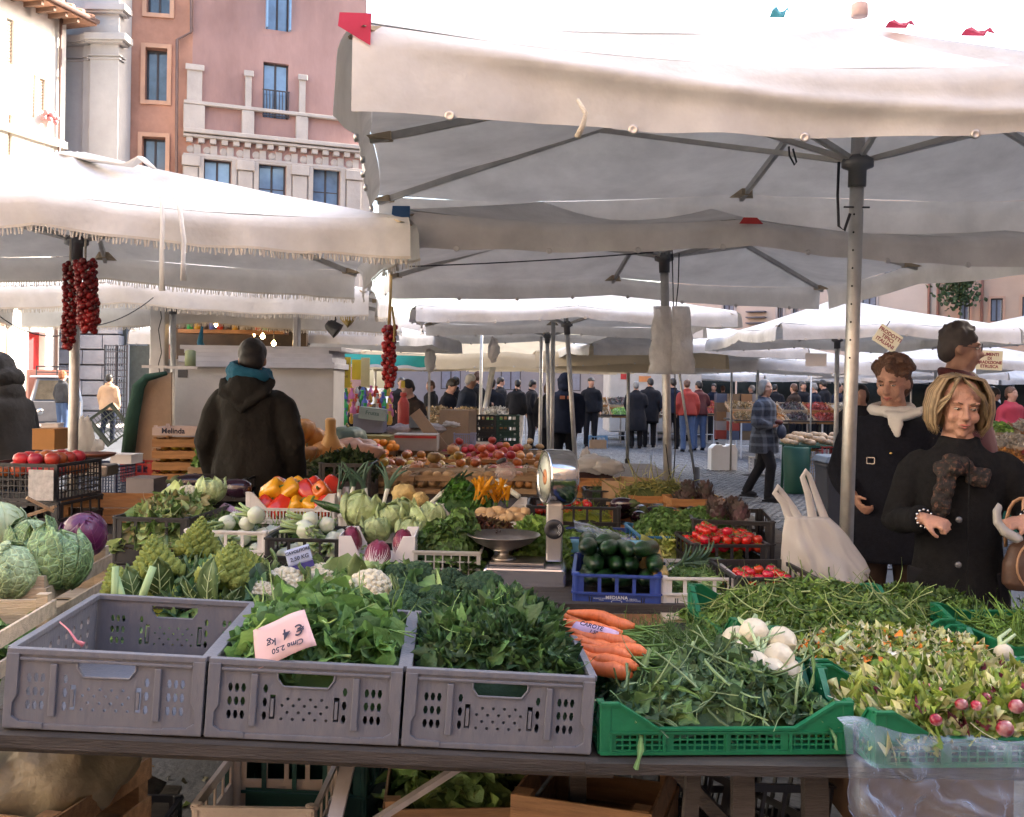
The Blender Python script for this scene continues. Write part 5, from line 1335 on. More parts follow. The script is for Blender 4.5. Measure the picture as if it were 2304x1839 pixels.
# --- woman with white scarf ---
p2x = P(2008,865,5.0).x
p2,b2y,HM2,TL2,s2 = person('auburn haired woman in a navy coat and knotted white scarf behind the pole',(p2x,5.0,0),R(-22),H=1.70,coat=NAVYC,hem=.70,flare=1.15,trous=DARKS[2],hair=(None,None),vox=.011,face=True,head=(R(-18),R(14)),bulk=1.05,skin=SKIN,
 arms=[((-.25,.03,1.12),(-.17,-.14,1.02),(.5,-.6,-.6),(.3,.5,.5),.5),((.25,.03,1.12),(.12,-.17,1.02),(-.6,-.5,-.4),(-.2,.5,.5),.5)])
q = MB(); q.mat(HAIR['brown']); q.X = HM2; rr_ = random.Random(4)
for k in range(60): a = rr_.uniform(0,2*PI); e = rr_.uniform(-.1,1.5); q.ell((.088*math.cos(a)*math.cos(e),.024+.09*math.sin(a)*math.cos(e)*(1 if math.sin(a) > -.2 or e > .5 else .8),.05+.085*math.sin(e)),(.024,.024,.02),7,5)
q.ell((0,.03,.045),(.088,.09,.088)); q.ell((0,.065,-.02),(.08,.055,.08)); solid(q,'hair',HAIR['brown'],.006,1,.006,(40,40,40),p2)
q = MB(); q.mat(CLO['white'])
q.tube([Vector((.092*math.cos(a),.005+.085*math.sin(a),1.452+.012*math.sin(a)))*s2 for a in [2*PI*k/14 for k in range(15)]],.030*s2,8,cap=False)
q.tube([Vector(v)*s2 for v in ((-.03,-.10,1.43),(.05,-.12,1.42),(.12,-.11,1.44),(.155,-.08,1.46))],[(.03,.02),(.036,.022),(.038,.024),(.02,.014)],10)
q.tube([Vector(v)*s2 for v in ((.01,-.12,1.43),(.02,-.145,1.38),(.03,-.15,1.32))],[(.032,.014),(.036,.012),(.012,.006)],10)
solid(q,'scarf',CLO['white'],.007,2,.006,(14,14,14),p2)
q = mb(GOLD,True); q.ell((-.0,-.155*s2,1.24*s2),.009,8,6); q.build('button',p2)
q = mb(SILV); 
for a,b in (((-.11,-.135,1.215),(-.075,-.135,1.215)),((-.11,-.135,1.185),(-.075,-.135,1.185)),((-.11,-.135,1.215),(-.11,-.135,1.185)),((-.075,-.135,1.215),(-.075,-.135,1.185))): q.bar(a,b,.005)
q.build('strap_buckle',p2)
# --- tall man behind ---
p3x = P(2158,790,5.9).x
p3,b3y,HM3,TL3,s3 = person('tall grey haired man with glasses and dark red jacket behind the blonde woman',(p3x,5.9,0),R(62),H=1.93,coat=CLO['maroon'],hem=.95,hair=('curly',M('iron_grey_hair',(.07,.055,.05),.7,var=.4)),vox=.014,face=True,head=(R(8),R(6)),bulk=1.22,skin=SKIND)
q = mb(DARKM,True); q.X = HM3
for x in (-.03,.03): q.tube([(x*s3+.02*math.cos(a),-.095*s3,.006+.014*math.sin(a)) for a in [2*PI*k/12 for k in range(13)]],.0016,5,cap=False)
for x in (-1,1): q.tube([(x*.05*s3,-.093*s3,.01),(x*.082*s3,.0,.008)],.0016,5)
q.build('glasses',p3)
q = MB(); q.mat(M('beige_knit',(.20,.16,.12),.9)); q.X = TL3; q.ell((.0,-.03,1.2*s3),(.13,.16,.32)); solid(q,'pullover',MATS['beige_knit'],.02,2,parent=p3)
# --- walking woman in plaid ---
PL = plaid(); p4 = person('elderly woman in a blue plaid coat walking across the cobbles',ground_at(1722,13.6),R(48),H=1.66,coat=PL,hem=.68,flare=1.2,hair=('bob','grey'),vox=.018,face=True,head=(R(-18),R(-4)),bulk=1.12,
 legs=[((-.09,0,.92),(-.10,-.16,.52),(-.10,-.12,.10)),((.09,0,.92),(.10,.10,.50),(.10,.34,.12))],
 arms=[((-.25,.02,1.10),(-.12,-.20,1.06),(.9,-.2,0),(0,.5,.5),.6),((.25,.02,1.10),(.14,-.20,1.02),(-.9,-.2,0),(0,.5,.5),.6)])[0]
q = MB(); q.mat(CLO['blue']); q.ell((0.02,-.24,.96),(.11,.05,.10)); solid(q,'shoulder_bag',CLO['blue'],.02,2,parent=p4)
q = MB(); q.mat(CLO['maroon']); q.ell((-.02,-.22,1.09),(.09,.05,.04)); solid(q,'glove',CLO['maroon'],.02,2,parent=p4)
# --- stallholder with blue hood, seen from behind ---
p5x = P(567,800,6.2).x
p5,_,HM5,TL5,s5 = person('stallholder in a dark olive parka with a blue scarf seen from behind',(p5x,6.2,0),R(176),H=1.80,coat=PARKA,hem=.80,flare=1.15,hair=('short','dark'),vox=.012,head=(R(14),R(12)),bulk=1.10,hood=True,disp=.015,skin=SKIND,
 arms=[((-.265,.02,1.10),(-.25,-.12,.84)),((.265,.02,1.10),(.25,-.12,.84))],collar=False)
q = MB(); q.mat(CLO['teal'])
for k,(z,a,b) in enumerate(((1.465,.105,.095),(1.495,.112,.105),(1.525,.100,.10))): q.tube([Vector((a*math.cos(t),.03+b*math.sin(t),z+.03*math.sin(t+k)))*s5 for t in [2*PI*k2/16 for k2 in range(17)]],.032*s5,8,cap=False)
solid(q,'scarf',CLO['teal'],.009,2,.01,(14,14,10),p5)
q = MB(); q.mat(PARKA); q.X = TL5; q.tube([Vector(v)*s5 for v in ((-.13,.05,1.47),(-.115,.12,1.40),(0,.155,1.31),(.115,.12,1.40),(.13,.05,1.47))],[(.045,.03)]*5,10); q.ell(Vector((0,.125,1.42))*s5,(.105*s5,.045*s5,.09*s5)); solid(q,'hood',PARKA,.012,3,.008,(12,12,12),p5)
# --- hooded figure at the left edge ---
p6 = person('figure in a dark hooded jacket stooping at the left edge',ground_at(26,6.7),R(-105),H=1.70,coat=M('charcoal_hoodie',(.014,.013,.014),.9,var=.3,bump=.4,bscale=30),hem=.80,hair=('hood','dark'),vox=.014,head=(0,R(28)),lean=R(10),bulk=1.25,disp=.012,hood=True,trous=CLO['jeans'],
 arms=[((-.27,-.08,1.10),(-.20,-.28,.98)),((.27,-.08,1.10),(.20,-.28,.98))])[0]
# --- street at the left ---
p7 = person('woman in a tan coat walking away down the sunlit street',ground_at(246,24.5),R(172),H=1.66,coat=CLO['tan'],hem=.80,flare=1.25,hair=('short','dark'),vox=.02,trous=DARKS[1],legs=[((-.09,0,.92),(-.10,-.02,.49),(-.09,.0,.08)),((.09,0,.92),(.10,.04,.50),(.09,.18,.14))],bulk=1.1)[0]
p8 = person('ginger haired man in jeans standing beside the three wheeled van',ground_at(141,25),R(150),H=1.72,coat=DARKS[3],hem=.92,hair=('curly','red'),vox=.02,trous=CLO['jeans'])[0]
# --- people in the market middle and background ---
def bgp(label,px,D,H,rz,coat,hair,hem=.85,**kw):
 j = lambda a: ru(-a,a)
 kw.setdefault('head',(R(j(35)),R(8+j(12)),R(j(5)))); kw.setdefault('bulk',ru(1.0,1.22)); kw.setdefault('lean',R(4+j(6)))
 if 'arms' not in kw and random.random() < .6: kw['arms'] = [((-.24,j(.06),1.13),(-.18+j(.05),-.22+j(.06),1.02+j(.1))),((.24,j(.06),1.13),(.2+j(.06),-.12+j(.12),.92+j(.08)))]
 return person(label,ground_at(px,D),rz,H=H,coat=coat,hem=hem,hair=hair,vox=.022,disp=.01,**kw)[0]
D0,D1,D2,D3 = DARKS
bgp('dark haired stallholder in black sitting by the coloured sweets',816,13,1.5,R(60),D0,('bob','dark'))
bgp('child in a pale cap behind the bright goods',858,16,1.45,R(10),D2,('cap',M('pale_cap',(.6,.55,.48),.8)))
bgp('man in brown with dark hair leaning over the stall by the garland',936,12.8,1.60,R(-50),D2,('short','dark'),lean=R(12),bulk=1.2)
bgp('woman in a black hooded coat behind the crates, beside the white haired man',1003,16.5,1.62,R(70),D0,('curly','dark'))
bgp('white haired man in a dark blue quilted jacket facing left',1046,17.5,1.72,R(80),CLO['blue'],('short','white'),bulk=1.25)
bgp('dark figure in a black coat left of the brown pole',1105,20,1.66,R(170),D0,('short','dark'),bulk=1.2)
bgp('dark haired shopper in navy between the brown pole and the white haired man',1080,22,1.66,R(190),D1,('short','dark'))
bgp('shopper in a dark jacket and white trousers carrying a pale bag',1163,23.5,1.66,R(150),D0,('short','dark'),trous=CLO['white'])
big = person('large man in a dark hooded jacket with back badges between the steel poles',ground_at(1272,15.5),R(182),H=1.72,coat=D1,hem=.80,hair=('hood','dark'),vox=.02,bulk=1.35,disp=.01)[0]
for x in (-.05,.06):
 q = mb(M('orange_badge',(.45,.16,.08),.8)); q.box((x,.205,1.36),(.075,.02,.05)); q.build('back_badge',big)
bgp('long haired woman in dark clothes left of the large hooded man',1236,17,1.60,R(170),D0,('bob','brown'))
bgp('person in a wide dark hat beyond the green leaf stall',1330,25,1.75,R(0),D0,('cap','dark'))
bgp('woman in a long black coat with a red shopping bag, seen from behind',1432,24.6,1.66,R(178),D0,('short','grey'),hem=.45,flare=1.25,bulk=1.25)
bgp('tall dark coated man leaning over beside the woman with the red bag',1462,25.2,1.76,R(168),D0,('short','dark'),hem=.6,bulk=1.2)
bgp('man in an orange red jacket with a dark sleeve behind the centre pole',1548,23.6,1.72,R(185),CLO['red'],('short','brown'),trous=CLO['jeans'],bulk=1.1)
bgp('shopper in maroon beside the orange red jacket',1574,24.2,1.7,R(185),CLO['maroon'],('short','dark'),trous=CLO['jeans'])
bgp('dark figure behind the centre pole',1515,24.6,1.75,R(185),D1,('short','dark'))
bgp('shopper in a hood between the big pole and the auburn woman',1938,11.5,1.60,R(-20),D0,('bob','dark'))
bgp('woman in a pink red jacket at the far right stall',2275,15.5,1.62,R(20),M('pink_red_jacket',(.36,.03,.05),.8),('short','brown'))
bgp('shopper in black beside the far right stall',2232,16.5,1.60,R(120),D1,('short','dark'))
gi = 0
for px,D,h,c,hr in ((1605,29,1.65,D1,'dark'),(1628,31,1.6,D3,'brown'),(1790,24,1.66,D2,'brown'),(1806,26,1.72,D0,'dark'),(1835,24.5,1.68,D1,'grey'),(1860,25.4,1.78,D0,'dark'),(1884,24.2,1.7,D1,'dark'),(1690,30,1.62,D0,'grey'),(1196,24,1.66,D0,'dark'),(1022,22.4,1.7,D0,'dark'),(970,20,1.6,D0,'brown'),(903,21,1.66,D0,'dark'),(1064,19.8,1.8,D0,'brown'),(2238,24,1.66,CLO['white'],'dark'),(1745,30,1.66,D0,'dark'),(1128,25,1.72,D0,'dark')):
 bgp('%s shopper in the shaded crowd %s' % (['distant','small','far','dark','hazy'][gi % 5],['under the dark canopies right of the walking woman','left of the walking woman','behind the middle stalls'][0 if 1740 < px < 1900 else 1 if px < 1740 and px > 1600 else 2]),px,D,h,R(ru(-180,180)),c,('short',hr),group='shoppers crowding the far stalls'); gi += 1
# ================= UMBRELLAS IN PLACE =================
def rectc(C,a,b,rot):
 e1 = (math.cos(R(rot)),math.sin(R(rot))); e2 = (-e1[1],e1[0]); return [(C[0]+s*a*e1[0]+t*b*e2[0],C[1]+s*a*e1[1]+t*b*e2[1]) for s,t in ((-1,-1),(1,-1),(1,1),(-1,1))]
pa,pb = P(1930,350,4.2),P(1903,1240,4.2); ft = pb+(pa-pb)*(-pb.z/(pa.z-pb.z)); ap = pb+(pa-pb)*((3.07-pb.z)/(pa.z-pb.z))
U1,V1,O1 = umbrella('largest cream market umbrella, nearest the camera at upper right, with a red corner patch',(ap.x,4.2),[(-.49,3.0),(3.6,3.25,2.47),(3.35,5.5),(-.79,5.8)],2.63,3.07,(ft.x,4.2),.029,2.50,val=.25,patches=((0,(REDC,.042)),),sag=.09,seg=10,nr=9,pins=True,fold=.010,diag=True)
U2,V2,O2 = umbrella('cream umbrella with a fringed valance at the left front, tomato garland on its pole',(-2.36,5.4),rectc((-2.36,5.4),1.62,1.15,15),2.33,2.78,(P(160,1150,5.4).x,5.4),.026,2.29,val=.17,fringe=True,eyelets=False,sag=.06,seg=9,nr=8)
U2b,V2b,_ = umbrella('low fringed umbrella behind the garland umbrella over the food truck',(-2.87,8.4),rectc((-2.87,8.4),1.78,1.15,2),2.24,2.6,(-2.80,8.4),.024,2.2,val=.18,fringe=True,eyelets=False)
U3,V3,O3 = umbrella('wide cream umbrella on the centre steel pole with a blue corner patch',(.98,6.6),rectc((1.0,6.6),1.78,1.45,8),2.40,2.86,(P(1512,1100,6.6).x,6.6),.028,2.40,val=.17,patches=((0,(BLUC,.035)),),sag=.08,seg=9,nr=8)
q = mb(M('red_patch',(.40,.03,.03),.8)); c = (Vector(rectc((1.0,6.6),1.78,1.45,8)[0]+(0,))+Vector(rectc((1.0,6.6),1.78,1.45,8)[1]+(0,)))/2-O3
q.add([c+Vector((-.055,-.065,2.385)),c+Vector((.07,-.06,2.385)),c+Vector((.04,-.05,2.42)),c+Vector((-.03,-.052,2.42))],[(0,1,2,3)]); q.build('red_patch',U3)
umbrella('cream umbrella behind the centre one with a tilted thin pole',(.5,9.9),rectc((.5,9.9),1.4,1.2,3),2.22,2.6,(.70,9.9),.023,2.15,val=.13,seg=7,nr=5)
umbrella('pale umbrella low over the middle stalls',(.45,13.3),rectc((.45,13.3),1.85,1.35,-2),2.30,2.65,(.52,13.3),.026,2.2,val=.15,seg=6,nr=5)
umbrella('grey white umbrella sloping down left of the red garland',(-2.5,12.2),rectc((-2.5,12.2),1.55,1.3,-12),2.12,2.5,(-2.5,12.2),.025,2.1,val=.16,seg=6,nr=5)
umbrella('tan umbrella in the middle distance above the shoppers',(-.2,17.4),rectc((-.2,17.4),2.3,1.4,4),2.05,2.7,(-.62,16.4),.05,2.0,val=.26,m=CANT,seg=6,nr=5)
umbrella('second tan umbrella beside it, right of the twin poles',(2.0,17.2),rectc((2.0,17.2),1.5,1.3,-6),2.1,2.6,(2.0,17.2),.03,2.0,val=.24,m=CANT,seg=6,nr=5)
umbrella('bright white umbrella with hanging price cards right of centre',(3.62,11.15),[(2.55,9.5),(4.85,9.6),(4.75,12.6),(2.5,12.7)],2.17,2.56,(3.62,11.15),.026,2.1,val=.15,seg=7,nr=6)
umbrella('white umbrella cut by the right edge of the picture',(6.25,10.6),rectc((6.25,10.6),1.25,1.3,8),2.2,2.55,(6.25,10.6),.026,2.1,val=.15,seg=7,nr=6)
umbrella('white umbrella peak behind the centre pole plastic bags',(2.45,15.6),rectc((2.45,15.6),1.6,1.4,10),2.15,2.72,(2.9,15.6),.02,2.1,val=.16,seg=6,nr=5)
umbrella('shaded umbrella behind the walking woman',(4.3,17.5),rectc((4.3,17.5),1.6,1.4,-5),2.0,2.45,(4.3,17.5),.025,2.0,val=.2,seg=5,nr=4)
umbrella('shaded umbrella behind the auburn haired woman',(7.2,17.),rectc((7.2,17.),1.5,1.4,6),2.05,2.5,(7.2,17.),.025,2.0,val=.18,seg=5,nr=4)
umbrella('small low white umbrella beyond the blonde woman',(8.0,20.5),rectc((8.0,20.5),1.5,1.3,0),1.92,2.4,(8.0,20.5),.025,1.9,val=.14,seg=5,nr=4)
umbrella('distant umbrella left of the white peak',(.9,21.5),rectc((.9,21.5),1.9,1.4,0),2.1,2.7,(.9,21.5),.025,2.0,val=.25,m=CANT,seg=5,nr=4)
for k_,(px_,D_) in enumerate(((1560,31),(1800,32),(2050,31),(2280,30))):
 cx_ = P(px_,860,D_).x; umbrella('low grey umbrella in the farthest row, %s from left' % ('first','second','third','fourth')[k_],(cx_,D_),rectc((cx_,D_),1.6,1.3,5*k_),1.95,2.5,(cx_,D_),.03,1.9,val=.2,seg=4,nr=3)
 q = mb(M('painted_shade',(.03,.035,.03),.8,var=.4,scale=3)); q.box((0,0,.95),(3.3,.05,1.9)); o = q.build('shade_screen',loc=(cx_,D_+1.6,0)); tag(o,'added dark screen standing in for shade behind the %s umbrella of the farthest row' % ('first','second','third','fourth')[k_],'shade_panel')  # added dark panel, stands in for the shade under the far canopies
umbrella('faint umbrella far behind the teal awning',(-2.6,19),rectc((-2.6,19),1.8,1.4,5),2.25,2.8,(-2.6,19),.025,2.2,val=.2,seg=5,nr=4)
umbrella('unseen umbrella added behind the viewer to darken the crate fronts',(.2,-1.7),rectc((.2,-1.7),2.1,1.65,3),2.6,3.0,(.9,-2.2),.028,2.4,val=.2,seg=4,nr=4)  # out of view, added to cut the front light on the crates
# straps, cords, hooks
def hang(name,label,cat,q,**k): o = q.build(name); tag(o,label,cat,**k); return o
q = mb(CANV,True)
a = P(365,442,4.38); b = P(385,440,4.38)
for pts in ((P(363,442,4.36),P(366,500,4.30),P(364,560,4.30),P(365,655,4.31)),(P(392,442,4.37),P(404,470,4.30),P(414,540,4.29),P(412,590,4.29),P(413,632,4.30))): q.tube(pts,[(.010,.004)]*(len(pts)-1)+[(.014,.004)],6)
hang('tie_strap','pair of cream tie straps hanging over the fringed valance at left','strap',q)
q = mb(CANV,True); q.tube([P(150,350,5.35),P(215,362,5.2),P(290,372,5.1),P(318,356,5.05),P(345,378,5.0)],[(.05,.008),(.05,.01),(.04,.01),(.03,.01),(.02,.006)],8)
hang('folded_tie_band','loose canvas band lying over the top of the fringed umbrella','strap',q)
def wire(label,pts,r=.003,m=None): q = mb(m or WIRE,True); q.tube(pts,r,5); return hang('cord',label,'cord',q)
wire('black cord sagging from the slim pole to the left edge',sagline(P(345,670,6.9),P(200,735,6.5),.04)+sagline(P(200,735,6.5),P(-10,705,6.3),.10),.004)
wire('dark cord strung under the centre umbrella',sagline(P(920,600,5.9),P(1470,568,6.3),.01),.004)
wire('cord wound down the slim left pole',[P(360+4*math.sin(k*2.1),690+k*26,8.33) for k in range(16)],.004)
wire('black rope running down the centre steel pole',[P(1512,560,6.53),P(1518,800,6.52),P(1520,1000,6.52),P(1513,1110,6.5)],.004)
wire('black rope crossing the lower part of the centre pole',[P(1498,1000,6.52),P(1505,1060,6.51),P(1517,1110,6.5)],.004)
wire('long tie cord hanging from the centre umbrella hub',[P(1528,570,6.4),P(1526,640,6.4),P(1521,690,6.4)],.004)
wire('loop of dark cord under the big umbrella',[P(1775,330,4.0),P(1776,350,4.0),P(1788,372,4.0),P(1792,365,4.0),P(1784,335,4.0)],.004)
q = mb(ROPE,True); q.tube([P(1300,225,2.93),P(1318,255,2.9),P(1312,280,2.9),P(1298,310,2.9)],[.006,.007,.008,.010],7)
hang('tied_rope','frayed pale rope tied through an eyelet of the big umbrella valance','rope',q)
q = mb(STEEL,True); q.tube([P(1822,40,4.5),P(1830,24,4.5)],.09,10)
for label,px,w_,hh,m in (('crumpled teal flap on top of the big umbrella',1755,34,16,M('teal_canvas',(.05,.28,.32),.8)),('crumpled red flap on top of the big umbrella, left of the antenna',2025,50,10,REDC),('crumpled dark red flap on top of the big umbrella, rightmost',2200,56,12,REDC)):
 y = {1755: 30,2025: 54,2200: 72}[px]; q = mb(m,True); c = P(px,y,4.1); c2 = 1/548.
 q.add([c+Vector(((i-2)*w_*c2/4,(-.05 if j else .05),(hh*c2*.5*math.sin(i*2.3+1) if j else 0)-.02*j)) for j in (0,1) for i in range(5)]+[c+Vector(((i-2)*w_*c2/4,0,hh*c2*(.5+.5*math.sin(i*1.9)))) for i in range(5)],[(i,i+1,i+11,i+10) for i in range(4)]+[(i+10,i+11,i+6,i+5) for i in range(4)]); o = q.build('canvas_flap',U1); o.matrix_parent_inverse = MT(-O1)
c = P(1934,22,4.2); q = mb(M('faded_pink_cap',(.5,.36,.33),.7),True); q.lathe([(.035,-.03),(.036,.02),(.02,.03)],12,c-O1); q.build('pole_cap',U1)
# tomato garlands
GAR = M('dried_tomato',(.26,.012,.012),.3,var=.4,scale=12,rnd=.5)
def garland(label,pts,rad,n,size,m=GAR,name='tomato_garland'):
 g = root(name,label,'garland',pts[0]); q = mb(m,True); q.ell((0,0,0),(size,size,size*.9),8,6); me = q.mesh('tomato')
 q = mb(ROPE,True); q.tube([Vector(p)-Vector(pts[0]) for p in [Vector(pts[0])+Vector((0,0,.12))]+[Vector(p) for p in pts]],.006,6); q.build('string',g)
 L = len(pts)-1
 for k in range(n):
  t = (k+.5)/n*L; i = min(int(t),L-1); c = Vector(pts[i]).lerp(Vector(pts[i+1]),t-i)-Vector(pts[0]); a = k*2.4; r = rad*ru(.75,1.1)*(1 if k < n*.9 else .6)
  linkmesh('tomato',me,g,c+Vector((r*math.cos(a),r*math.sin(a),ru(-.005,.005))),(ru(0,3),ru(0,3),0),ru(.8,1.15))
 return g
garland('long dark red tomato garland hanging left of the front left pole',[P(158,590,5.25),P(157,700,5.25),P(152,785,5.25)],.028,95,.016)
garland('fat dark red tomato garland hanging right of the front left pole',[P(192,585,5.2),P(197,680,5.2),P(198,745,5.2)],.045,120,.018)
garland('bright red tomato garland on a yellow ribbon in the middle of the market',[P(878,735,6.6),P(875,800,6.6),P(877,872,6.6)],.036,60,.021,M('bright_dried_tomato',(.40,.022,.02),.3,var=.4,scale=10,rnd=.5))
q = mb(M('yellow_ribbon',(.5,.33,.12),.7),True); q.tube([P(880,612,6.6),P(878,680,6.58),P(875,735,6.6)],[(.010,.003)]*3,6); q.tube([P(882,690,6.55),P(888,735,6.55),P(886,770,6.55)],[(.008,.003)]*3,6)
hang('ribbon','straw coloured ribbon holding up the bright garland','ribbon',q)
# hanging plastic bag rolls by the centre pole
FILM = M('plastic_bag_film',(.85,.83,.80),.15,var=.15,scale=12,bump=1.5,bscale=20,trans=.4,spec=.9,alpha=.6)
for px,lab in ((1490,'left'),(1532,'right')):
 q = MB(); q.mat(FILM); q.smooth = True; a = P(px,690,6.4); b = P(px,842,6.4)
 q.rings([[Vector((a.x+(b.x-a.x)*t+(.055+.035*t)*math.cos(k*PI/9)*(1+.1*math.sin(t*17+k)),a.y+.035*math.sin(k*PI/9)*(1+.3*math.sin(k*3+t*9)),a.z+(b.z-a.z)*t)) for k in range(18)] for t in [i/14 for i in range(15)]])
 hang('plastic_bag_roll','bunch of clear plastic bags hanging %s of the centre pole' % lab,'bag',q)
# spotlights
for px,py,D,lab,m in ((750,738,7.6,'black spotlight clamped under the umbrella corner',DARKM),(782,715,7.7,'yellow banded spotlight beside the black one',M('yellow_fitting',(.35,.25,.03),.5))):
 sp = root('spotlight',lab,'lamp',P(px,py,D)); q = mb(m,True); rt = MR(2.2,3,'Y'); q.lathe([(.03,-.06),(.045,-.04),(.06,.04),(.065,.045)],12,rot=rt); q.build('housing',sp)
 q = mb(DARKM,True); q.tube([(0,0,.0),(.02,0,.09),(.08,0,.12)],.010,6); q.build('bracket',sp)
# ================= TABLES =================
def table(label,x0,x1,y0,y1,z,m=WOODG,n=4,legs=True,leg_m=None,th=.03,tiltm=None):
 t = root('trestle_table',label,'table',((x0+x1)/2,(y0+y1)/2,0)); cx,cy = (x0+x1)/2,(y0+y1)/2; q = mb(m); q.box((0,0,0),(x1-x0,(y1-y0)/n-.006,th)); me = q.mesh('plank')
 for k in range(n): linkmesh('plank',me,t,(0,y0+(y1-y0)*(k+.5)/n-cy,z-th/2+ru(-.001,.001)))
 if legs:
  for sx in (-.42,.42):
   for sy in (-.4,.4):
    q = mb(leg_m or STEEL); q.bar((sx*(x1-x0),sy*(y1-y0),z-th-.002),(sx*(x1-x0)*1.04,sy*(y1-y0)*1.04,0),.035); q.build('leg',t)
 return t
u0 = uv(3,1637); A = Vector((u0[0]*1.985,1.985,1.55+u0[1]*1.985)); u1 = uv(1331,1698); B = Vector((u1[0]*2.06,2.06,1.55+u1[1]*2.06))
E1 = (B-A).normalized(); E3 = E1.cross(Vector((0,1,0))).normalized(); E2 = E3.cross(E1).normalized(); W3 = (B-A).length/3
def gframe(k): o = A+E1*W3*(k+.5)+E2*(.50/2); return Matrix(((E1.x,E2.x,E3.x,o.x),(E1.y,E2.y,E3.y,o.y),(E1.z,E2.z,E3.z,o.z),(0,0,0,1)))
GF = [gframe(k) for k in range(3)]
folding_crate(GF[0],'empty grey folding crate, leftmost of the three on the front table',w=W3-.006)
folding_crate(GF[1],'grey folding crate full of turnip greens with a pink paper, middle of three',w=W3-.006)
folding_crate(GF[2],'grey folding crate heaped with dark broccoli greens, rightmost of three',w=W3-.006)
tf = root('trestle_table','front table of weathered boards under the grey crates','table',mat=GF[1])
for k in range(4): q = mb(WOODG); q.box((0,-.25+.145*k+.04,-.016),(W3*3+.12,.139,.024)); q.build('plank',tf)
q = mb(WOODG); q.box((0,-.225,-.040),(W3*3+.1,.04,.018)); q.build('edge_rail',tf)
LEGM = M('pale_metal_leg',(.34,.30,.28),.5,metal=.3,var=.3)
X_ = GF[1].inverted()
for a,b,w_,m,nm in ((P(790,1690,2.16),P(745,1880,2.02),.030,LEGM,'leg'),(P(1055,1712,2.14),P(840,1850,2.10),.022,LEGM,'brace'),(P(1300,1720,2.5),P(1290,2300,2.5),.04,WOODG,'leg'),(P(-40,1690,2.3),P(-60,2400,2.3),.04,WOODG,'leg')):
 q = mb(m); q.bar(X_ @ a,X_ @ b,w_,.012 if m is LEGM else w_); o = q.build(nm,tf)
t2 = table('right front table of dark boards carrying the green crates',.16,1.62,2.02,3.25,.785,n=7,legs=False,th=.022)
t2o = t2.location
for a,b,w_,nm in (((1560,1725),(1548,1900),.03,'leg'),((1670,1725),(1672,1900),.045,'leg'),((1832,1728),(1835,1900),.05,'leg'),((1520,1730),(1640,1860),.04,'brace')):
 D = 2.12 if nm == 'leg' else 2.3; q = mb(WOODG); q.bar(P(*a,D)-t2o,P(*b,D)-t2o,w_,.03); q.build(nm,t2)
table('second row table behind the grey crates',-1.75,.16,2.66,3.35,.83,n=4,legs=False)
table('third row table under the fennel and radicchio boxes',-1.6,.60,3.36,4.55,.815,n=6)
tb = table('brown varnished table top under the old scale',.0,.50,3.0,3.358,.785,m=M('varnished_wood',(.22,.10,.045),.35,var=.3,scale=4,stretch=(1,8,8)),n=1,legs=False)
table('right middle table carrying the blue and white plastic crates',.51,1.30,3.26,4.3,.79,n=5,m=WOODP)
table('table behind the scale under aubergine and artichoke crates',.62,1.42,4.31,5.9,.80,n=6)
table('back table under the pepper crate',-1.45,.60,4.56,6.2,.845,n=7)
table('far produce table under the wooden mushroom crates',-1.5,1.25,6.22,8.9,.86,n=9)
# ================= FRONT ROW PRODUCE =================
TG = ((.105,.21,.055),(.075,.165,.045),(.15,.27,.075),(.06,.13,.05)); DG = ((.030,.075,.030),(.045,.105,.035),(.022,.058,.028),(.07,.15,.045))
greens('turnip_greens',GF[1] @ MT((0,.02,0)),.365,.47,.055,.15,[('lobed',620,.10,.17),('broad',360,.08,.15),('stem',60,.12,.2,((.3,.42,.16),(.2,.33,.1)))],'bright turnip greens piled in the middle grey crate','leafy greens',TG,1.3,spill=-.12,p=4,floor=.145,tilt=(0,55))
greens('broccoli_greens',GF[2] @ MT((0,.02,0)),.365,.47,.06,.16,[('frill',1000,.045,.085),('broad',420,.05,.09),('stem',70,.06,.12,((.22,.33,.12),(.16,.27,.09)))],'dark curly broccoli greens piled in the right grey crate','leafy greens',DG,4.1,spill=-.12,p=4,floor=.14,tilt=(0,50))
# loose stalk on the empty crate
q = mb(M('pink_stalk',(.45,.14,.18),.5),True); q.tube([P(135,1400,2.06),P(155,1418,2.03),P(172,1443,2.02),P(188,1451,2.02)],[.0015,.002,.003,.006],6); hang('leaf_stalk','thin pink root hanging inside the empty grey crate','stalk',q)
Rw2 = lambda px,py,D: MT(P(px,py,D))
lw = window_crate(MT((-.78,2.98,.835)) @ MR(.05,4,'Z'),'low black crate hidden under the romanesco heads',.5,.5,.10,BLACKP)
greens('romanesco_leaves',MT((-.86,2.94,.84)),.64,.52,.0,.135,[('broad',420,.06,.13),('lobed',260,.06,.12),('frill',160,.04,.08,((.30,.36,.08),(.2,.28,.07))),('stem',36,.08,.16,((.22,.33,.15),(.14,.25,.13)))],'blue green leaves around the romanesco heads','leafy greens',((.05,.12,.055),(.08,.17,.06),(.13,.22,.09),(.04,.09,.05)),2.2)
for k,(px,py,D,s_,tx,tz,lab) in enumerate(((352,1290,2.86,1.0,-.25,.3,'pointed yellow green romanesco, nearest the left wooden crate'),(445,1238,3.12,.95,.1,1.3,'romanesco standing at the back of the romanesco group'),(500,1310,2.80,1.05,.35,2.2,'large romanesco wrapped in leaves, nearest the empty crate'),(560,1288,2.98,.8,.4,4.2,'small romanesco beside the cauliflowers'),(275,1330,2.80,.8,-.6,.5,'romanesco showing its cut stalks, lower left of the group'))):
 put('romanesco',Rw2(px,py,D) @ MR(tz,4,'Z') @ MR(tx,4,'X') @ MR(tx*.5,4,'Y'),lab,None,s_)
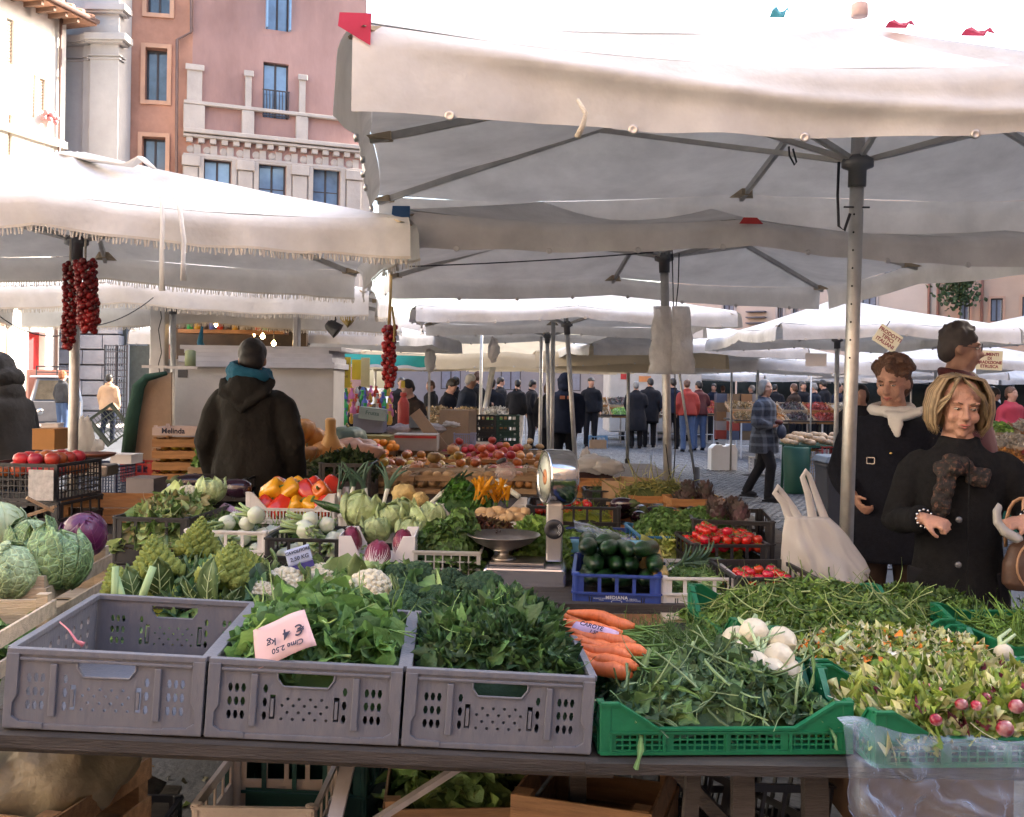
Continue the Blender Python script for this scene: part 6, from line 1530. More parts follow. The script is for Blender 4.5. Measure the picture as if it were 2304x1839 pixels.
q = mb(M('cut_stalk',(.26,.38,.18),.5,var=.2),True)
for a,b in (((268,1405),(260,1275)),((312,1395),(345,1275)),((300,1390),(262,1300))): q.tube([P(*a,2.72),P((a[0]+b[0])/2-6,(a[1]+b[1])/2,2.70),P(*b,2.72)],[(.012,.008),(.011,.007),(.010,.006)],8)
hang('cut_stalks','pale cut leaf stalks rising in front of the left romanesco','stalk',q)
greens('cauliflower_leaves',MT((-.40,2.98,.84)),.52,.55,.0,.13,[('broad',190,.08,.15),('lobed',110,.07,.13),('stem',24,.08,.14,((.4,.5,.28),))],'pale green leaves between the cauliflowers','leafy greens',((.16,.27,.09),(.10,.19,.06),(.26,.37,.16),(.07,.14,.05)),5.2)
for px,py,D,s_,tx,tz,lab in ((640,1318,2.92,.8,.5,.2,'cauliflower under the blue price card'),(722,1304,3.0,.75,.3,1.9,'cauliflower between the price card and the radicchio box'),(832,1328,2.82,.85,.5,3.6,'large creamy cauliflower in front of the radicchio box'),(585,1342,2.82,.6,.6,5.,'small cauliflower half hidden by leaves at left')):
 put('cauliflower',Rw2(px,py,D) @ MR(tx,4,'X') @ MR(tz,4,'Z'),lab,None,s_)
greens('broccoli_leaves',MT((-.07,2.84,.83)),.46,.46,.0,.085,[('broad',170,.07,.13),('lobed',120,.06,.12),('frill',120,.05,.09),('stem',24,.07,.12,((.24,.35,.18),))],'blue green leaves around the broccoli heads','leafy greens',((.045,.10,.055),(.07,.15,.06),(.03,.075,.04)),8.3)
for k in range(17):
 px = 905+(k % 6)*44+ru(-12,12); row = k//6; py = (1318,1345,1385)[row]+ru(-8,8)-(k % 6 < 2)*14; D = (3.02,2.86,2.72)[row]
 put('broccoli',Rw2(px,py,D) @ MR(ru(-.5,.7),4,'X') @ MR(ru(-.5,.5),4,'Y') @ MT((-.01*(k % 6),0,-.02)) @ MR(k*1.1,4,'Z'),'green broccoli head among the leaves left of the scale','broccoli heads by the scale',ru(.75,1.15))
# ---- left wooden crates with cabbages ----
Xw = MT((-1.545,3.04,.85)) @ MR(R(4),4,'Z')
wood_crate(Xw,'pale wooden crate of savoy and red cabbages at the left edge',.48,.56,.115,WOODP,slats=2,post=.034,th=.008,gap=.28,postup=.03)
Xw0 = MT((-1.415,2.44,.845)) @ MR(R(5),4,'Z')
wood_crate(Xw0,'worn wooden crate at the left edge beside the empty grey crate',.44,.46,.11,WOODP,slats=2,post=.03,th=.008,gap=.3,postup=.02)
greens('savoy_loose_leaves',Xw0,.40,.42,.02,.06,[('broad',80,.08,.15),('frill',50,.06,.1)],'loose green outer leaves in the worn crate at the left edge','leafy greens',((.12,.22,.07),(.08,.16,.06),(.22,.32,.12)),1.)
put('savoy',Rw2(128,1262,2.90) @ MR(.5,4,'Z') @ MR(-.3,4,'X'),'dark crinkled savoy cabbage in the left wooden crate',None,.98)
put('savoy_pale',Rw2(28,1285,2.80) @ MR(1.2,4,'Z') @ MR(.7,4,'X'),'pale savoy cabbage nearest the left edge',None,.86)
put('savoy',Rw2(70,1215,3.10) @ MR(2.2,4,'Z'),'savoy cabbage at the back of the left crate with a raised leaf',None,.75)
q = mb(SAVP,True); q.grid(lambda u,v: P(75+(u-.5)*70*(1-v)**.7,1290-112*v,3.0)+Vector((0,.03*math.sin(PI*u)-.02,0)),8,8); o = q.build('savoy_leaf'); tag(o,'upright pale savoy leaf pointing up between the cabbages','leaf'); o.modifiers.new('t','SOLIDIFY').thickness = .002
put('big_cabbage',Rw2(-8,1182,3.25),'smooth pale white cabbage cut by the left edge',None,.75)
put('red_cabbage',Rw2(188,1203,3.22) @ MR(.4,4,'X'),'purple red cabbage behind the wooden crate at left',None,.9)
# ---- signs on produce ----
def card(name,label,px,py,D,w,h,m,rot,texts,curve=0.):
 c = root(name,label,'price card',mat=MT(P(px,py,D)) @ rot); q = mb(m,True)
 q.grid(lambda u,v: Vector(((u-.5)*w*(1-.12*v*(curve != 0)),curve*((u-.5)**2*2+(v-.5)**2*.8)*w+.006*math.sin(5*u)*(curve != 0),(v-.5)*h)),10,6); o = q.build('card',c); s_ = o.modifiers.new('t','SOLIDIFY'); s_.thickness = .0008
 for body,size,x,z,ang in texts:
  text(body,size,M('ink',(.02,.02,.05),.6),c,MT((x,-.0035-abs(curve)*.004,z)) @ MR(ang,4,'Y') @ FACE,bold=.0003,ext=.0004,shear=.15)
 return c
PINKP = M('pink_paper',(.66,.44,.44),.7,var=.05,trans=.15); LIL = M('lilac_paper',(.52,.36,.52),.7,var=.05); BLUPP = M('pale_blue_paper',(.40,.45,.62),.6,var=.04)
card('price_card','crumpled pink paper with upside down handwriting on the turnip greens',633,1432,2.04,.128,.088,PINKP,MR(R(-10),4,'Z') @ MR(R(-38),4,'X') @ MR(R(-26),4,'Y'),(('€ 4',.032,.028,.0,PI),('kg',.022,-.02,-.008,PI),('Cime 2.50',.016,.01,-.028,PI)),.14)
cc = card('price_card','blue and white card reading CAVOLFIORE 2,50 KG',672,1250,2.98,.074,.05,BLUPP,MR(R(8),4,'Z') @ MR(R(-15),4,'X') @ MR(R(-17),4,'Y'),(('CAVOLFIORE',.0125,0,.013,0),('2,50 KG',.0165,0,-.008,0)))
q = mb(M('deep_blue',(.025,.02,.16),.5)); q.box((.0,.0,-.034),(.074,.003,.018)); q.build('blue_band',cc)
q = mb(DARKM); q.bar((0,.004,-.04),(0,.004,-.12),.004); q.build('stick',cc)
card('price_card','curved lilac price label lying on the carrots',1338,1418,2.40,.125,.036,LIL,MR(R(-12),4,'Z') @ MR(R(-42),4,'X') @ MR(R(13),4,'Y'),(('CAROTE',.015,-.01,.006,0),('1.50',.012,.0,-.008,0)),.2)
card('price_card','lilac plastic label in the crate left of the peppers',522,1146,4.35,.115,.035,LIL,MR(R(-55),4,'X') @ MR(R(28),4,'Y'),())
# ---- green crates at right ----
def at(x,y,z,rz=0.): return MT((x,y,z)) @ MR(R(rz),4,'Z')
X1 = at(.447,2.245,.79,3); vcut_crate(X1,'green mesh crate of wild chicory at the front of the right table',.53,.35,.105,GREEN,low=.50,nx=28)
X3 = at(.985,2.56,.79,5); vcut_crate(X3,'green crate of chopped minestrone salad mix with plastic lining',.56,.33,.115,GREEN)
X4 = at(1.005,2.195,.79,3); vcut_crate(X4,'green crate with radishes and lettuce wrapped in clear plastic at the right front',.55,.345,.11,GREEN)
X2 = at(.905,2.99,.79,5); vcut_crate(X2,'green crate under the tall heap of chicory leaves',.62,.50,.125,GREEN)
X5 = at(1.50,2.75,.79,5); vcut_crate(X5,'green crate of green beans at the right edge',.42,.55,.12,GREEN,low=.8)
WC = ((.07,.135,.05),(.052,.105,.048),(.10,.18,.06),(.035,.075,.038))
greens('wild_chicory',X1 @ MT((.015,.04,0)),.46,.38,.025,.115,[('strip',520,.10,.2),('lobed',560,.05,.11),('stem',170,.10,.2,((.16,.24,.12),(.24,.33,.18))),('small',200,.03,.06)],'grey green wild chicory spilling over the front green crate','leafy greens',WC,3.7,spill=-.06,tilt=(0,50),floor=.07)
CH = ((.082,.15,.028),(.062,.12,.025),(.13,.21,.042),(.042,.085,.02))
greens('chicory_heap',X2 @ MT((.02,.0,.0)),.70,.60,.035,.125,[('strip',900,.07,.14),('small',3200,.015,.035),('lobed',500,.03,.06),('stem',280,.07,.16,((.30,.36,.16),(.2,.27,.09)))],'tall heap of fine cut chicory leaves behind the turnips','leafy greens',CH,6.1,tilt=(0,40),p=2.4)
greens('parsley_heap',at(1.34,3.24,.79),.50,.36,.0,.095,[('small',2200,.02,.038),('frill',700,.02,.045),('stem',40,.05,.1)],'dark parsley heap in front of the blonde woman','leafy greens',((.055,.11,.02),(.08,.15,.03),(.04,.08,.02)),2.5)
greens('green_beans',X5 @ MT((0,0,.03)),.42,.54,.0,.075,[('bean',900,.09,.15)],'thin green beans piled at the right edge','vegetables',((.12,.22,.04),(.17,.28,.06),(.09,.17,.03)),9.5,tilt=(0,35))
MX = ((.10,.18,.028),(.20,.26,.045),(.055,.105,.02),(.29,.31,.08))
greens('chopped_minestrone_mix',X3 @ MT((0,.0,.02)),.55,.36,.03,.085,[('small',1500,.02,.045),('frill',260,.02,.045,((.42,.44,.22),(.5,.48,.3))),('small',150,.02,.035,((.65,.18,.03),)),('frill',60,.02,.04,((.7,.66,.5),)),('stem',60,.03,.06,((.6,.58,.4),))],'chopped salad mix with carrot pieces in the lined crate','vegetables',MX,7.7,tilt=(0,50))
greens('radish_salad',X4 @ MT((.02,.0,.03)),.54,.33,.03,.075,[('frill',900,.03,.07),('small',400,.03,.06),('stem',70,.04,.09,((.66,.62,.5),)),('frill',60,.03,.05,((.16,.02,.05),))],'pale lettuce pieces under the radishes','vegetables',((.21,.29,.05),(.31,.36,.09),(.12,.19,.035),(.46,.45,.24)),4.4,tilt=(0,50))
RADS = M('radish_skin',(.42,.012,.04),.3,var=.3,scale=22,rnd=.3,col2=(.60,.40,.40),f2=(.5,.72))
PROTO['radish'] = simple('radish','radish',q_tomato(RADS,.017)); PROTO['garlic'] = simple('spring_onion_bulb','onion',q_tomato(TURN,.024),extra=(('leaf',lambda: mb(RIBG,True).tube([(0,0,.015),(.01,0,.05),(.05,0,.08)],[.008,.006,.004],6)),))
for px,py in ((2072,1548),(2120,1556),(2195,1588),(2208,1572),(2290,1590),(2112,1620),(2160,1585),(2240,1560),(2256,1640)):
 put('radish',MT(T(px+ru(-12,12),py,.912)) @ MR(ru(-1,1),4,'X'),'pink red radish on the pale lettuce in the right front crate','radishes in the right front crate',ru(.6,1.))
for px,py,lab in ((1860,1520,'white spring onion bulb at the left corner of the salad mix'),(1882,1490,'upper white spring onion bulb beside the turnips'),(2258,1470,'white bulb at the right end of the salad mix'),(2240,1500,'cream bulb lower right in the salad mix')):
 put('garlic',Rw2(px,py,2.50) @ MR(ru(-1,1),4,'X'),lab,None,1.)
for k,(px,py,D,tz) in enumerate(((1697,1432,2.52,.3),(1658,1452,2.55,1.),(1757,1452,2.50,2.),(1752,1490,2.44,3.),(1700,1505,2.42,4.),(1735,1525,2.40,5.),(1768,1522,2.43,.5),(1668,1480,2.48,1.8),(1720,1462,2.56,2.5))):
 d = Vector((1720-px,0,1475-py)).normalized() if k < 8 else Vector((0,0,1)); rt = Vector((-d.x*.6,-.8,d.z*.3-.1)).to_track_quat('-Z','Y').to_matrix().to_4x4()
 put('turnip',Rw2(px,py-8,D-.09) @ rt,'round white turnip in the bunch on the chicory crate corner','white turnips in one bunch',ru(.9,1.1))
greens('turnip_bunch_stalks',MT(P(1690,1480,2.46)),.10,.08,-.02,.02,[('stem',30,.06,.12)],'pale green stalks of the turnip bunch','vegetables',((.45,.52,.28),),1.)
greens('fennel_fronds',at(.42,2.76,.79),.40,.30,.0,.05,[('feather',1500,.07,.13),('feather',300,.05,.09,((.07,.14,.06),))],'feathery fennel fronds behind the wild chicory','leafy greens',((.06,.125,.03),(.085,.16,.04)),3.1,tilt=(5,60))
for k,(px,py,D,az,el) in enumerate(((1345,1390,2.56,-20,2),(1322,1412,2.47,-16,0),(1338,1436,2.40,-14,0),(1308,1396,2.60,-28,2),(1338,1464,2.33,-22,-2),(1312,1446,2.39,-24,0),(1298,1428,2.46,-18,0),(1288,1408,2.53,-12,0),(1352,1484,2.29,-30,-2),(1368,1458,2.34,-10,0),(1270,1420,2.52,-35,0),(1330,1498,2.28,-20,0))):
 rt = MR(R(az),4,'Z') @ MR(R(96+el),4,'Y') @ MR(k,4,'Z')
 put('carrot',Rw2(px,py,D) @ rt,'orange carrot in the pile beside the broccoli greens','carrots piled right of the grey crates',ru(1.0,1.2))
greens('carrot_bed_greens',at(.22,2.66,.785),.34,.36,.0,.05,[('strip',160,.08,.16),('lobed',120,.05,.1)],'dark greens under the carrots','leafy greens',WC,2.7)
# plastic film draped over the right front crate
def film_mat():
 m = bpy.data.materials.new('clear_plastic_film'); m.use_nodes = True; nt = m.node_tree; N = nt.nodes; L = nt.links; N.clear(); o = N.new('ShaderNodeOutputMaterial'); g = N.new('ShaderNodeBsdfPrincipled'); g.inputs['Base Color'].default_value = (.62,.71,.86,1); g.inputs['Roughness'].default_value = .12; g.inputs['Specular IOR Level'].default_value = .9
 t = N.new('ShaderNodeBsdfTransparent'); mx = N.new('ShaderNodeMixShader'); fr = N.new('ShaderNodeLayerWeight'); fr.inputs['Blend'].default_value = .28; tc = N.new('ShaderNodeTexCoord'); nz = N.new('ShaderNodeTexNoise'); nz.inputs['Scale'].default_value = 22; nz.inputs['Detail'].default_value = 6; bp = N.new('ShaderNodeBump'); bp.inputs['Strength'].default_value = .9; bp.inputs['Distance'].default_value = .02
 mr = N.new('ShaderNodeMapRange'); mr.inputs['To Min'].default_value = .10; mr.inputs['To Max'].default_value = .8
 L.new(tc.outputs['Object'],nz.inputs['Vector']); L.new(nz.outputs[0],bp.inputs['Height']); L.new(bp.outputs[0],g.inputs['Normal']); L.new(bp.outputs[0],fr.inputs['Normal']); L.new(fr.outputs['Facing'],mr.inputs[0]); L.new(mr.outputs[0],mx.inputs[0]); L.new(t.outputs[0],mx.inputs[1]); L.new(g.outputs[0],mx.inputs[2]); L.new(mx.outputs[0],o.inputs[0]); return m
CLEAR = film_mat()
q = mb(CLEAR,True)
def filmf(u,v):
 x = .675+u*.68; z0 = .875-.03*math.sin(PI*min(1,max(0,(x-.74)/.5))); 
 cr = .055*noise.noise(Vector((x*9,v*5,1.))) + .038*noise.noise(Vector((x*22,v*9,4.)))+.012*abs(noise.noise(Vector((x*50,v*20,8.)))); drop = v*(.30+.10*math.sin(u*5+.5)+.05*math.sin(u*17))
 y = 2.012-.012-.05*v-abs(cr)*(.4+2.*v)+.03*math.sin(x*30+v*4)*v
 if v < .12: return Vector((x,2.05-(v/.12)*.045,z0+.03*(1-v/.12)*0+.01*noise.noise(Vector((x*12,v,2)))))
 return Vector((x+.04*noise.noise(Vector((u*7,v*7,2.)))*v,y,z0-drop+cr*.5))
q.grid(filmf,90,44); hang('plastic_film','crumpled clear plastic film draped over the right front crate','plastic sheet',q)
q = mb(CLEAR,True); q.grid(lambda u,v: X3 @ Vector((-.29+u*.58,-.172+.02*noise.noise(Vector((u*9,v*3,0)))-.012*v,.055+.068*(abs(u-.5)*2)**1.5-.03*v+.012*noise.noise(Vector((u*14,v*5,3.))))),50,8); hang('plastic_lining','clear plastic lining folded over the rim of the salad mix crate','plastic sheet',q)
q = mb(CLEAR,True); q.grid(lambda u,v: Vector((1.16+u*.22,2.36+v*.12+.02*noise.noise(Vector((u*5,v*5,7))),.86+.10*u-.02*v+.03*noise.noise(Vector((u*6,v*6,9))))),24,16); hang('plastic_flap','raised flap of clear plastic at the right edge between two salad crates','plastic sheet',q)
# ================= SECOND AND THIRD ROWS =================
X = frame_at(338,1270,.82,R(-4),.46); window_crate(X,'black crate of wilted cauliflower and escarole at left centre',.31,.46,.185,BLACKP,nwin=4,lower='bars',winlo=.42)
greens('escarole',X @ MT((0,-.02,.04)),.29,.44,.04,.15,[('broad',190,.06,.12),('frill',260,.04,.09),('stem',30,.05,.1,((.5,.52,.36),))],'pale escarole and lettuce leaves in the black crate at left centre','leafy greens',((.16,.24,.07),(.32,.40,.17),(.22,.20,.09),(.10,.17,.05)),1.9)
put('cabbage',X @ MT((.09,.16,.25)),'ribbed whitish lettuce head at the back of the black crate',None,.85)
put('cauliflower',X @ MT((.0,.14,.23)) @ MR(.4,4,'X'),'pale cauliflower at the back of the black crate',None,.7)
X = frame_at(506,1282,.82,R(-5),.34); window_crate(X,'white windowed crate of fennel at left centre',.325,.34,.15,WHITEP,nwin=4)
heap('fennel',X,.28,.28,.02,.036,3,'white fennel bulb in the white windowed crate','fennel bulbs in the white crate',lie=True,tilt=.4,scale=(.62,.75))
greens('fennel_tops',X @ MT((-.05,.05,.11)),.2,.2,.0,.06,[('feather',420,.05,.09)],'green fennel tops in the white crate','leafy greens',((.06,.13,.03),(.1,.18,.05)),1.)
X = frame_at(684,1296,.82,R(-2),.34); window_crate(X,'black windowed crate of fennel beside the radicchio box',.30,.34,.14,BLACKP,nwin=4)
heap('fennel',X,.27,.28,.02,.036,3,'white fennel bulb in the black windowed crate','fennel bulbs in the black crate',lie=True,tilt=.4,scale=(.62,.75))
for px,py,D,az,lab in ((700,1172,3.95,20,'fennel bulb lying on top of the black crate, pointing left'),(690,1195,3.85,10,'front fennel bulb lying on top of the black crate'),(578,1160,3.95,-30,'round fennel bulb on top of the white crate')):
 put('fennel',Rw2(px,py,D) @ MR(R(az),4,'Z') @ MR(R(-80),4,'Y'),lab,None,.72)
greens('celery_bunch',MT(P(672,1185,4.12)),.26,.10,-.05,.04,[('stem',120,.08,.15,((.32,.44,.16),(.24,.37,.11))),('feather',240,.05,.08),('strip',60,.07,.1)],'pale green celery stalks fanned above the fennel','vegetables',((.14,.24,.06),(.09,.17,.05)),4.,tilt=(5,40))
X = frame_at(847,1300,.82,R(2),.26); carton(X,'white notched box holding radicchio heads',.285,.26,.155,CARDW,cut=.34,name='produce_box')
for px,py,D,tz,tx,s_,lab in ((790,1222,3.86,.2,-.5,.95,'radicchio head at the left of the white box'),(850,1252,3.72,1.2,-1.1,1.1,'largest radicchio head, leaning out of the white box notch'),(905,1222,3.84,2.6,-.7,.85,'radicchio head at the right of the white box')):
 put('radicchio',Rw2(px,py,D) @ MR(tx,4,'X') @ MR(tz-1.3,4,'Z'),lab,None,s_)
X = frame_at(1005,1303,.82,R(-2),.36); mesh_crate(X,'pale wire mesh crate of spinach left of the scale',.25,.36,.10,M('pale_grey_wire',(.42,.42,.40),.5),cell=.032)
greens('spinach',X @ MT((0,0,.02)),.26,.36,.03,.15,[('broad',420,.04,.08),('small',300,.03,.05)],'dark spinach heaped in the wire crate beside the scale','leafy greens',((.06,.12,.03),(.08,.16,.04),(.04,.08,.025)),6.)
X = frame_at(872,1222,.835,R(0),.4); window_crate(X,'white crate under the round green cabbages',.44,.40,.12,WHITEP)
for px,py,D,s_,lab in ((812,1150,4.35,1.15,'largest round green cabbage, behind the radicchio'),(885,1165,4.28,.95,'middle round green cabbage'),(965,1172,4.22,1.05,'right round green cabbage beside the red lettuce'),(845,1195,4.12,.8,'low green cabbage just above the radicchio box'),(925,1200,4.10,.85,'low green cabbage above the wire crate'),(905,1150,4.5,.8,'small green cabbage at the back')):
 put('cabbage',Rw2(px,py,D) @ MR(px,4,'Z') @ MR(.3,4,'X'),lab,None,s_)
greens('curly_endive',MT(P(985,1215,4.05)),.2,.2,-.05,.07,[('frill',260,.03,.06),('lobed',120,.04,.08)],'green curly leaves right of the cabbages','leafy greens',((.10,.18,.05),(.2,.3,.1)),2.)
X = frame_at(652,1180,.85,R(-3),.34); vcut_crate(X,'white slatted crate of red and yellow peppers',.44,.34,.15,WHITEP,low=.50,slats=True,nx=24)
pk = 0
for row,(z,y,xs) in enumerate(((.075,-.10,(-.15,-.07,.01,.09,.16)),(.075,.0,(-.16,-.08,.0,.08,.16)),(.075,.10,(-.15,-.07,.01,.09,.16)),(.15,-.05,(-.12,-.035,.05,.13)),(.155,.05,(-.11,-.03,.05,.14)))):
 for i,x in enumerate(xs):
  kd = ('red_pepper','orange_pepper','yellow_pepper','red_pepper','yellow_pepper','red_pepper','yellow_pepper')[(i*3+row*2) % 7]; pk += 1
  cn = kd.split('_')[0]
  put(kd,X @ MT((x,y,z)) @ MR(ru(0,6),4,'Z') @ MR(ru(.6,1.7),4,'X'),'glossy %s pepper piled in the white slatted crate' % cn,cn+' peppers in the white crate',ru(1.05,1.3))
X = frame_at(480,1128,.85,R(3),.3); window_crate(X,'black crate holding the two aubergines',.38,.30,.13,BLACKP)
put('aubergine',Rw2(428,1086,5.15) @ MR(R(12),4,'Z') @ MR(R(-86),4,'Y'),'dark purple aubergine, left of the two in front of the stallholder',None,.95)
put('aubergine',Rw2(523,1098,5.05) @ MR(R(-8),4,'Z') @ MR(R(-88),4,'Y'),'dark purple aubergine, right of the two in front of the stallholder',None,1.)
X = frame_at(478,1105,.86,R(3),.3); wood_crate(X @ MT((0,.16,0)),'wooden crate of bunched chard in front of the stallholder',.40,.28,.13,WOOD)
greens('chard_bunch',X @ MT((.0,.18,.08)),.42,.26,.0,.17,[('broad',230,.06,.12),('lobed',120,.06,.1),('stem',40,.08,.14,((.4,.5,.22),))],'bright green chard bunch in front of the stallholder','leafy greens',((.10,.20,.04),(.16,.28,.06),(.06,.13,.03)),3.3)
X = frame_at(640,1098,.86,R(0),.3); wood_crate(X,'wooden crate behind the pepper crate',.46,.26,.12,WOODP)
greens('cardoon_roots',X @ MT((.06,0,.05)),.36,.24,.02,.10,[('stem',130,.08,.2,((.3,.3,.14),(.2,.19,.08))),('lobed',110,.05,.1)],'brownish cardoon stalks behind the yellow peppers','vegetables',((.12,.12,.05),(.09,.1,.04)),5.)
X = frame_at(775,1128,.86,R(0),.32); window_crate(X,'black crate of dark savoy leaves behind the peppers',.30,.34,.22,BLACKP)
greens('dark_kale',X @ MT((-.02,.05,.14)),.36,.4,.02,.10,[('frill',520,.03,.07),('small',300,.03,.05)],'almost black kale heap right of the stallholder','leafy greens',((.014,.032,.012),(.022,.05,.016)),7.)
for k,(px,py,D,rz_,tx) in enumerate(((790,1122,4.95,0,.1),(825,1126,4.9,.6,-.2),(865,1126,4.9,-.4,.2),(995,1112,5.0,1.2,.9),(1010,1130,4.9,.8,1.1),(980,1122,5.0,1.5,.8),(760,1128,4.95,2.,.2))):
 put('leek',Rw2(px,py,D) @ MR(tx,4,'Y') @ MR(rz_,4,'Z'),'grey green leek standing behind the long courgettes','leeks behind the courgettes',.75)
for k,(px,py,D,az) in enumerate(((800,1138,4.65,-12),(830,1150,4.6,-6),(900,1160,4.55,4),(770,1132,4.7,-16))):
 put('courgette',Rw2(px,py,D) @ MR(R(az),4,'Z') @ MR(R(92),4,'Y'),'long green courgette lying behind the round cabbages','courgettes behind the cabbages',1.)
put('celeriac',Rw2(908,1114,4.72),'large yellow brown celeriac behind the cabbages',None,.95); put('celeriac',Rw2(946,1124,4.66) @ MR(2,4,'Z'),'smaller yellow brown celeriac right of the large one',None,.62)
X = frame_at(1075,1196,.845,R(-4),.30); vcut_crate(X,'white notched crate with squash blossoms and ginger roots',.43,.32,.13,WHITEP,low=.45,mesh=False)
greens('basil',X @ MT((-.08,.04,.08)),.26,.24,.01,.12,[('broad',260,.04,.07),('stem',30,.04,.08)],'fresh green basil in the white notched crate','leafy greens',((.04,.14,.02),(.07,.19,.03),(.03,.10,.02)),1.4)
for k in range(16): put('blossom',Rw2(1108+ru(-42,34),1105+ru(-14,22),4.72+ru(-.05,.05)) @ MR(ru(0,6),4,'Z') @ MR(ru(-1,1),4,'X'),'orange squash blossom behind the ginger roots','squash blossoms',1.25)
for k in range(14): put('potato',Rw2(1088+(k % 7)*15+ru(-5,5),1152+(k//7)*14+ru(-4,4),4.42-.08*(k//7)) @ MR(k*1.3,4,'Z'),'knobbly beige ginger root in the white notched crate','ginger roots',.85)
greens('red_lettuce',MT(P(1095,1195,3.98)),.26,.2,-.05,.08,[('frill',620,.025,.055)],'dark red lettuce behind the scale pan','leafy greens',((.055,.018,.016),(.09,.035,.025),(.07,.05,.02)),4.8)
greens('green_lettuce',MT(P(1215,1205,4.0)),.24,.3,-.08,.13,[('frill',520,.03,.06)],'bright green lettuce behind the scale column','leafy greens',((.20,.32,.07),(.12,.22,.05)),6.8)
# ---- the old scale ----
BRU = M('brushed_steel',(.66,.64,.64),.3,metal=.85,var=.1,scale=10)
CHR = M('chrome',(.60,.58,.56),.13,metal=1.,var=.12,scale=9,bump=.04); STL = M('worn_steel',(.40,.36,.33),.32,metal=.9,var=.25,scale=10,bump=.1)
base_c = T(1178,1338,.787); SX = MT(base_c) @ MR(R(-4),4,'Z') @ MT((0,.13,0))
sc_ = root('shop_scale','old chromed shop scale with round dial drum and a steel pan','scale',mat=SX)
q = mb(M('scale_base_enamel',(.46,.46,.50),.18,metal=.75,var=.1,scale=6)); q.plate([(-.15,.02),(.15,.02),(.153,.08),(.143,.092),(-.143,.092),(-.153,.08)],[],.24); q.build('scale_base',sc_,bevel=.012)
q = mb(DARKM)
for sx in (-.12,.12):
 for sy in (-.09,.09): q.lathe([(.016,0),(.018,.019)],10,(sx,sy,0))
q.build('rubber_feet',sc_)
q = mb(STL); q.box((-.03,0,.099),(.20,.16,.010)); q.build('top_plate',sc_,bevel=.002)
q = mb(STL,True); q.lathe([(.05,.105),(.045,.112),(.02,.12),(.02,.135),(.05,.142)],20,(-.085,0,0)); q.build('pan_pedestal',sc_)
q = mb(STL,True); q.lathe([(.001,.146),(.06,.148),(.105,.168),(.135,.196),(.139,.196),(.137,.199),(.103,.172),(.06,.152),(.001,.150)],40,(-.085,0,0)); q.build('weighing_pan',sc_)
q = mb(BRU); q.box((.105,.02,.21),(.062,.075,.22)); q.build('column',sc_,bevel=.008)
ax = Vector((-.955,-.30,.02)).normalized(); rt = ax.to_track_quat('Z','X').to_matrix(); dc = Vector((.112,.02,.415))
q = mb(CHR,True); q.lathe([(.085,-.062),(.098,-.058),(.105,-.04),(.105,.04),(.102,.05),(.096,.052),(.094,.046)],40,dc,rot=rt); q.build('dial_drum',sc_)
q = mb(M('dial_face',(.60,.62,.52),.4,var=.05),True); q.lathe([(.093,.047),(.001,.0475)],36,dc,rot=rt); dl = q.build('dial_face',sc_)
q = mb(M('dial_orange',(.5,.2,.08),.5),True); q.lathe([(.030,.0480),(.018,.0484)],20,dc,rot=rt); q.build('dial_emblem',dl)
q = mb(M('ink',(.02,.02,.05),.6))
for k in range(60):
 a = 2*PI*k/60; r0 = .080 if k % 5 else .072; v = lambda r_: dc+rt @ Vector((r_*math.cos(a),r_*math.sin(a),.0486)); q.bar(v(r0),v(.088),.0012,.0006,up=ax)
q.bar(dc+rt @ Vector((0,0,.0495)),dc+rt @ Vector((.03,.065,.0495)),.003,.001,up=ax); q.build('dial_marks',dl)
q = mb(M('dial_glass',(.9,.9,.9),.02,transmission=1.,var=0),True); q.lathe([(.093,.0505),(.0005,.0515)],36,dc,rot=rt)
q = mb(BLACKP,True); kc = Vector((.105,-.022,.225)); rk = MR(PI/2,3,'X'); q.lathe([(.036,-.004),(.037,.008),(.033,.014),(.012,.014),(.010,.010),(.001,.010)],28,kc,rot=rk); kn = q.build('adjusting_knob',sc_)
q = mb(CARDW,True)
for r_ in (.018,.023,.028): q.tube([kc+Vector((r_*math.cos(a),-.0148,r_*math.sin(a))) for a in [-.9+1.7*i/10 for i in range(11)]],.0007,4)
q.build('knob_marks',kn)
q = mb(WIRE,True); q.tube(bezier(dc+Vector((-.05,-.03,-.1)),dc+Vector((0,-.04,-.135)),dc+Vector((.07,-.03,-.1)),8),.002,5); q.build('seal_wire',sc_)
# glass jar and leek by the scale
jp = MT(P(1138,1062,5.6)); jr = root('glass_bowl_lamp','round clear glass bowl with a metal cap left of the scale dial','bowl',mat=jp @ MR(-.4,4,'Y'))
q = mb(M('thin_glass',(.62,.50,.48),.08,alpha=.35,var=.1,spec=1.),True); q.ell((0,0,0),(.062,.062,.058),20,14); q.build('bowl',jr)
q = mb(DARKM,True); q.lathe([(.025,.055),(.03,.06),(.03,.075),(.01,.08)],12); q.build('cap',jr)
q = mb(LEEKW,True); q.tube([P(1118,1082,5.2),P(1142,1100,5.1),P(1168,1118,5.05)],[.012,.014,.014],10); hang('leek_shaft','white leek shaft lying left of the scale dial','leek',q)
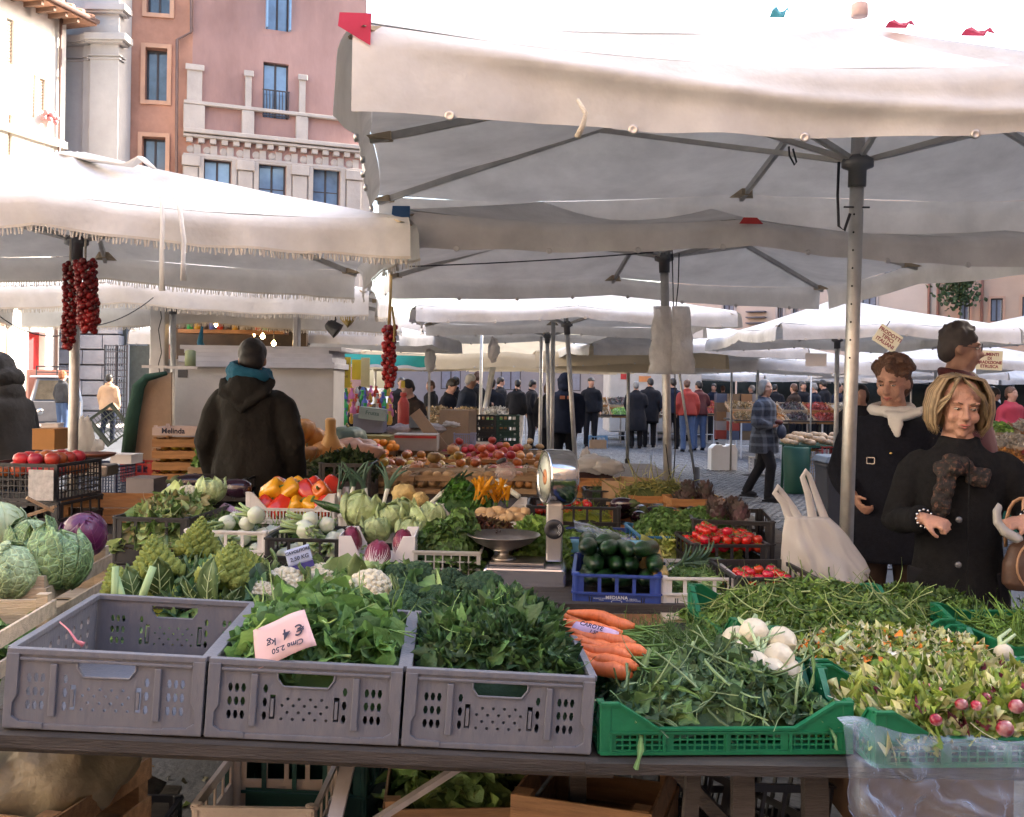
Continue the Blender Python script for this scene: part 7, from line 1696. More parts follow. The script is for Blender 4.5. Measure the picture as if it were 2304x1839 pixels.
# ---- right middle crates ----
X = frame_at(1387,1372,.79,R(-5),.42); bl = window_crate(X,'blue crate with white lettering heaped with cucumbers',.295,.42,.118,BLUEP,nwin=4,winlo=.48)
TX = lambda x,z: MT((x,-.213,z)) @ FACE
INKW = M('white_print',(.55,.58,.68),.6)
text('MEDIANA',.016,INKW,bl,TX(0,.0405),bold=.0004,spacing=1.1); text('ORTOFRUTTA',.007,INKW,bl,TX(0,.018)); text('PRODOTTI AGRICOLI\nITALIA',.0055,INKW,bl,TX(-.052,.034)); text('MERCATO\nORTOFRUTTICOLO',.0055,INKW,bl,TX(.056,.034))
q = mb(INKW,True); q.tube([Vector((.018*math.cos(a),-.2135,.027+.006*math.sin(a))) for a in [2*PI*k/20 for k in range(21)]],.0008,4,cap=False); q.build('logo_ring',bl)
for k in range(22):
 l = k//8; i = k % 8; col_ = i % 4; r_ = i//4
 put('cucumber',X @ MT((-.105+col_*.066+(l % 2)*.02+ru(-.008,.008),-.07+r_*.15+l*.01,.085+l*.05+ru(-.004,.004))) @ MR(ru(-.35,.35),4,'Z') @ MR(R(84),4,'X'),'dark green cucumber heaped in the blue crate','cucumbers in the blue crate',ru(1.1,1.35))
X = frame_at(1574,1374,.79,R(1),.36); window_crate(X,'white windowed crate of courgettes and beans right of the blue crate',.262,.36,.112,WHITEP,nwin=4,winlo=.52)
greens('cut_green_vegetables',X,.24,.33,.03,.07,[('bean',260,.05,.09),('broad',160,.04,.07)],'cut green vegetables in bags inside the white windowed crate','vegetables',((.10,.20,.06),(.2,.3,.12)),3.)
put('celeriac',Rw2(1458,1262,3.62) @ Matrix.Scale(1.35,4,(0,0,1)),'pale beige celeriac root standing behind the cucumbers',None,.85)
put('celeriac',Rw2(1480,1292,3.5),'pale root half behind the blue crate corner',None,.6)
for k in range(7): put('leek',Rw2(1500+k*9,1285-k*2,3.62+.02*k) @ MR(R(64),4,'Y') @ MR(k,4,'Z'),'green stalk lying from the pale root into the white crate','green stalks behind the white crate',.5)
X = frame_at(1748,1392,.79,R(4),.34); window_crate(X,'black crate of cherry tomatoes in front of the white bag',.27,.34,.135,BLACKP,nwin=5,winlo=.45)
heap('tomato',X,.25,.31,.03,.0205,3,'small red tomato in the black crate in front of the white bag','cherry tomatoes in the front black crate',maxn=95,scale=(.75,.95))
X = frame_at(1690,1330,.79,R(4),.34) @ MT((-.03,.14,.02)); window_crate(X,'black crate of cherry tomatoes behind the white windowed crate',.30,.32,.13,BLACKP)
heap('tomato',X,.28,.29,.09,.0205,3,'small red tomato in the rear black crate beside the white bag','cherry tomatoes in the rear black crate',maxn=80,scale=(.75,.98))
greens('tomato_vines',X @ MT((.02,-.04,.13)),.12,.12,.0,.03,[('strip',30,.03,.06)],'green vine leaves among the cherry tomatoes','leafy greens',((.12,.2,.05),),1.)
X = frame_at(1600,1292,.80,R(3),.4) @ MT((0,.2,0)); window_crate(X,'blue crate of parsley behind the tomatoes',.50,.40,.12,M('sky_blue_plastic',(.03,.16,.34),.45))
greens('parsley',X @ MT((0,.0,.06)),.50,.42,.02,.12,[('small',1500,.02,.045),('feather',200,.03,.07)],'curly parsley behind the cherry tomatoes','leafy greens',((.05,.115,.03),(.08,.16,.04)),5.9)
greens('yellow_endive',MT(P(1545,1228,4.25)),.52,.18,-.05,.09,[('frill',620,.03,.07)],'yellow green endive row behind the parsley','leafy greens',((.36,.42,.10),(.26,.33,.07),(.45,.48,.18)),8.9)
for lab,px,py,w_,m in (('light blue tray lying behind the cucumbers',1375,1222,.32,M('light_blue_plastic',(.16,.42,.58),.4)),):
 q = mb(m); q.box((0,0,0),(w_,.04,.05)); o = q.build('plastic_tray',loc=P(px-12,py+8,4.1),rot=(.12,0,-.05),bevel=.006); tag(o,lab,'tray')
X = frame_at(1345,1262,.80,R(0),.3); window_crate(X,'dark blue crate of greens behind the scale',.34,.30,.10,BLUEP)
greens('small_greens',X,.32,.3,.03,.08,[('broad',220,.03,.06)],'small greens in the dark blue crate behind the scale','leafy greens',((.12,.2,.05),(.06,.12,.03)),2.)
q = mb(CLEAR,True); q.grid(lambda u,v: P(1290,1195,4.2)+Vector((u*.30,-.1*v,.05-.09*u-.03*v+.02*noise.noise(Vector((u*7,v*7,1))))),20,12); hang('plastic_wrap','bluish plastic wrap beside the scale column','plastic sheet',q)
X = frame_at(1290,1208,.80,R(-3),.36); window_crate(X,'black crate of green peppers and tomatoes behind the scale knob',.46,.36,.15,BLACKP,nwin=6,winlo=.5)
greens('green_chillies',X @ MT((.06,-.04,.08)),.26,.2,.0,.05,[('bean',160,.05,.09,((.30,.36,.04),(.2,.3,.04)))],'yellow green chillies behind the scale','vegetables',((.3,.36,.05),),2.)
heap('tomato',X @ MT((-.05,.04,.06)),.3,.2,.02,.024,2,'small red tomato in the black crate behind the scale','tomatoes behind the scale',maxn=50)
q = mb(CLEAR,True); q.add([P(1285,1150,4.9),P(1300,1118,5.0),P(1395,1150,4.8),P(1385,1165,4.7)],[(0,1,2,3)]); 
X = frame_at(1453,1210,.80,R(-1),.28); mn = wood_crate(X,'wooden crate with red lettering holding aubergines',.345,.28,.135,WOODO,slats=1,gap=.55,post=.03)
text('O.M. - Minelle',.042,M('red_print',(.40,.05,.04),.7),mn,MT((0,-.1415,.030)) @ FACE,shear=.25,bold=.0006)
for k,(dx,dy,dz,az) in enumerate(((-.10,-.02,.15,60),(-.02,-.06,.09,20),(.06,-.05,.09,-10),(.12,-.05,.11,70),(.0,.05,.11,5),(-.08,.06,.10,40),(.08,.07,.10,100))):
 put('aubergine',X @ MT((dx,dy,dz)) @ MR(R(az),4,'Z') @ MR(R(82),4,'X'),'glossy aubergine piled in the lettered wooden crate','aubergines in the lettered crate',.72)
X = frame_at(1480,1172,.83,R(4),.26); wood_crate(X @ MT((.05,.1,0)),'wooden crate of cardoons behind the aubergine crate',.36,.26,.12,WOODO)
greens('cardoons',X @ MT((.04,.1,.07)),.40,.24,.02,.09,[('stem',120,.1,.24,((.34,.32,.10),(.25,.26,.09))),('lobed',90,.05,.1)],'yellowish cardoons on the crates behind the aubergines','vegetables',((.12,.15,.05),(.2,.2,.07)),9.)
X = frame_at(1580,1188,.82,R(4),.26) @ MT((0,.06,.02)); wood_crate(X,'small wooden crate of artichokes at the back right',.29,.24,.12,WOODO)
heap('artichoke',X,.24,.20,.05,.042,2,'artichoke in the small wooden crate at the back right','artichokes in the small wooden crate',maxn=14)
X = frame_at(1648,1272,.80,R(-8),.42); window_crate(X,'tall black crate of artichokes right of the endive',.34,.44,.19,BLACKP,lower='bars')
heap('artichoke',X @ MT((-.04,0,0)),.26,.38,.09,.045,2,'purplish artichoke in the tall black crate','artichokes in the tall black crate',maxn=30)
for k in range(9): put('artichoke',Rw2(1560+k*9+ru(-10,10),1192+ru(-12,14),4.75+ru(-.1,.1)) @ MR(1.3,4,'X') @ MR(k,4,'Z'),'dusky artichoke bunch left of the tall black crate','artichokes in the bunch',1.)
X = frame_at(1340,1122,.85,R(-2),.3); wood_crate(X,'wooden crate with a bottle pattern behind the scale dial',.25,.26,.10,WOODO)
X = frame_at(1390,1142,.85,R(0),.3) @ MT((-.03,.02,0)); window_crate(X,'black crate of chives beside the cardboard box',.30,.24,.09,BLACKP)
greens('chives',X,.3,.22,.05,.05,[('stem',260,.05,.09)],'chives in the black crate beside the cardboard box','leafy greens',((.08,.14,.04),(.05,.1,.03)),2.)
X = MT((P(1415,1100,5.9).x,5.9,.85)) @ MR(R(-28),4,'Z'); carton(X,'brown cardboard box standing left of the centre pole',.22,.30,.15,CARD,flaps=False)
X = frame_at(1345,1098,.86,R(0),.3) @ MT((-.02,.3,0)); carton(X,'low box of strawberries behind the scale dial',.30,.34,.12,M('dark_card',(.06,.03,.03),.8))
heap('tomato',X,.28,.32,.07,.02,2,'dark red strawberry in the low box behind the scale','strawberries',maxn=60,scale=(.6,.8))
# plastic bags on the far right end of the table
BAGW = M('white_bag_plastic',(.74,.71,.68),.3,var=.04,scale=5,bump=.6,bscale=7,trans=.6)
def blobbag(label,px,py,D,r,m=BAGW,name='plastic_bag',seed=0.):
 q = mb(m,True); q.ell((0,0,0),r,26,16,fn=lambda v: v*(1+.35*noise.noise(v*2.3+Vector((seed,0,0)))+.15*noise.noise(v*6+Vector((seed,0,0))))); o = q.build(name,loc=P(px,py,D)); return tag(o,label,'bag')
blobbag('crumpled white plastic bag behind the scale dial',1335,1045,6.9,(.13,.1,.06),seed=2.); blobbag('white plastic bag lying on the far end of the produce table',1370,1052,6.8,(.10,.08,.05),seed=5.); blobbag('small upright twist of white plastic bag',1318,1030,7.1,(.035,.03,.07),seed=8.)
# big white carrier bag
cb_ = root('carrier_bag','large white plastic carrier bag standing with its handles up by the big pole','bag',P(1850,1310,3.62)); s0 = 3.62/2250
prof = [(1940,1305),(1945,1275)]
q = mb(BAGW,True)
rows = [(0,-66,84),(8,-86,100),(28,-94,104),(52,-94,92),(80,-92,72),(105,-90,54),(128,-86,34),(146,-82,14)]
for wy in (0,):
 rg = []; rows = [tuple(rows[i][j]*(1-t)+rows[i+1][j]*t for j in range(3)) for i in range(len(rows)-1) for t in (0,.25,.5,.75)]+[rows[-1]]
 for i,(h,l,r_) in enumerate(rows):
  c = (l+r_)/2; a = (r_-l)/2; ring = []
  for k in range(90):
   t = 2*PI*k/90; fo = 1+.03*math.sin(5*t+h*.03)+.07*abs(noise.noise(Vector((math.cos(t)*3,math.sin(t)*3,h*.006))))-.05*abs(noise.noise(Vector((math.cos(t)*7+h*.006,math.sin(t)*7,h*.008)))); ring.append(Vector(((c+a*math.cos(t)*fo)*s0,(.085-.06*h/146)*math.sin(t)*(1+.30*noise.noise(Vector((math.cos(t)*5+h*.015,2.,h*.02))))*(1+.12*math.sin(4*t+h*.04)),h*s0)))
  rg.append(ring)
 q.rings(rg)
q.build('bag_body',cb_)
for (xa,xb,tip,w1_,nm) in ((-82,-46,(-104,214),1,0),(-30,12,(-42,250),1,1)):
 q = mb(BAGW,True); base_ = [(xa,188),(xb,188)]; pts = []
 cx = (xa+xb)/2
 tx,th_ = tip; hp = [(xa+9,118),(xa+8,142),(xa*.55+tx*.45+2,142+(th_-142)*.5),(tx-7,th_-14),(tx,th_),(tx+10,th_-12),(xb*.55+tx*.45-1,142+(th_-142)*.45),(xb-8,142),(xb-9,118)]; q.tube([Vector((x_*s0,.008*math.sin(i_*1.3),z_*s0)) for i_,(x_,z_) in enumerate(hp)],[(.018,.016),(.017,.010),(.013,.005),(.010,.005),(.010,.007),(.010,.005),(.013,.005),(.017,.010),(.018,.016)],14); q.build('handle',cb_)
# cardboard scrap beside the bag
q = mb(CARD); q.box((0,0,0),(.16,.10,.004)); o = q.build('cardboard_scrap',loc=P(1945,1330,3.45),rot=(.2,.12,-.3)); tag(o,'torn cardboard scrap between the carrier bag and the parsley','cardboard')
# ================= FAR PRODUCE TABLE (wooden crates in rows) =================
kinds = [('small_pumpkin','gourd',.052),('orange','orange',.036),('apple','apple',.036),('potato','potato',.038),('far_tomato','tomato',.036),('onion','onion',.030)]
def fruit_crate(px,py,z,kind,what,r,lab,w=.30,d=.26,n=14,layers=2,m=WOOD,rz=0,h=.10):
 X = frame_at(px,py,z,R(rz),d); wood_crate(X,lab,w,d,h,m,slats=2,gap=.42,post=.022)
 heap(kind,X,w-.04,d-.04,.03,r,layers,what,what.replace('a ','').split(' in ')[0]+'s: '+lab[:24],maxn=n)
rows = [
 (1112,.86,[(879,'potato','brown mushroom',.032),(971,'potato','pale mushroom',.032),(1063,'potato','chestnut mushroom',.032),(1156,'onion','spotted onion',.03)]),
 (1082,.865,[(862,'apple','red apple',.036),(952,'small_pumpkin','striped gourd',.05),(1040,'apple','dull red apple',.036),(1135,'far_tomato','ribbed tomato',.036),(1225,'onion','shallot',.03)]),
 (1060,.87,[(830,'far_tomato','plum tomato',.036),(915,'apple','dark apple',.036),(1000,'small_pumpkin','green gourd',.05),(1090,'far_tomato','salad tomato',.036),(1185,'onion','brown onion',.032)]),
 (1040,.88,[(850,'orange','orange persimmon',.038),(935,'small_pumpkin','yellow gourd',.05),(1020,'far_tomato','deep red tomato',.036),(1105,'far_tomato','bright tomato',.038),(1190,'potato','straw coloured potato',.038)]),
]
ordn = ['nearest','second','third','rearmost']
for ri,(py,z,items) in enumerate(rows):
 for ci,(px,kind,what,r) in enumerate(items):
  fruit_crate(px,py,z,kind,'%s in the %s row of wooden crates' % (what,ordn[ri]),r,'small wooden crate of %ss in the %s row behind the cabbages' % (what,ordn[ri]),w=.285 if ri == 0 else .31,rz=-3,n=16 if ri == 0 else 18,m=(WOOD,WOODP,WOODO,WOOD)[ri],layers=2 if ri == 0 else 3,h=.115 if ri == 0 else .09)
for k in range(16): put('orange',Rw2(792+(k % 6)*19+ru(-8,8)+ (k//6)*6,998+(k//6)*11+ru(-3,3),8.3-.06*(k//6)),'orange persimmon on the heap behind the peach bag','persimmons heaped at the back',ru(.9,1.15))
for k in range(34): put('far_tomato',Rw2(1045+(k % 12)*11.5+ru(-4,4),1012+(k//12)*13-(6 if 2 < k % 12 < 9 else 0)+ru(-3,3),8.4-.12*(k//12)) @ MR(k,4,'X'),'red tomato on the heap left of the scale dial','tomatoes heaped at the back',ru(.9,1.2))
for k in range(9): put('apple',Rw2(840+k*22+ru(-6,6),1050+ru(-6,8),7.5) @ MR(k,4,'X'),'red mango like fruit on the far produce table','red fruits on the far table',1.3)
for px,py,D,s_,kd,lab in ((672,968,6.9,1.0,'pumpkin','brown pumpkin half hidden behind the stallholder'),(700,985,7.0,.9,'pumpkin','pumpkin between the brown pumpkin and the butternut squash'),(742,1020,6.8,1.05,'pumpkin','orange pumpkin under the butternut squash'),(690,1025,6.7,.8,'pumpkin','small pumpkin beside the stallholder elbow'),(783,988,7.6,1.1,'green_pumpkin','dark green pumpkin behind the peach bag'),(802,1010,7.4,.55,'pumpkin','little orange pumpkin right of the green one')):
 put(kd,Rw2(px,py,D) @ MR(px,4,'Z'),lab,None,s_)
put('butternut',Rw2(744,988,6.75) @ MR(.1,4,'X'),'upright butternut squash on top of the pumpkins',None,1.05)
blobbag('peach coloured plastic bag of vegetables beside the pumpkins',795,1018,6.9,(.19,.12,.09),M('peach_bag',(.58,.34,.24),.4,var=.3,scale=9,trans=.2,bump=.6,bscale=9),seed=3.)
X = frame_at(690,1100,.85,0,.5) @ MT((0,.9,0)); wood_crate(X,'wooden crate under the pumpkins',.5,.4,.16,WOOD)
for k in range(12): put('orange',Rw2(738+(k % 6)*13,1030+(k//6)*10,6.55),'small orange citrus below the pumpkins','citrus under the pumpkins',.7)
# boxes behind
def cbox(lab,px,py,D,w,h,d,m,rz=0.,tilt=0.,name='cardboard_box',z=None):
 p = P(px,py,D); X = MT(p) @ MR(R(rz),4,'Z') @ MR(R(tilt),4,'Y'); return carton(X,lab,w,d,h,m,name=name,lid=True)
tb2 = table('folding table behind the far produce crates',-1.6,-.2,8.95,9.9,.98,n=4,m=WOODP)
c_ = cbox('lilac grey carton stack behind the garland',833,972,9.2,.27,.16,.3,M('lilac_card',(.26,.25,.31),.8)); c_ = cbox('pale green lettered carton standing on the lilac carton',838,944,9.1,.24,.10,.25,M('pale_green_card',(.36,.40,.34),.8),rz=4,tilt=6)
text('Frutta',.05,M('green_print',(.05,.13,.10),.7),c_,MT((0,-.1265,.06)) @ FACE)
cbox('blue sheet covered box at the left of the far table',775,990,9.0,.2,.06,.2,M('light_blue_card',(.26,.34,.50),.7)); cbox('dark fold of cloth on the far table',940,962,9.3,.14,.10,.2,M('grey_cloth',(.2,.2,.19),.9))
cy = cbox('yellow printed fruit box behind the persimmons',838,1012,8.65,.34,.12,.3,M('yellow_card',(.34,.27,.09),.8))
fb = cbox('printed fruit box with a red top edge behind the gourds',938,1012,8.5,.36,.13,.3,M('fruit_box',(.42,.36,.31),.8)); q = mb(RED); q.box((0,-.1535,.115),(.35,.003,.02)); q.build('red_stripe',fb)
cbl = cbox('brown cardboard box flap leaning diagonally behind the fruit boxes',1000,1015,8.7,.10,.42,.03,CARD,tilt=-38)
cbox('large brown cardboard carton behind the leaning flap',1030,1010,9.4,.28,.36,.3,CARD,rz=-12)
mesh_crate(MT(P(1046,1012,9.2)),'lilac mesh crate beside the large carton',.2,.2,.15,M('lilac_plastic',(.30,.28,.36),.6),cell=.02)
for k in range(3):
 for j in range(2): window_crate(MT(P(1092+j*50,1006-k*24,10.4)),'dark green crate, %s in the %s stack behind the tomatoes' % (('bottom','middle','top')[k],('left','right')[j]),.24,.3,.11,DKGRN if j else BLACKP)
for k,(px,py,r_,c) in enumerate(((905,968,.09,(.5,.4,.38)),(940,975,.07,(.5,.47,.42)),(975,965,.08,(.5,.42,.38)),(1020,955,.07,(.6,.55,.5)),(870,984,.06,(.4,.34,.24)))):
 blobbag(('long','short','mottled','pale','brown')[k]+' wrapped packet lying on the far table behind the crates',px,py,9.3,(r_*1.6,.07,r_*.6),M('packet_%d' % k,c,.5,var=.3,scale=20),'wrapped_packet',seed=k*3.)
# red bottle / extinguisher and coloured sweets
rb_ = root('red_gas_bottle','tall red bottle with a yellow tag right of the bright garland','bottle',P(907,968,9.6)); q = mb(M('bottle_red',(.50,.06,.045),.4,var=.15),True); q.lathe([(.05,0),(.055,.01),(.055,.26),(.03,.31),(.02,.32),(.035,.33),(.03,.36)],18); q.build('bottle_body',rb_)
q = mb(M('tag_yellow',(.6,.42,.04),.6)); q.box((0,-.06,.44),(.035,.006,.07)); q.build('price_tag',rb_)
cols = ((.5,.05,.03),(.04,.4,.12),(.6,.35,.05),(.55,.5,.45),(.1,.15,.5),(.55,.15,.3))
cm = [M('sweet_%d' % i,c,.5) for i,c in enumerate(cols)]
sw = []
for i in range(6):
 q = mb(cm[i],True); q.lathe([(.02,0),(.03,.02),(.026,.07),(.012,.09),(.012,.11),(.02,.12)],8); sw.append(q.mesh('jar'))
for k in range(46):
 px = 762+(k % 9)*14.5+ru(-4,4); py = 895+(k//9)*15+ru(-4,4)
 o = linkmesh('sweet_jar',sw[k % 6],None,P(px,py,10.6-.1*(k//9)),(ru(-.3,.3),0,0),ru(.8,1.3)); tag(o,'small jar of brightly coloured sweets behind the white panel','jar','jars of coloured sweets')
table('stall table under the coloured sweets',-1.9,-.9,10.1,10.9,.95,m=WOODP,n=3)
YS = M('yellow_sign',(.62,.48,.05),.6,var=.05)
ys = root('price_board','yellow price board with lines of handwriting above the sweets','sign',P(766,838,9.8)); q = mb(YS); q.box((0,0,0),(.20,.01,.30)); q.build('board',ys)
INK = M('ink',(.02,.02,.05),.6)
text('CARAMELLE\n3,00 KG\nMISTE 4,00\nMIELE 5\nTORRONE',.032,INK,ys,MT((0,-.006,.02)) @ FACE)
ys = root('price_board','smaller yellow card hanging right of the price board','sign',P(802,832,10.)); q = mb(YS); q.box((0,0,0),(.09,.01,.2)); q.build('board',ys)
for px,py,w_,h_ in ((822,838,.09,.3),(880,860,.07,.12)):
 o = mb(M('hanging_card',(.5,.42,.22),.7)).box((0,0,0),(w_,.01,h_)).build('hanging_card',loc=P(px,py,10.3)); tag(o,'tan card hanging behind the garland at x' if 0 else ('tan card hanging left of the garland' if px < 850 else 'small orange card hanging right of the garland'),'sign')
# teal awning
TEAL = M('teal_awning',(.02,.27,.24),.7,trans=.2)
aw = root('teal_awning','teal striped awning over the sweets stall','awning',P(870,815,14)); q = mb(TEAL,True); q.grid(lambda u,v: Vector(((u-.5)*1.3,-.1*v,.11-.02*u-.16*v+.015*math.sin(u*20)*v)),30,5); q.build('awning_cloth',aw); q = mb(CARDW); q.grid(lambda u,v: Vector(((u-.5)*1.3,-.105,-.04-.04*v-.02*u+.015*math.sin(u*20))),30,1); q.build('awning_edge',aw)
q = mb(STEEL); q.bar((-.6,0,.1),(-.6,0,-1.95),.03); q.bar((.6,0,.1),(.6,0,-1.95),.03); q.build('awning_post',aw)
# ================= FOOD TRUCK AND LEFT STALL =================
tr = root('food_truck','food truck with a lit dark interior and steel posts behind the stallholder','truck',(-2.9,9.4,0)); o0 = Vector((-2.9,9.4,0))
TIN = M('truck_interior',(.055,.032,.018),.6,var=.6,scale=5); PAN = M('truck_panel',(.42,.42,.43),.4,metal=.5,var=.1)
def pbox(q,px0,py0,px1,py1,D,dd): a,b = P(px0,py1,D),P(px1,py0,D); q.box(((a.x+b.x)/2,D+dd/2,(a.z+b.z)/2),(abs(b.x-a.x),dd,abs(b.z-a.z)))
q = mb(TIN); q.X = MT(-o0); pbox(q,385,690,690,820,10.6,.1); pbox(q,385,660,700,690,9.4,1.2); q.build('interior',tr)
for x0,x1 in ((333,372),(655,672)): q = mb(PAN); q.X = MT(-o0); pbox(q,x0,690,x1,1010,9.3,.12); q.build('post',tr,bevel=.01)
q = mb(PAN); q.X = MT(-o0); pbox(q,333,812,672,1000,9.5,.3); q.build('counter_side',tr)
q = mb(M('warm_shelf',(.28,.12,.04),.5,var=.5,scale=6)); q.X = MT(-o0); pbox(q,400,744,640,749,10.2,.2); pbox(q,520,700,560,712,10.1,.2); q.build('shelf',tr)
for k in range(14): q = mb(cm[k % 5],True) if k % 3 else mb(STL,True); q.lathe([(.03,0),(.035,.1),(.02,.14)],10,P(410+k*17,744,10.25)-o0); q.build('utensil',tr)
BULB = M('lit_bulb',(1.,.62,.25),.3,var=0,emit=14.)
for px,py,D,r_ in ((486,730,9.9,.022),(591,757,9.7,.024),(616,773,9.6,.024),(501,719,10.3,.010),(572,752,10.3,.010)):
 q = mb(BULB,True); q.lathe([(.006,.03),(.5*r_,.02),(r_,0),(.7*r_,-.018),(.003,-.026)],12,P(px,py,D)-o0); q.build('bulb',tr); q = mb(WIRE,True); q.tube([P(px,py,D)-o0+Vector((0,0,.03)),P(px,690,D)-o0],.004,4); q.build('bulb_cord',tr)
q = mb(M('blue_cord_bundle',(.02,.16,.26),.7),True); q.tube([P(455,735,9.2),P(450,770,9.2),P(460,800,9.2)],[.01,.03,.04],8); hang('blue_bag','bright blue bag hanging inside the food truck','bag',q)
PNL = M('white_panel',(.40,.385,.375),.6,var=.12,scale=2.2,bump=.1,col2=(.47,.455,.44))
wp_ = root('white_counter_panel','large dirty white panel of the counter behind the stallholder','panel',(P(571,900,7.6).x,7.6,0)); q = mb(PNL); a,b = P(391,1015,7.6),P(752,828,7.6); q.box((0,.25,(a.z+b.z)/2),(b.x-a.x,.5,b.z-a.z)); q.build('panel_board',wp_,bevel=.008)
q = mb(DARKM); q.box((a.x-wp_.location.x+.06,-.003,b.z-.06),(.07,.006,.06)); q.build('black_fitting',wp_)
q = mb(DARKM); 
for sx in (-.5,.5): q.box((sx*(b.x-a.x)*.95,.25,a.z/2),(.05,.4,a.z)); 
q.build('support',wp_)
SHT = M('grey_foam_sheet',(.42,.42,.46),.6,var=.1)
for k,(x0,x1,y0,y1) in enumerate(((415,752,816,826),(395,745,804,815),(430,742,795,803),(405,738,786,794),(392,760,779,785),(388,730,823,827))):
 a,b = P(x0,y1,7.5),P(x1,y0,7.5); q = mb(SHT); q.box((0,0,0),(b.x-a.x,.62,max(.015,b.z-a.z-.006)),MR(ru(-.03,.03),3,'Z')); o = q.build('foam_sheet',loc=((a.x+b.x)/2,7.85+.02*k,(a.z+b.z)/2+(0 if k < 5 else .0)),bevel=.003); tag(o,'grey sheet in the stack lying on the white counter panel','sheet','grey sheets stacked on the counter')
q = mb(M('jar_green',(.25,.28,.14),.6),True); q.lathe([(.04,0),(.04,.11),(.02,.12)],12,P(428,824,7.4)); hang('jar','green jar beside the stacked grey sheets','jar',q)
q = mb(STEEL); q.bar(P(320,825,7.3),P(445,828,7.35),.03,.02); hang('steel_bar','steel bar sticking out left of the stacked sheets','bar',q)
# cardboard and green cloth panel
gp = root('leaning_cardboard','leaning cardboard panel edged with dark green cloth left of the white panel','panel',P(330,1060,7.3)); o0 = P(330,1060,7.3)
q = mb(CARD); a = [P(*p,7.3)-o0 for p in ((300,1062),(352,1062),(385,1010),(385,838),(322,850))]; q.add(a+[v+Vector((0,.03,0)) for v in a],[(0,1,2,3,4),(9,8,7,6,5)]+[(i,i+5,(i+1) % 5+5,(i+1) % 5) for i in range(5)]); q.build('cardboard',gp)
q = mb(M('green_cloth',(.015,.05,.028),.9,bump=.3),True); q.tube([P(288,1025,7.25)-o0,P(296,950,7.25)-o0,P(312,870,7.25)-o0,P(330,850,7.25)-o0,P(375,840,7.25)-o0],[.05,.05,.045,.03,.015],10); q.build('green_cloth',gp)
X = MT(P(272,985,8.0)) @ MR(R(18),4,'Z') @ MR(R(-38),4,'Y'); mesh_crate(X,'tilted grey green crate hanging beside the green cloth',.22,.30,.26,TEALP,cell=.05)
# melinda boxes
for k in range(5):
 X = MT((P(424,990,6.9).x,6.9,.86+k*.078-.0)) @ MR(R(2),4,'Z'); bx_ = wood_crate(X,'shallow fruit tray, %s in the stack left of the stallholder' % ('bottom','second','third','fourth','top')[k],.40,.30,.066,WOODO if k < 4 else M('printed_tray',(.50,.38,.34),.7),slats=1,gap=.2,post=.02)
 if k == 4: text('Melinda',.05,INK,bx_,MT((-.06,-.1515,.03)) @ FACE,bold=.001)
 if k < 4: heap('apple',X,.34,.22,-.03,.034,1,'apple in the stacked fruit trays','apples in the stacked trays',maxn=12)
# left stall
table('dark boards of the left stall in front of the hooded figure',-3.1,-1.55,4.7,6.4,.82,n=6)
X = frame_at(44,1128,.98,R(-6),.4); window_crate(X @ MT((0,0,-.155)),'black crate supporting the newspaper crate at the left edge',.38,.4,.15,BLACKP); mesh_crate(X,'black crate with red produce and newspaper at the left edge',.36,.4,.17,BLACKP,cell=.03)
heap('far_tomato',X,.30,.36,.10,.036,2,'red tomato in the black crate at the left edge','tomatoes at the left edge',maxn=40)
q = mb(M('newsprint',(.42,.40,.38),.8,var=.25,scale=40)); q.plate(rect(-.06,-.07,.06,.07),[],.002); nw = q.build('newspaper',loc=P(92,1092,4.56),rot=(0,0,-.1)); tag(nw,'sheet of newspaper hung on the black crate at left','newspaper')
X = frame_at(204,1162,.62,R(-8),.4) @ MT((0,.0,0)); mesh_crate(X,'slate blue mesh crate under the left scale pan',.34,.38,.34,NAVYP,cell=.022)
X = frame_at(300,1148,.62,R(-4),.36); mesh_crate(X,'tall slate crate right of the front left pole',.14,.36,.30,NAVYP,cell=.03)
X = frame_at(306,1085,.83,R(-8),.3); window_crate(X,'red plastic crate beside the slim pole',.24,.3,.13,REDP)
X = frame_at(312,1140,.80,R(-6),.2) ; carton(X,'grey wrapped box with clear film under the red crate',.17,.18,.16,M('grey_wrap',(.2,.18,.2),.35),lid=True)
ls = root('pan_scale','small pan scale with an orange brown pan on the left stall','scale',P(212,1078,5.35)); q = mb(M('copper_pan',(.20,.07,.045),.35,metal=.6),True); q.lathe([(.001,.10),(.05,.105),(.10,.125),(.112,.14),(.106,.14),(.05,.112),(.001,.108)],26); q.build('pan',ls)
q = mb(STL); q.box((0,0,.05),(.20,.16,.06)); q.build('scale_body',ls,bevel=.01); q = mb(STL,True); q.lathe([(.02,.08),(.02,.10)],10); q.build('stem',ls)
for lab,px,py,D,w_,h_,d_,m,rz in (('orange brown wooden box on the left stall',120,1010,5.6,.13,.11,.2,M('orange_box',(.35,.16,.04),.7),-6),('white carton flap on the left stall',118,968,5.7,.09,.035,.12,CARDW,10),('white box behind the red crate',285,1042,6.0,.13,.05,.15,CARDW,-5),('pale box at the base of the left pole',92,1042,6.0,.1,.06,.12,M('grey_bag',(.3,.28,.3),.5),0)):
 cbox(lab,px,py,D,w_,h_,d_,m,rz=rz)
blobbag('white plastic bag hanging behind the front left pole',190,985,5.9,(.05,.05,.12),seed=4.); blobbag('small white bag below the orange box at left',210,1005,6.2,(.06,.05,.05),seed=14.)
for k,(a,b) in enumerate((((0,1180),(125,1140)),((0,1205),(110,1178)),((60,1120),(120,1150)))):
 q = mb(WOOD); q.bar(P(*a,4.3),P(*b,4.35),.05,.012); o = q.build('loose_wood'); tag(o,('upper','lower','short tilted')[k]+' wooden slat lying on the left stall','wood slat')
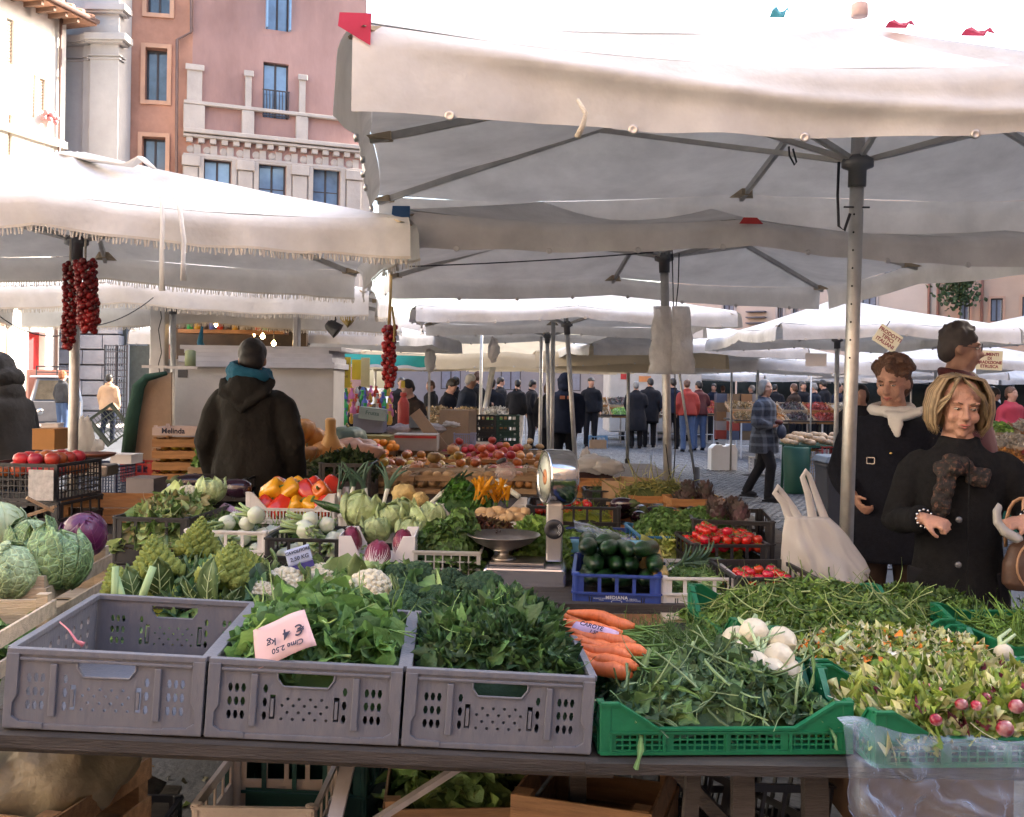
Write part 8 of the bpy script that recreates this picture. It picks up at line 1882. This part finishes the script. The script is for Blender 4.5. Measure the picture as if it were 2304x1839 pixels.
wood_crate(frame_at(300,1200,.83,R(3),.3) @ MT((-.25,.3,0)),'orange wooden crate behind the red cabbage',.40,.30,.12,WOODO)
# three wheeled van
vn = root('three_wheeled_van','grey blue three wheeled van with a terracotta load box parked at left','van',(P(125,960,27).x,27,0),(0,0,R(28))); VB = M('van_paint',(.10,.12,.16),.3,var=.1,coat=.4); VD = M('van_grey',(.16,.15,.15),.5); VG = M('van_green',(.10,.22,.16),.5); VT = M('van_terracotta',(.36,.15,.11),.7)
q = mb(VB); q.plate([(-.62,.35),(.62,.35),(.62,.95),(.48,1.55),(-.48,1.55),(-.62,.95)],[],1.1,MT((0,0,0))); q.build('cab',vn,bevel=.05)
q = mb(VD); q.plate([(-.56,.40),(.56,.40),(.58,.93),(-.58,.93)],[],.08,MT((0,-.59,0))); q.build('front_panel',vn,bevel=.02)
q = mb(M('windscreen',(.16,.13,.09),.08,spec=1.,var=.3)); q.plate([(-.54,.98),(.54,.98),(.44,1.48),(-.44,1.48)],[],.02,MT((0,-.565,0))); q.build('windscreen',vn)
q = mb(CARDW); q.box((-.1,-.0,1.58),(1.06,1.2,.05)); q.build('roof',vn,bevel=.02)
for x in (-.42,.42): q = mb(SILV,True); q.ell((x,-.63,.66),(.09,.03,.09),12,8); q.build('headlight',vn)
q = mb(VG); q.box((0,1.7,.70),(1.3,1.9,.34)); q.build('load_bed',vn,bevel=.02); q = mb(VT); q.box((0,1.7,1.33),(1.28,1.86,.88)); q.build('load_box',vn)
def wheel(x,y):
 q = mb(BLACKP,True); q.lathe([(.12,-.06),(.24,-.06),(.26,-.03),(.26,.03),(.24,.06),(.12,.06)],20,(x,y,.26),rot=MR(PI/2,3,'Y')); w_ = q.build('wheel',vn); q = mb(SILV,True); q.lathe([(.01,-.065),(.13,-.062),(.13,.062),(.01,.065)],16,(x,y,.26),rot=MR(PI/2,3,'Y')); q.build('hub',w_)
wheel(0,-.3); wheel(-.58,1.9); wheel(.58,1.9)
q = mb(WIRE); 
for z in (1.70,1.85): q.bar((-.5,-.3,z),(.5,-.3,z),.03)
for x in (-.5,0,.5): q.bar((x,-.3,1.6),(x,-.3,1.87),.03)
q.build('roof_rack',vn)
# kerb and pavement in the street
q = mb(M('kerb_stone',(.42,.40,.38),.8,var=.2)); q.box((-11.5,29.2,.07),(9,.35,.14)); q.build('kerb',kind='structure'); q = mb(M('pavement',(.30,.28,.27),.85,var=.2,bump=.3)); q.box((-11.5,30.8,.06),(9,2.8,.12)); q.build('pavement',kind='structure')
# ================= CENTRE / RIGHT BACKGROUND STALLS =================
WLEG = M('white_metal_leg',(.55,.55,.58),.5)
def stall(label,px,D,w,d,z,contents,tilt=.35,cloth=None,tray=None,rows=2,cols=4,seed=1,legs=WLEG):
 t = root('market_stall',label,'stall table',ground_at(px,D)); q = mb(WOODG if not cloth else cloth); q.box((0,0,z-.015),(w,d,.03)); q.build('stall_top',t)
 if cloth: q = mb(cloth,True); q.grid(lambda u,v: Vector(((u-.5)*w*1.01,-d/2-.01-.02*math.sin(u*40)*v,z-(z-.12)*v)),60,6); q.build('table_cloth',t)
 for sx in (-.45,-.15,.15,.45):
  for sy in (-.45,.45): q = mb(legs); q.bar((sx*w,sy*d,z-.03),(sx*w,sy*d,0),.03); q.build('leg',t)
 q = mb(legs); q.bar((-w*.45,-d*.45,z*.35),(w*.45,-d*.45,z*.35),.02); q.build('rail',t)
 x0 = t.location.x
 r = random.Random(seed)
 for i in range(rows):
  for j in range(cols):
   k = contents[(i*cols+j) % len(contents)]; X = MT((x0+(j+.5)/cols*w-w/2,D-d/2+(i+.5)*d/rows,z+i*tilt*d/rows+.01)) @ MR(tilt*.8,4,'X'); cw = w/cols-.03; cd = d/rows-.03
   b = mesh_crate if False else wood_crate
   wood_crate(X,'%s crate, %s, %s' % (['front','middle','rear'][min(2,i)],['first','second','third','fourth','fifth'][min(4,j)],label),cw,cd,.09,tray or r.choice((WOOD,WOODP,WOODO)),slats=1,gap=.2,post=.02,bottom=False)
   kd,col_,n,sz = k; greens(kd,X,cw*.94,cd*.94,.03,.09,[(('small' if 'leaf' in kd else 'frill'),n,sz*.8,sz*1.3)],'%s, %s crate, %s' % (kd.replace('_',' '),['front','middle','rear'][min(2,i)]+' '+['first','second','third','fourth','fifth'][min(4,j)],label),'produce',col_,r.random()*9)
 return t
GRN = ('green_leaf_produce',((.12,.24,.05),(.2,.34,.08)),160,.07); YEL = ('yellow_green_produce',((.42,.46,.06),(.3,.4,.08)),120,.08); BRN = ('brown_root_produce',((.18,.12,.06),(.26,.18,.09)),120,.07); ORP = ('orange_produce',((.42,.18,.04),(.3,.14,.05)),110,.07); REDPR = ('red_produce',((.32,.05,.04),(.2,.04,.04)),110,.07); WHT = ('pale_produce',((.5,.46,.4),(.4,.36,.3)),110,.08); DRK = ('dark_produce',((.05,.05,.05),(.08,.05,.06)),90,.08)
stall('green leaf stall between the steel poles',1370,26.0,2.6,1.4,.82,(GRN,BRN,GRN,GRN,ORP,BRN,DRK,YEL),seed=2)
stall('root vegetable stall beside the brown pole',1165,25.4,1.5,1.2,.85,(YEL,BRN,BRN,ORP),cols=3,seed=3)
stall('dark fruit stall behind the orange red jacket',1575,27,2.0,1.0,.84,(BRN,DRK,REDPR,BRN),seed=4)
stall('stall at the centre left behind the white haired man',1050,15,1.3,.8,.90,(BRN,WHT,GRN,BRN),cols=3,seed=5)
stall('long stall right of the walking woman',1790,22,2.9,1.2,.86,(BRN,ORP,DRK,REDPR,WHT),cols=5,seed=6)
stall('bright produce stall at the right edge on a green cloth',2290,10.8,1.7,1.3,.80,(WHT,ORP,REDPR,YEL,WHT,GRN,WHT),cloth=M('green_table_cloth',(.01,.10,.07),.8),cols=5,rows=3,seed=8,tilt=.3)
window_crate(MT((P(1345,1000,24.8).x,24.8,0)),'blue and white fruit carton under the green leaf stall',.45,.35,.3,M('blue_white_card',(.14,.28,.45),.7)); carton(MT((P(1345,1000,24.4).x,24.4,0)),'brown carton in front of the blue and white one',.40,.3,.22,CARD)
# stacked cartons and red packets beside walking woman
bxm = [M('carton_red',(.26,.035,.02),.7),M('carton_orange',(.20,.10,.04),.7),M('carton_bluegrey',(.06,.07,.11),.7),M('carton_white',(.25,.22,.20),.7),M('carton_brown',(.14,.09,.05),.8)]
for c_,(px,D) in enumerate(((1622,24.2),(1650,23.9),(1678,23.9),(1700,24.1))):
 for k in range(5): carton(MT((P(px,900,D).x,D,.30+.22*k)) @ MR(ru(-.1,.1),4,'Z'),'%s carton in the %s stack left of the walking woman' % (('bottom','second','middle','fourth','top')[k],('first','second','third','fourth')[c_]),.26,.26,.21,bxm[(c_*2+k*3) % 5],lid=True)
# egg/bread table, drum, crates, bin
t_ = table('small table of bread and eggs behind the auburn woman',P(1775,900,14.8).x,P(1905,900,14.8).x,14.5,15.4,.72,m=M('green_drum',(.01,.07,.045),.6),n=2,leg_m=M('green_drum',(.01,.07,.045),.6))
BRD = M('bread_crust',(.55,.38,.24),.7,var=.25,scale=12,rnd=.15); q = mb(BRD,True); q.ell((0,0,0),(.07,.06,.045),12,8); brm = q.mesh('bread_roll')
for k in range(42): o = linkmesh('bread_roll',brm,None,(P(1778+(k % 9)*14,965,14.8).x+ru(-.03,.03),14.56+(k//9)*.16+ru(-.02,.02),.76+.05*(k % 3)),(0,0,k),ru(.8,1.1)); tag(o,'round bread roll on the small table behind the auburn woman','bread','bread rolls on the small table')
q = mb(M('green_drum',(.01,.07,.045),.6),True); dx = P(1793,1000,14.6).x; q.lathe([(.16,0),(.17,.02),(.20,.66),(.18,.68)],24,(dx,14.6,.02)); hang('green_drum','dark green drum under the bread table','drum',q)
for lab,px,py_,D,z,w_,h_,m in (('ochre plastic crate right of the green drum',1826,0,15.2,0,.26,.62,YELP),('lower red plastic crate beside the ochre crate',1862,0,14.6,0,.24,.36,REDP),('upper red plastic crate beside the ochre crate',1862,0,14.6,.37,.24,.34,REDP),('white crate on the ground behind the walking woman',1716,0,18,0,.4,.3,WHITEP)):
 mesh_crate(MT((P(px,900,D).x,D,z)),lab,w_,.3,h_,m,cell=.06)
bn = root('rubbish_bin','dark grey wheeled bin half hidden by the big pole','bin',(P(1893,1000,7.6).x,7.6,0)); q = mb(M('bin_grey',(.045,.05,.065),.45)); q.lathe([(.17,.06),(.22,.95),(.23,.97),(.225,.99)],4,ph=0,rot=MR(PI/4,3,'Z')); q.build('bin_body',bn,bevel=.01); q = mb(M('bin_lid',(.10,.13,.18),.4)); q.box((0,0,1.02),(.36,.38,.05),taper=.8); q.build('lid',bn,bevel=.01)
# white jerrycan
jc = root('jerrycan','white plastic jerrycan standing alone on the cobbles','jerrycan',ground_at(1628,18.6),(0,0,.1)); q = mb(M('white_jerry',(.85,.88,.92),.4,var=.04)); hh = .50; q.plate([(-.25,0),(.25,0),(.25,.40),(.20,.49),(.08,.49),(.08,.46),(-.04,.46),(-.04,.49),(-.17,.49),(-.25,.42)],[],.24); q.build('can_body',jc,bevel=.02); q = mb(DARKM,True); q.lathe([(.03,.49),(.03,.53)],10,(-.1,0,0)); q.build('cap',jc)
# thin poles
for lab,px,D,z1,r_ in (('bright steel pole standing left of the twin poles',1217,11.0,2.08,.020),('bright steel pole just right of its shorter twin',1243,10.2,2.26,.022),('thin pale pole left of the walking woman',1646,18.5,2.25,.020),('thin pale pole right of the walking woman',1825,20.0,2.1,.018),('thin steel pole behind the white haired man',1082,11.2,2.15,.018)):
 q = mb(STEEL,True); p = ground_at(px,D); q.tube([(0,0,0),(0,0,z1)],r_,10); o = q.build('steel_pole',loc=p); tag(o,lab,'pole')
# white wall van / poster behind
wv = root('white_van_back','white van side with posters behind the shoppers','van',ground_at(1475,28)); q = mb(PNL); q.box((0,.9,1.2),(2.6,1.8,1.9)); q.build('van_body',wv,bevel=.04); q = mb(RED); q.box((-.9,-.006,1.85),(.16,.01,.24)); q.build('poster',wv); q = mb(M('orange_poster',(.55,.22,.08),.6)); q.box((-.3,-.006,1.75),(.34,.01,.16)); q.build('poster',wv); q = mb(BLACKP,True); 
for x in (-.9,.9): q.lathe([(.1,-.08),(.28,-.06),(.28,.06),(.1,.08)],18,(x,.3,.28),rot=MR(PI/2,3,'Y'))
q.build('wheel',wv)
# price cards on the white umbrella
CRM = M('cream_card',(.66,.58,.36),.7,var=.04); MAR = M('maroon_ink',(.22,.02,.03),.7)
for lab,px,py,D,w_,h_,body,sz,ang in (('tilted cream card reading PRODOTTI TIPICI ITALIANI',1997,762,9.2,.235,.175,'PRODOTTI\nTIPICI\nITALIANI',.048,33),('cream card reading ALIMENTI DI TRADIZIONE ETRUSCA at the right',2226,811,9.0,.235,.175,'ALIMENTI\nDI\nTRADIZIONE\nETRUSCA',.038,2)):
 c = root('hanging_sign',lab,'sign',mat=MT(P(px,py,D)) @ MR(R(ang),4,'Y')); q = mb(CRM); q.box((0,0,0),(w_,.006,h_)); q.build('board',c); text(body,sz,MAR,c,MT((0,-.004,-.002)) @ FACE,bold=.0012)
 q = mb(DARKM); q.bar((-w_*.3,0,h_/2),(-w_*.3,0,h_/2+.06),.008); q.build('clip',c)
o = mb(CARDW).box((0,0,0),(.21,.006,.13)).build('blank_card',loc=P(1836,810,9.9)); tag(o,'blank whitish card hanging under the bright white umbrella','sign')
# plastic/cloth shapes hanging around the tan umbrellas
for px,py,D,lab in ((1110,788,12.5,'bundle of white plastic bags hanging under the tan umbrella'),(968,812,12.8,'white plastic bags hanging right of the teal awning')): blobbag(lab,px,py,D,(.07,.05,.15),seed=px*1.)
# distant buildings closing the square in the middle
cb7 = root('pale_far_building','pale plastered building closing the far end of the square','building'); w8 = Wall(P(880,800,60).xy,P(1520,800,60).xy); h8 = [(3+k*3.6,1.2,4.2+k*3.6,3.0) for k in range(4)]; wallplate(w8,'wall',cb7,M('pale_plaster',(.24,.235,.24),.85,var=.08,scale=1),0,3.9,h8,.5)
for r in h8: window(w8,r,cb7,glass=SHUT,depth=.1)
# ================= UNDER THE TABLE =================
def stackbase(x,y,n,h=.27,w=.5,d=.36,m=BLACKP,lab=''):
 for k in range(n): window_crate(MT((x,y,h*k+.0)),'crate %s standing under the front table' % lab if n == 1 else 'crate %s %s under the front table' % (lab,('at the bottom','second up','third up')[k]),w,d,h-.005,m)
stackbase(-.58,2.75,1,lab='of black plastic behind the beige one'); stackbase(-.10,2.68,2,h=.19,lab='of black plastic left of the trestle leg'); stackbase(.30,2.62,2,h=.19,lab='of black plastic below the wooden crates'); stackbase(-1.15,2.60,2,h=.20,lab='of black plastic below the bag')
X = MT((-.60,2.55,.27)); window_crate(X,'beige windowed crate under the middle grey crate',.29,.36,.27,BEIGEP,nwin=4,winlo=.72); window_crate(MT((-.56,2.86,.27)) @ MR(R(-6),4,'Z'),'dark green crate behind the beige crate under the table',.40,.30,.33,DKGRN)
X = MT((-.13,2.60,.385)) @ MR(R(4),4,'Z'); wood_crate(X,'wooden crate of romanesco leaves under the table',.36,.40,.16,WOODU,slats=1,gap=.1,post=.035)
greens('stored_romanesco_leaves',X @ MT((0,0,.05)),.34,.38,.02,.10,[('broad',150,.08,.15),('lobed',60,.06,.12)],'dark leaves in the wooden crate under the table','leafy greens',((.08,.14,.04),(.12,.18,.05)),4.)
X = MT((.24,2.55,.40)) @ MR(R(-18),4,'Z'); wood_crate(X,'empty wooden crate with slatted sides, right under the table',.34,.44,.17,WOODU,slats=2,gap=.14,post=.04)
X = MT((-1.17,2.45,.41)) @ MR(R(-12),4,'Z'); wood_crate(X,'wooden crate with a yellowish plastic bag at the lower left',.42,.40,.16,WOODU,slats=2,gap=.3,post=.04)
q = mb(M('yellowish_bag',(.30,.25,.16),.4,var=.2,scale=8,bump=.9,bscale=14,trans=.3),True); q.ell((0,0,0),(.20,.18,.13),30,18,fn=lambda v: v*(1+.22*noise.noise(v*2)+.05*math.sin(9*math.atan2(v.y,v.x)+3*v.z))); o = q.build('storage_bag',loc=(-1.13,2.46,.58)); tag(o,'yellowish translucent plastic bag in the crate at the lower left','bag')
for k,(a,b,w_) in enumerate((((232,1850),(322,1732),.05),((255,1870),(340,1748),.10),((315,1880),(372,1770),.10),((150,1850),(205,1700),.06))):
 q = mb((WOODU,WOODG,WOODG,WOODG)[k]); q.bar(P(*a,2.75+.04*k),P(*b,2.95+.04*k),w_,.012,up=(0,1,.2)); o = q.build('broken_slat'); tag(o,('thin orange','wide grey','second wide grey','dark')[k]+' slat of a broken crate under the table','wood slat')
window_crate(MT((.62,2.72,.30)) @ MR(R(30),4,'Z') @ MR(R(12),4,'Y'),'tilted black lattice crate under the right table',.36,.30,.22,BLACKP,lower='grid'); window_crate(MT((.66,2.8,.0)),'black crate on the ground under the right table',.5,.4,.29,BLACKP)
carton(MT((1.12,2.75,.38)),'brown box behind the hanging plastic film',.4,.3,.22,M('dark_carton',(.14,.08,.045),.8)); window_crate(MT((1.12,2.75,.0)),'black crate carrying the brown box under the right table',.5,.4,.375,BLACKP)
s = Scatter(); n = 160; pos = np.c_[rng.uniform(-1.8,.6,n),rng.uniform(3.3,5.5,n),np.full(n,.012)]; s.put('small',pos,np.c_[rng.normal(0,1,(n,2)),np.zeros(n)],np.tile([[0,0,1.]],(n,1))+rng.normal(0,.3,(n,3)),rng.uniform(.02,.06,n),((.12,.16,.05),(.2,.14,.07),(.06,.06,.04)))
s.build('fallen_leaves',LEAF,label='dropped leaves and scraps on the ground under the tables',cat='litter',kind='stuff')
bpy.data.scenes.remove(TS)
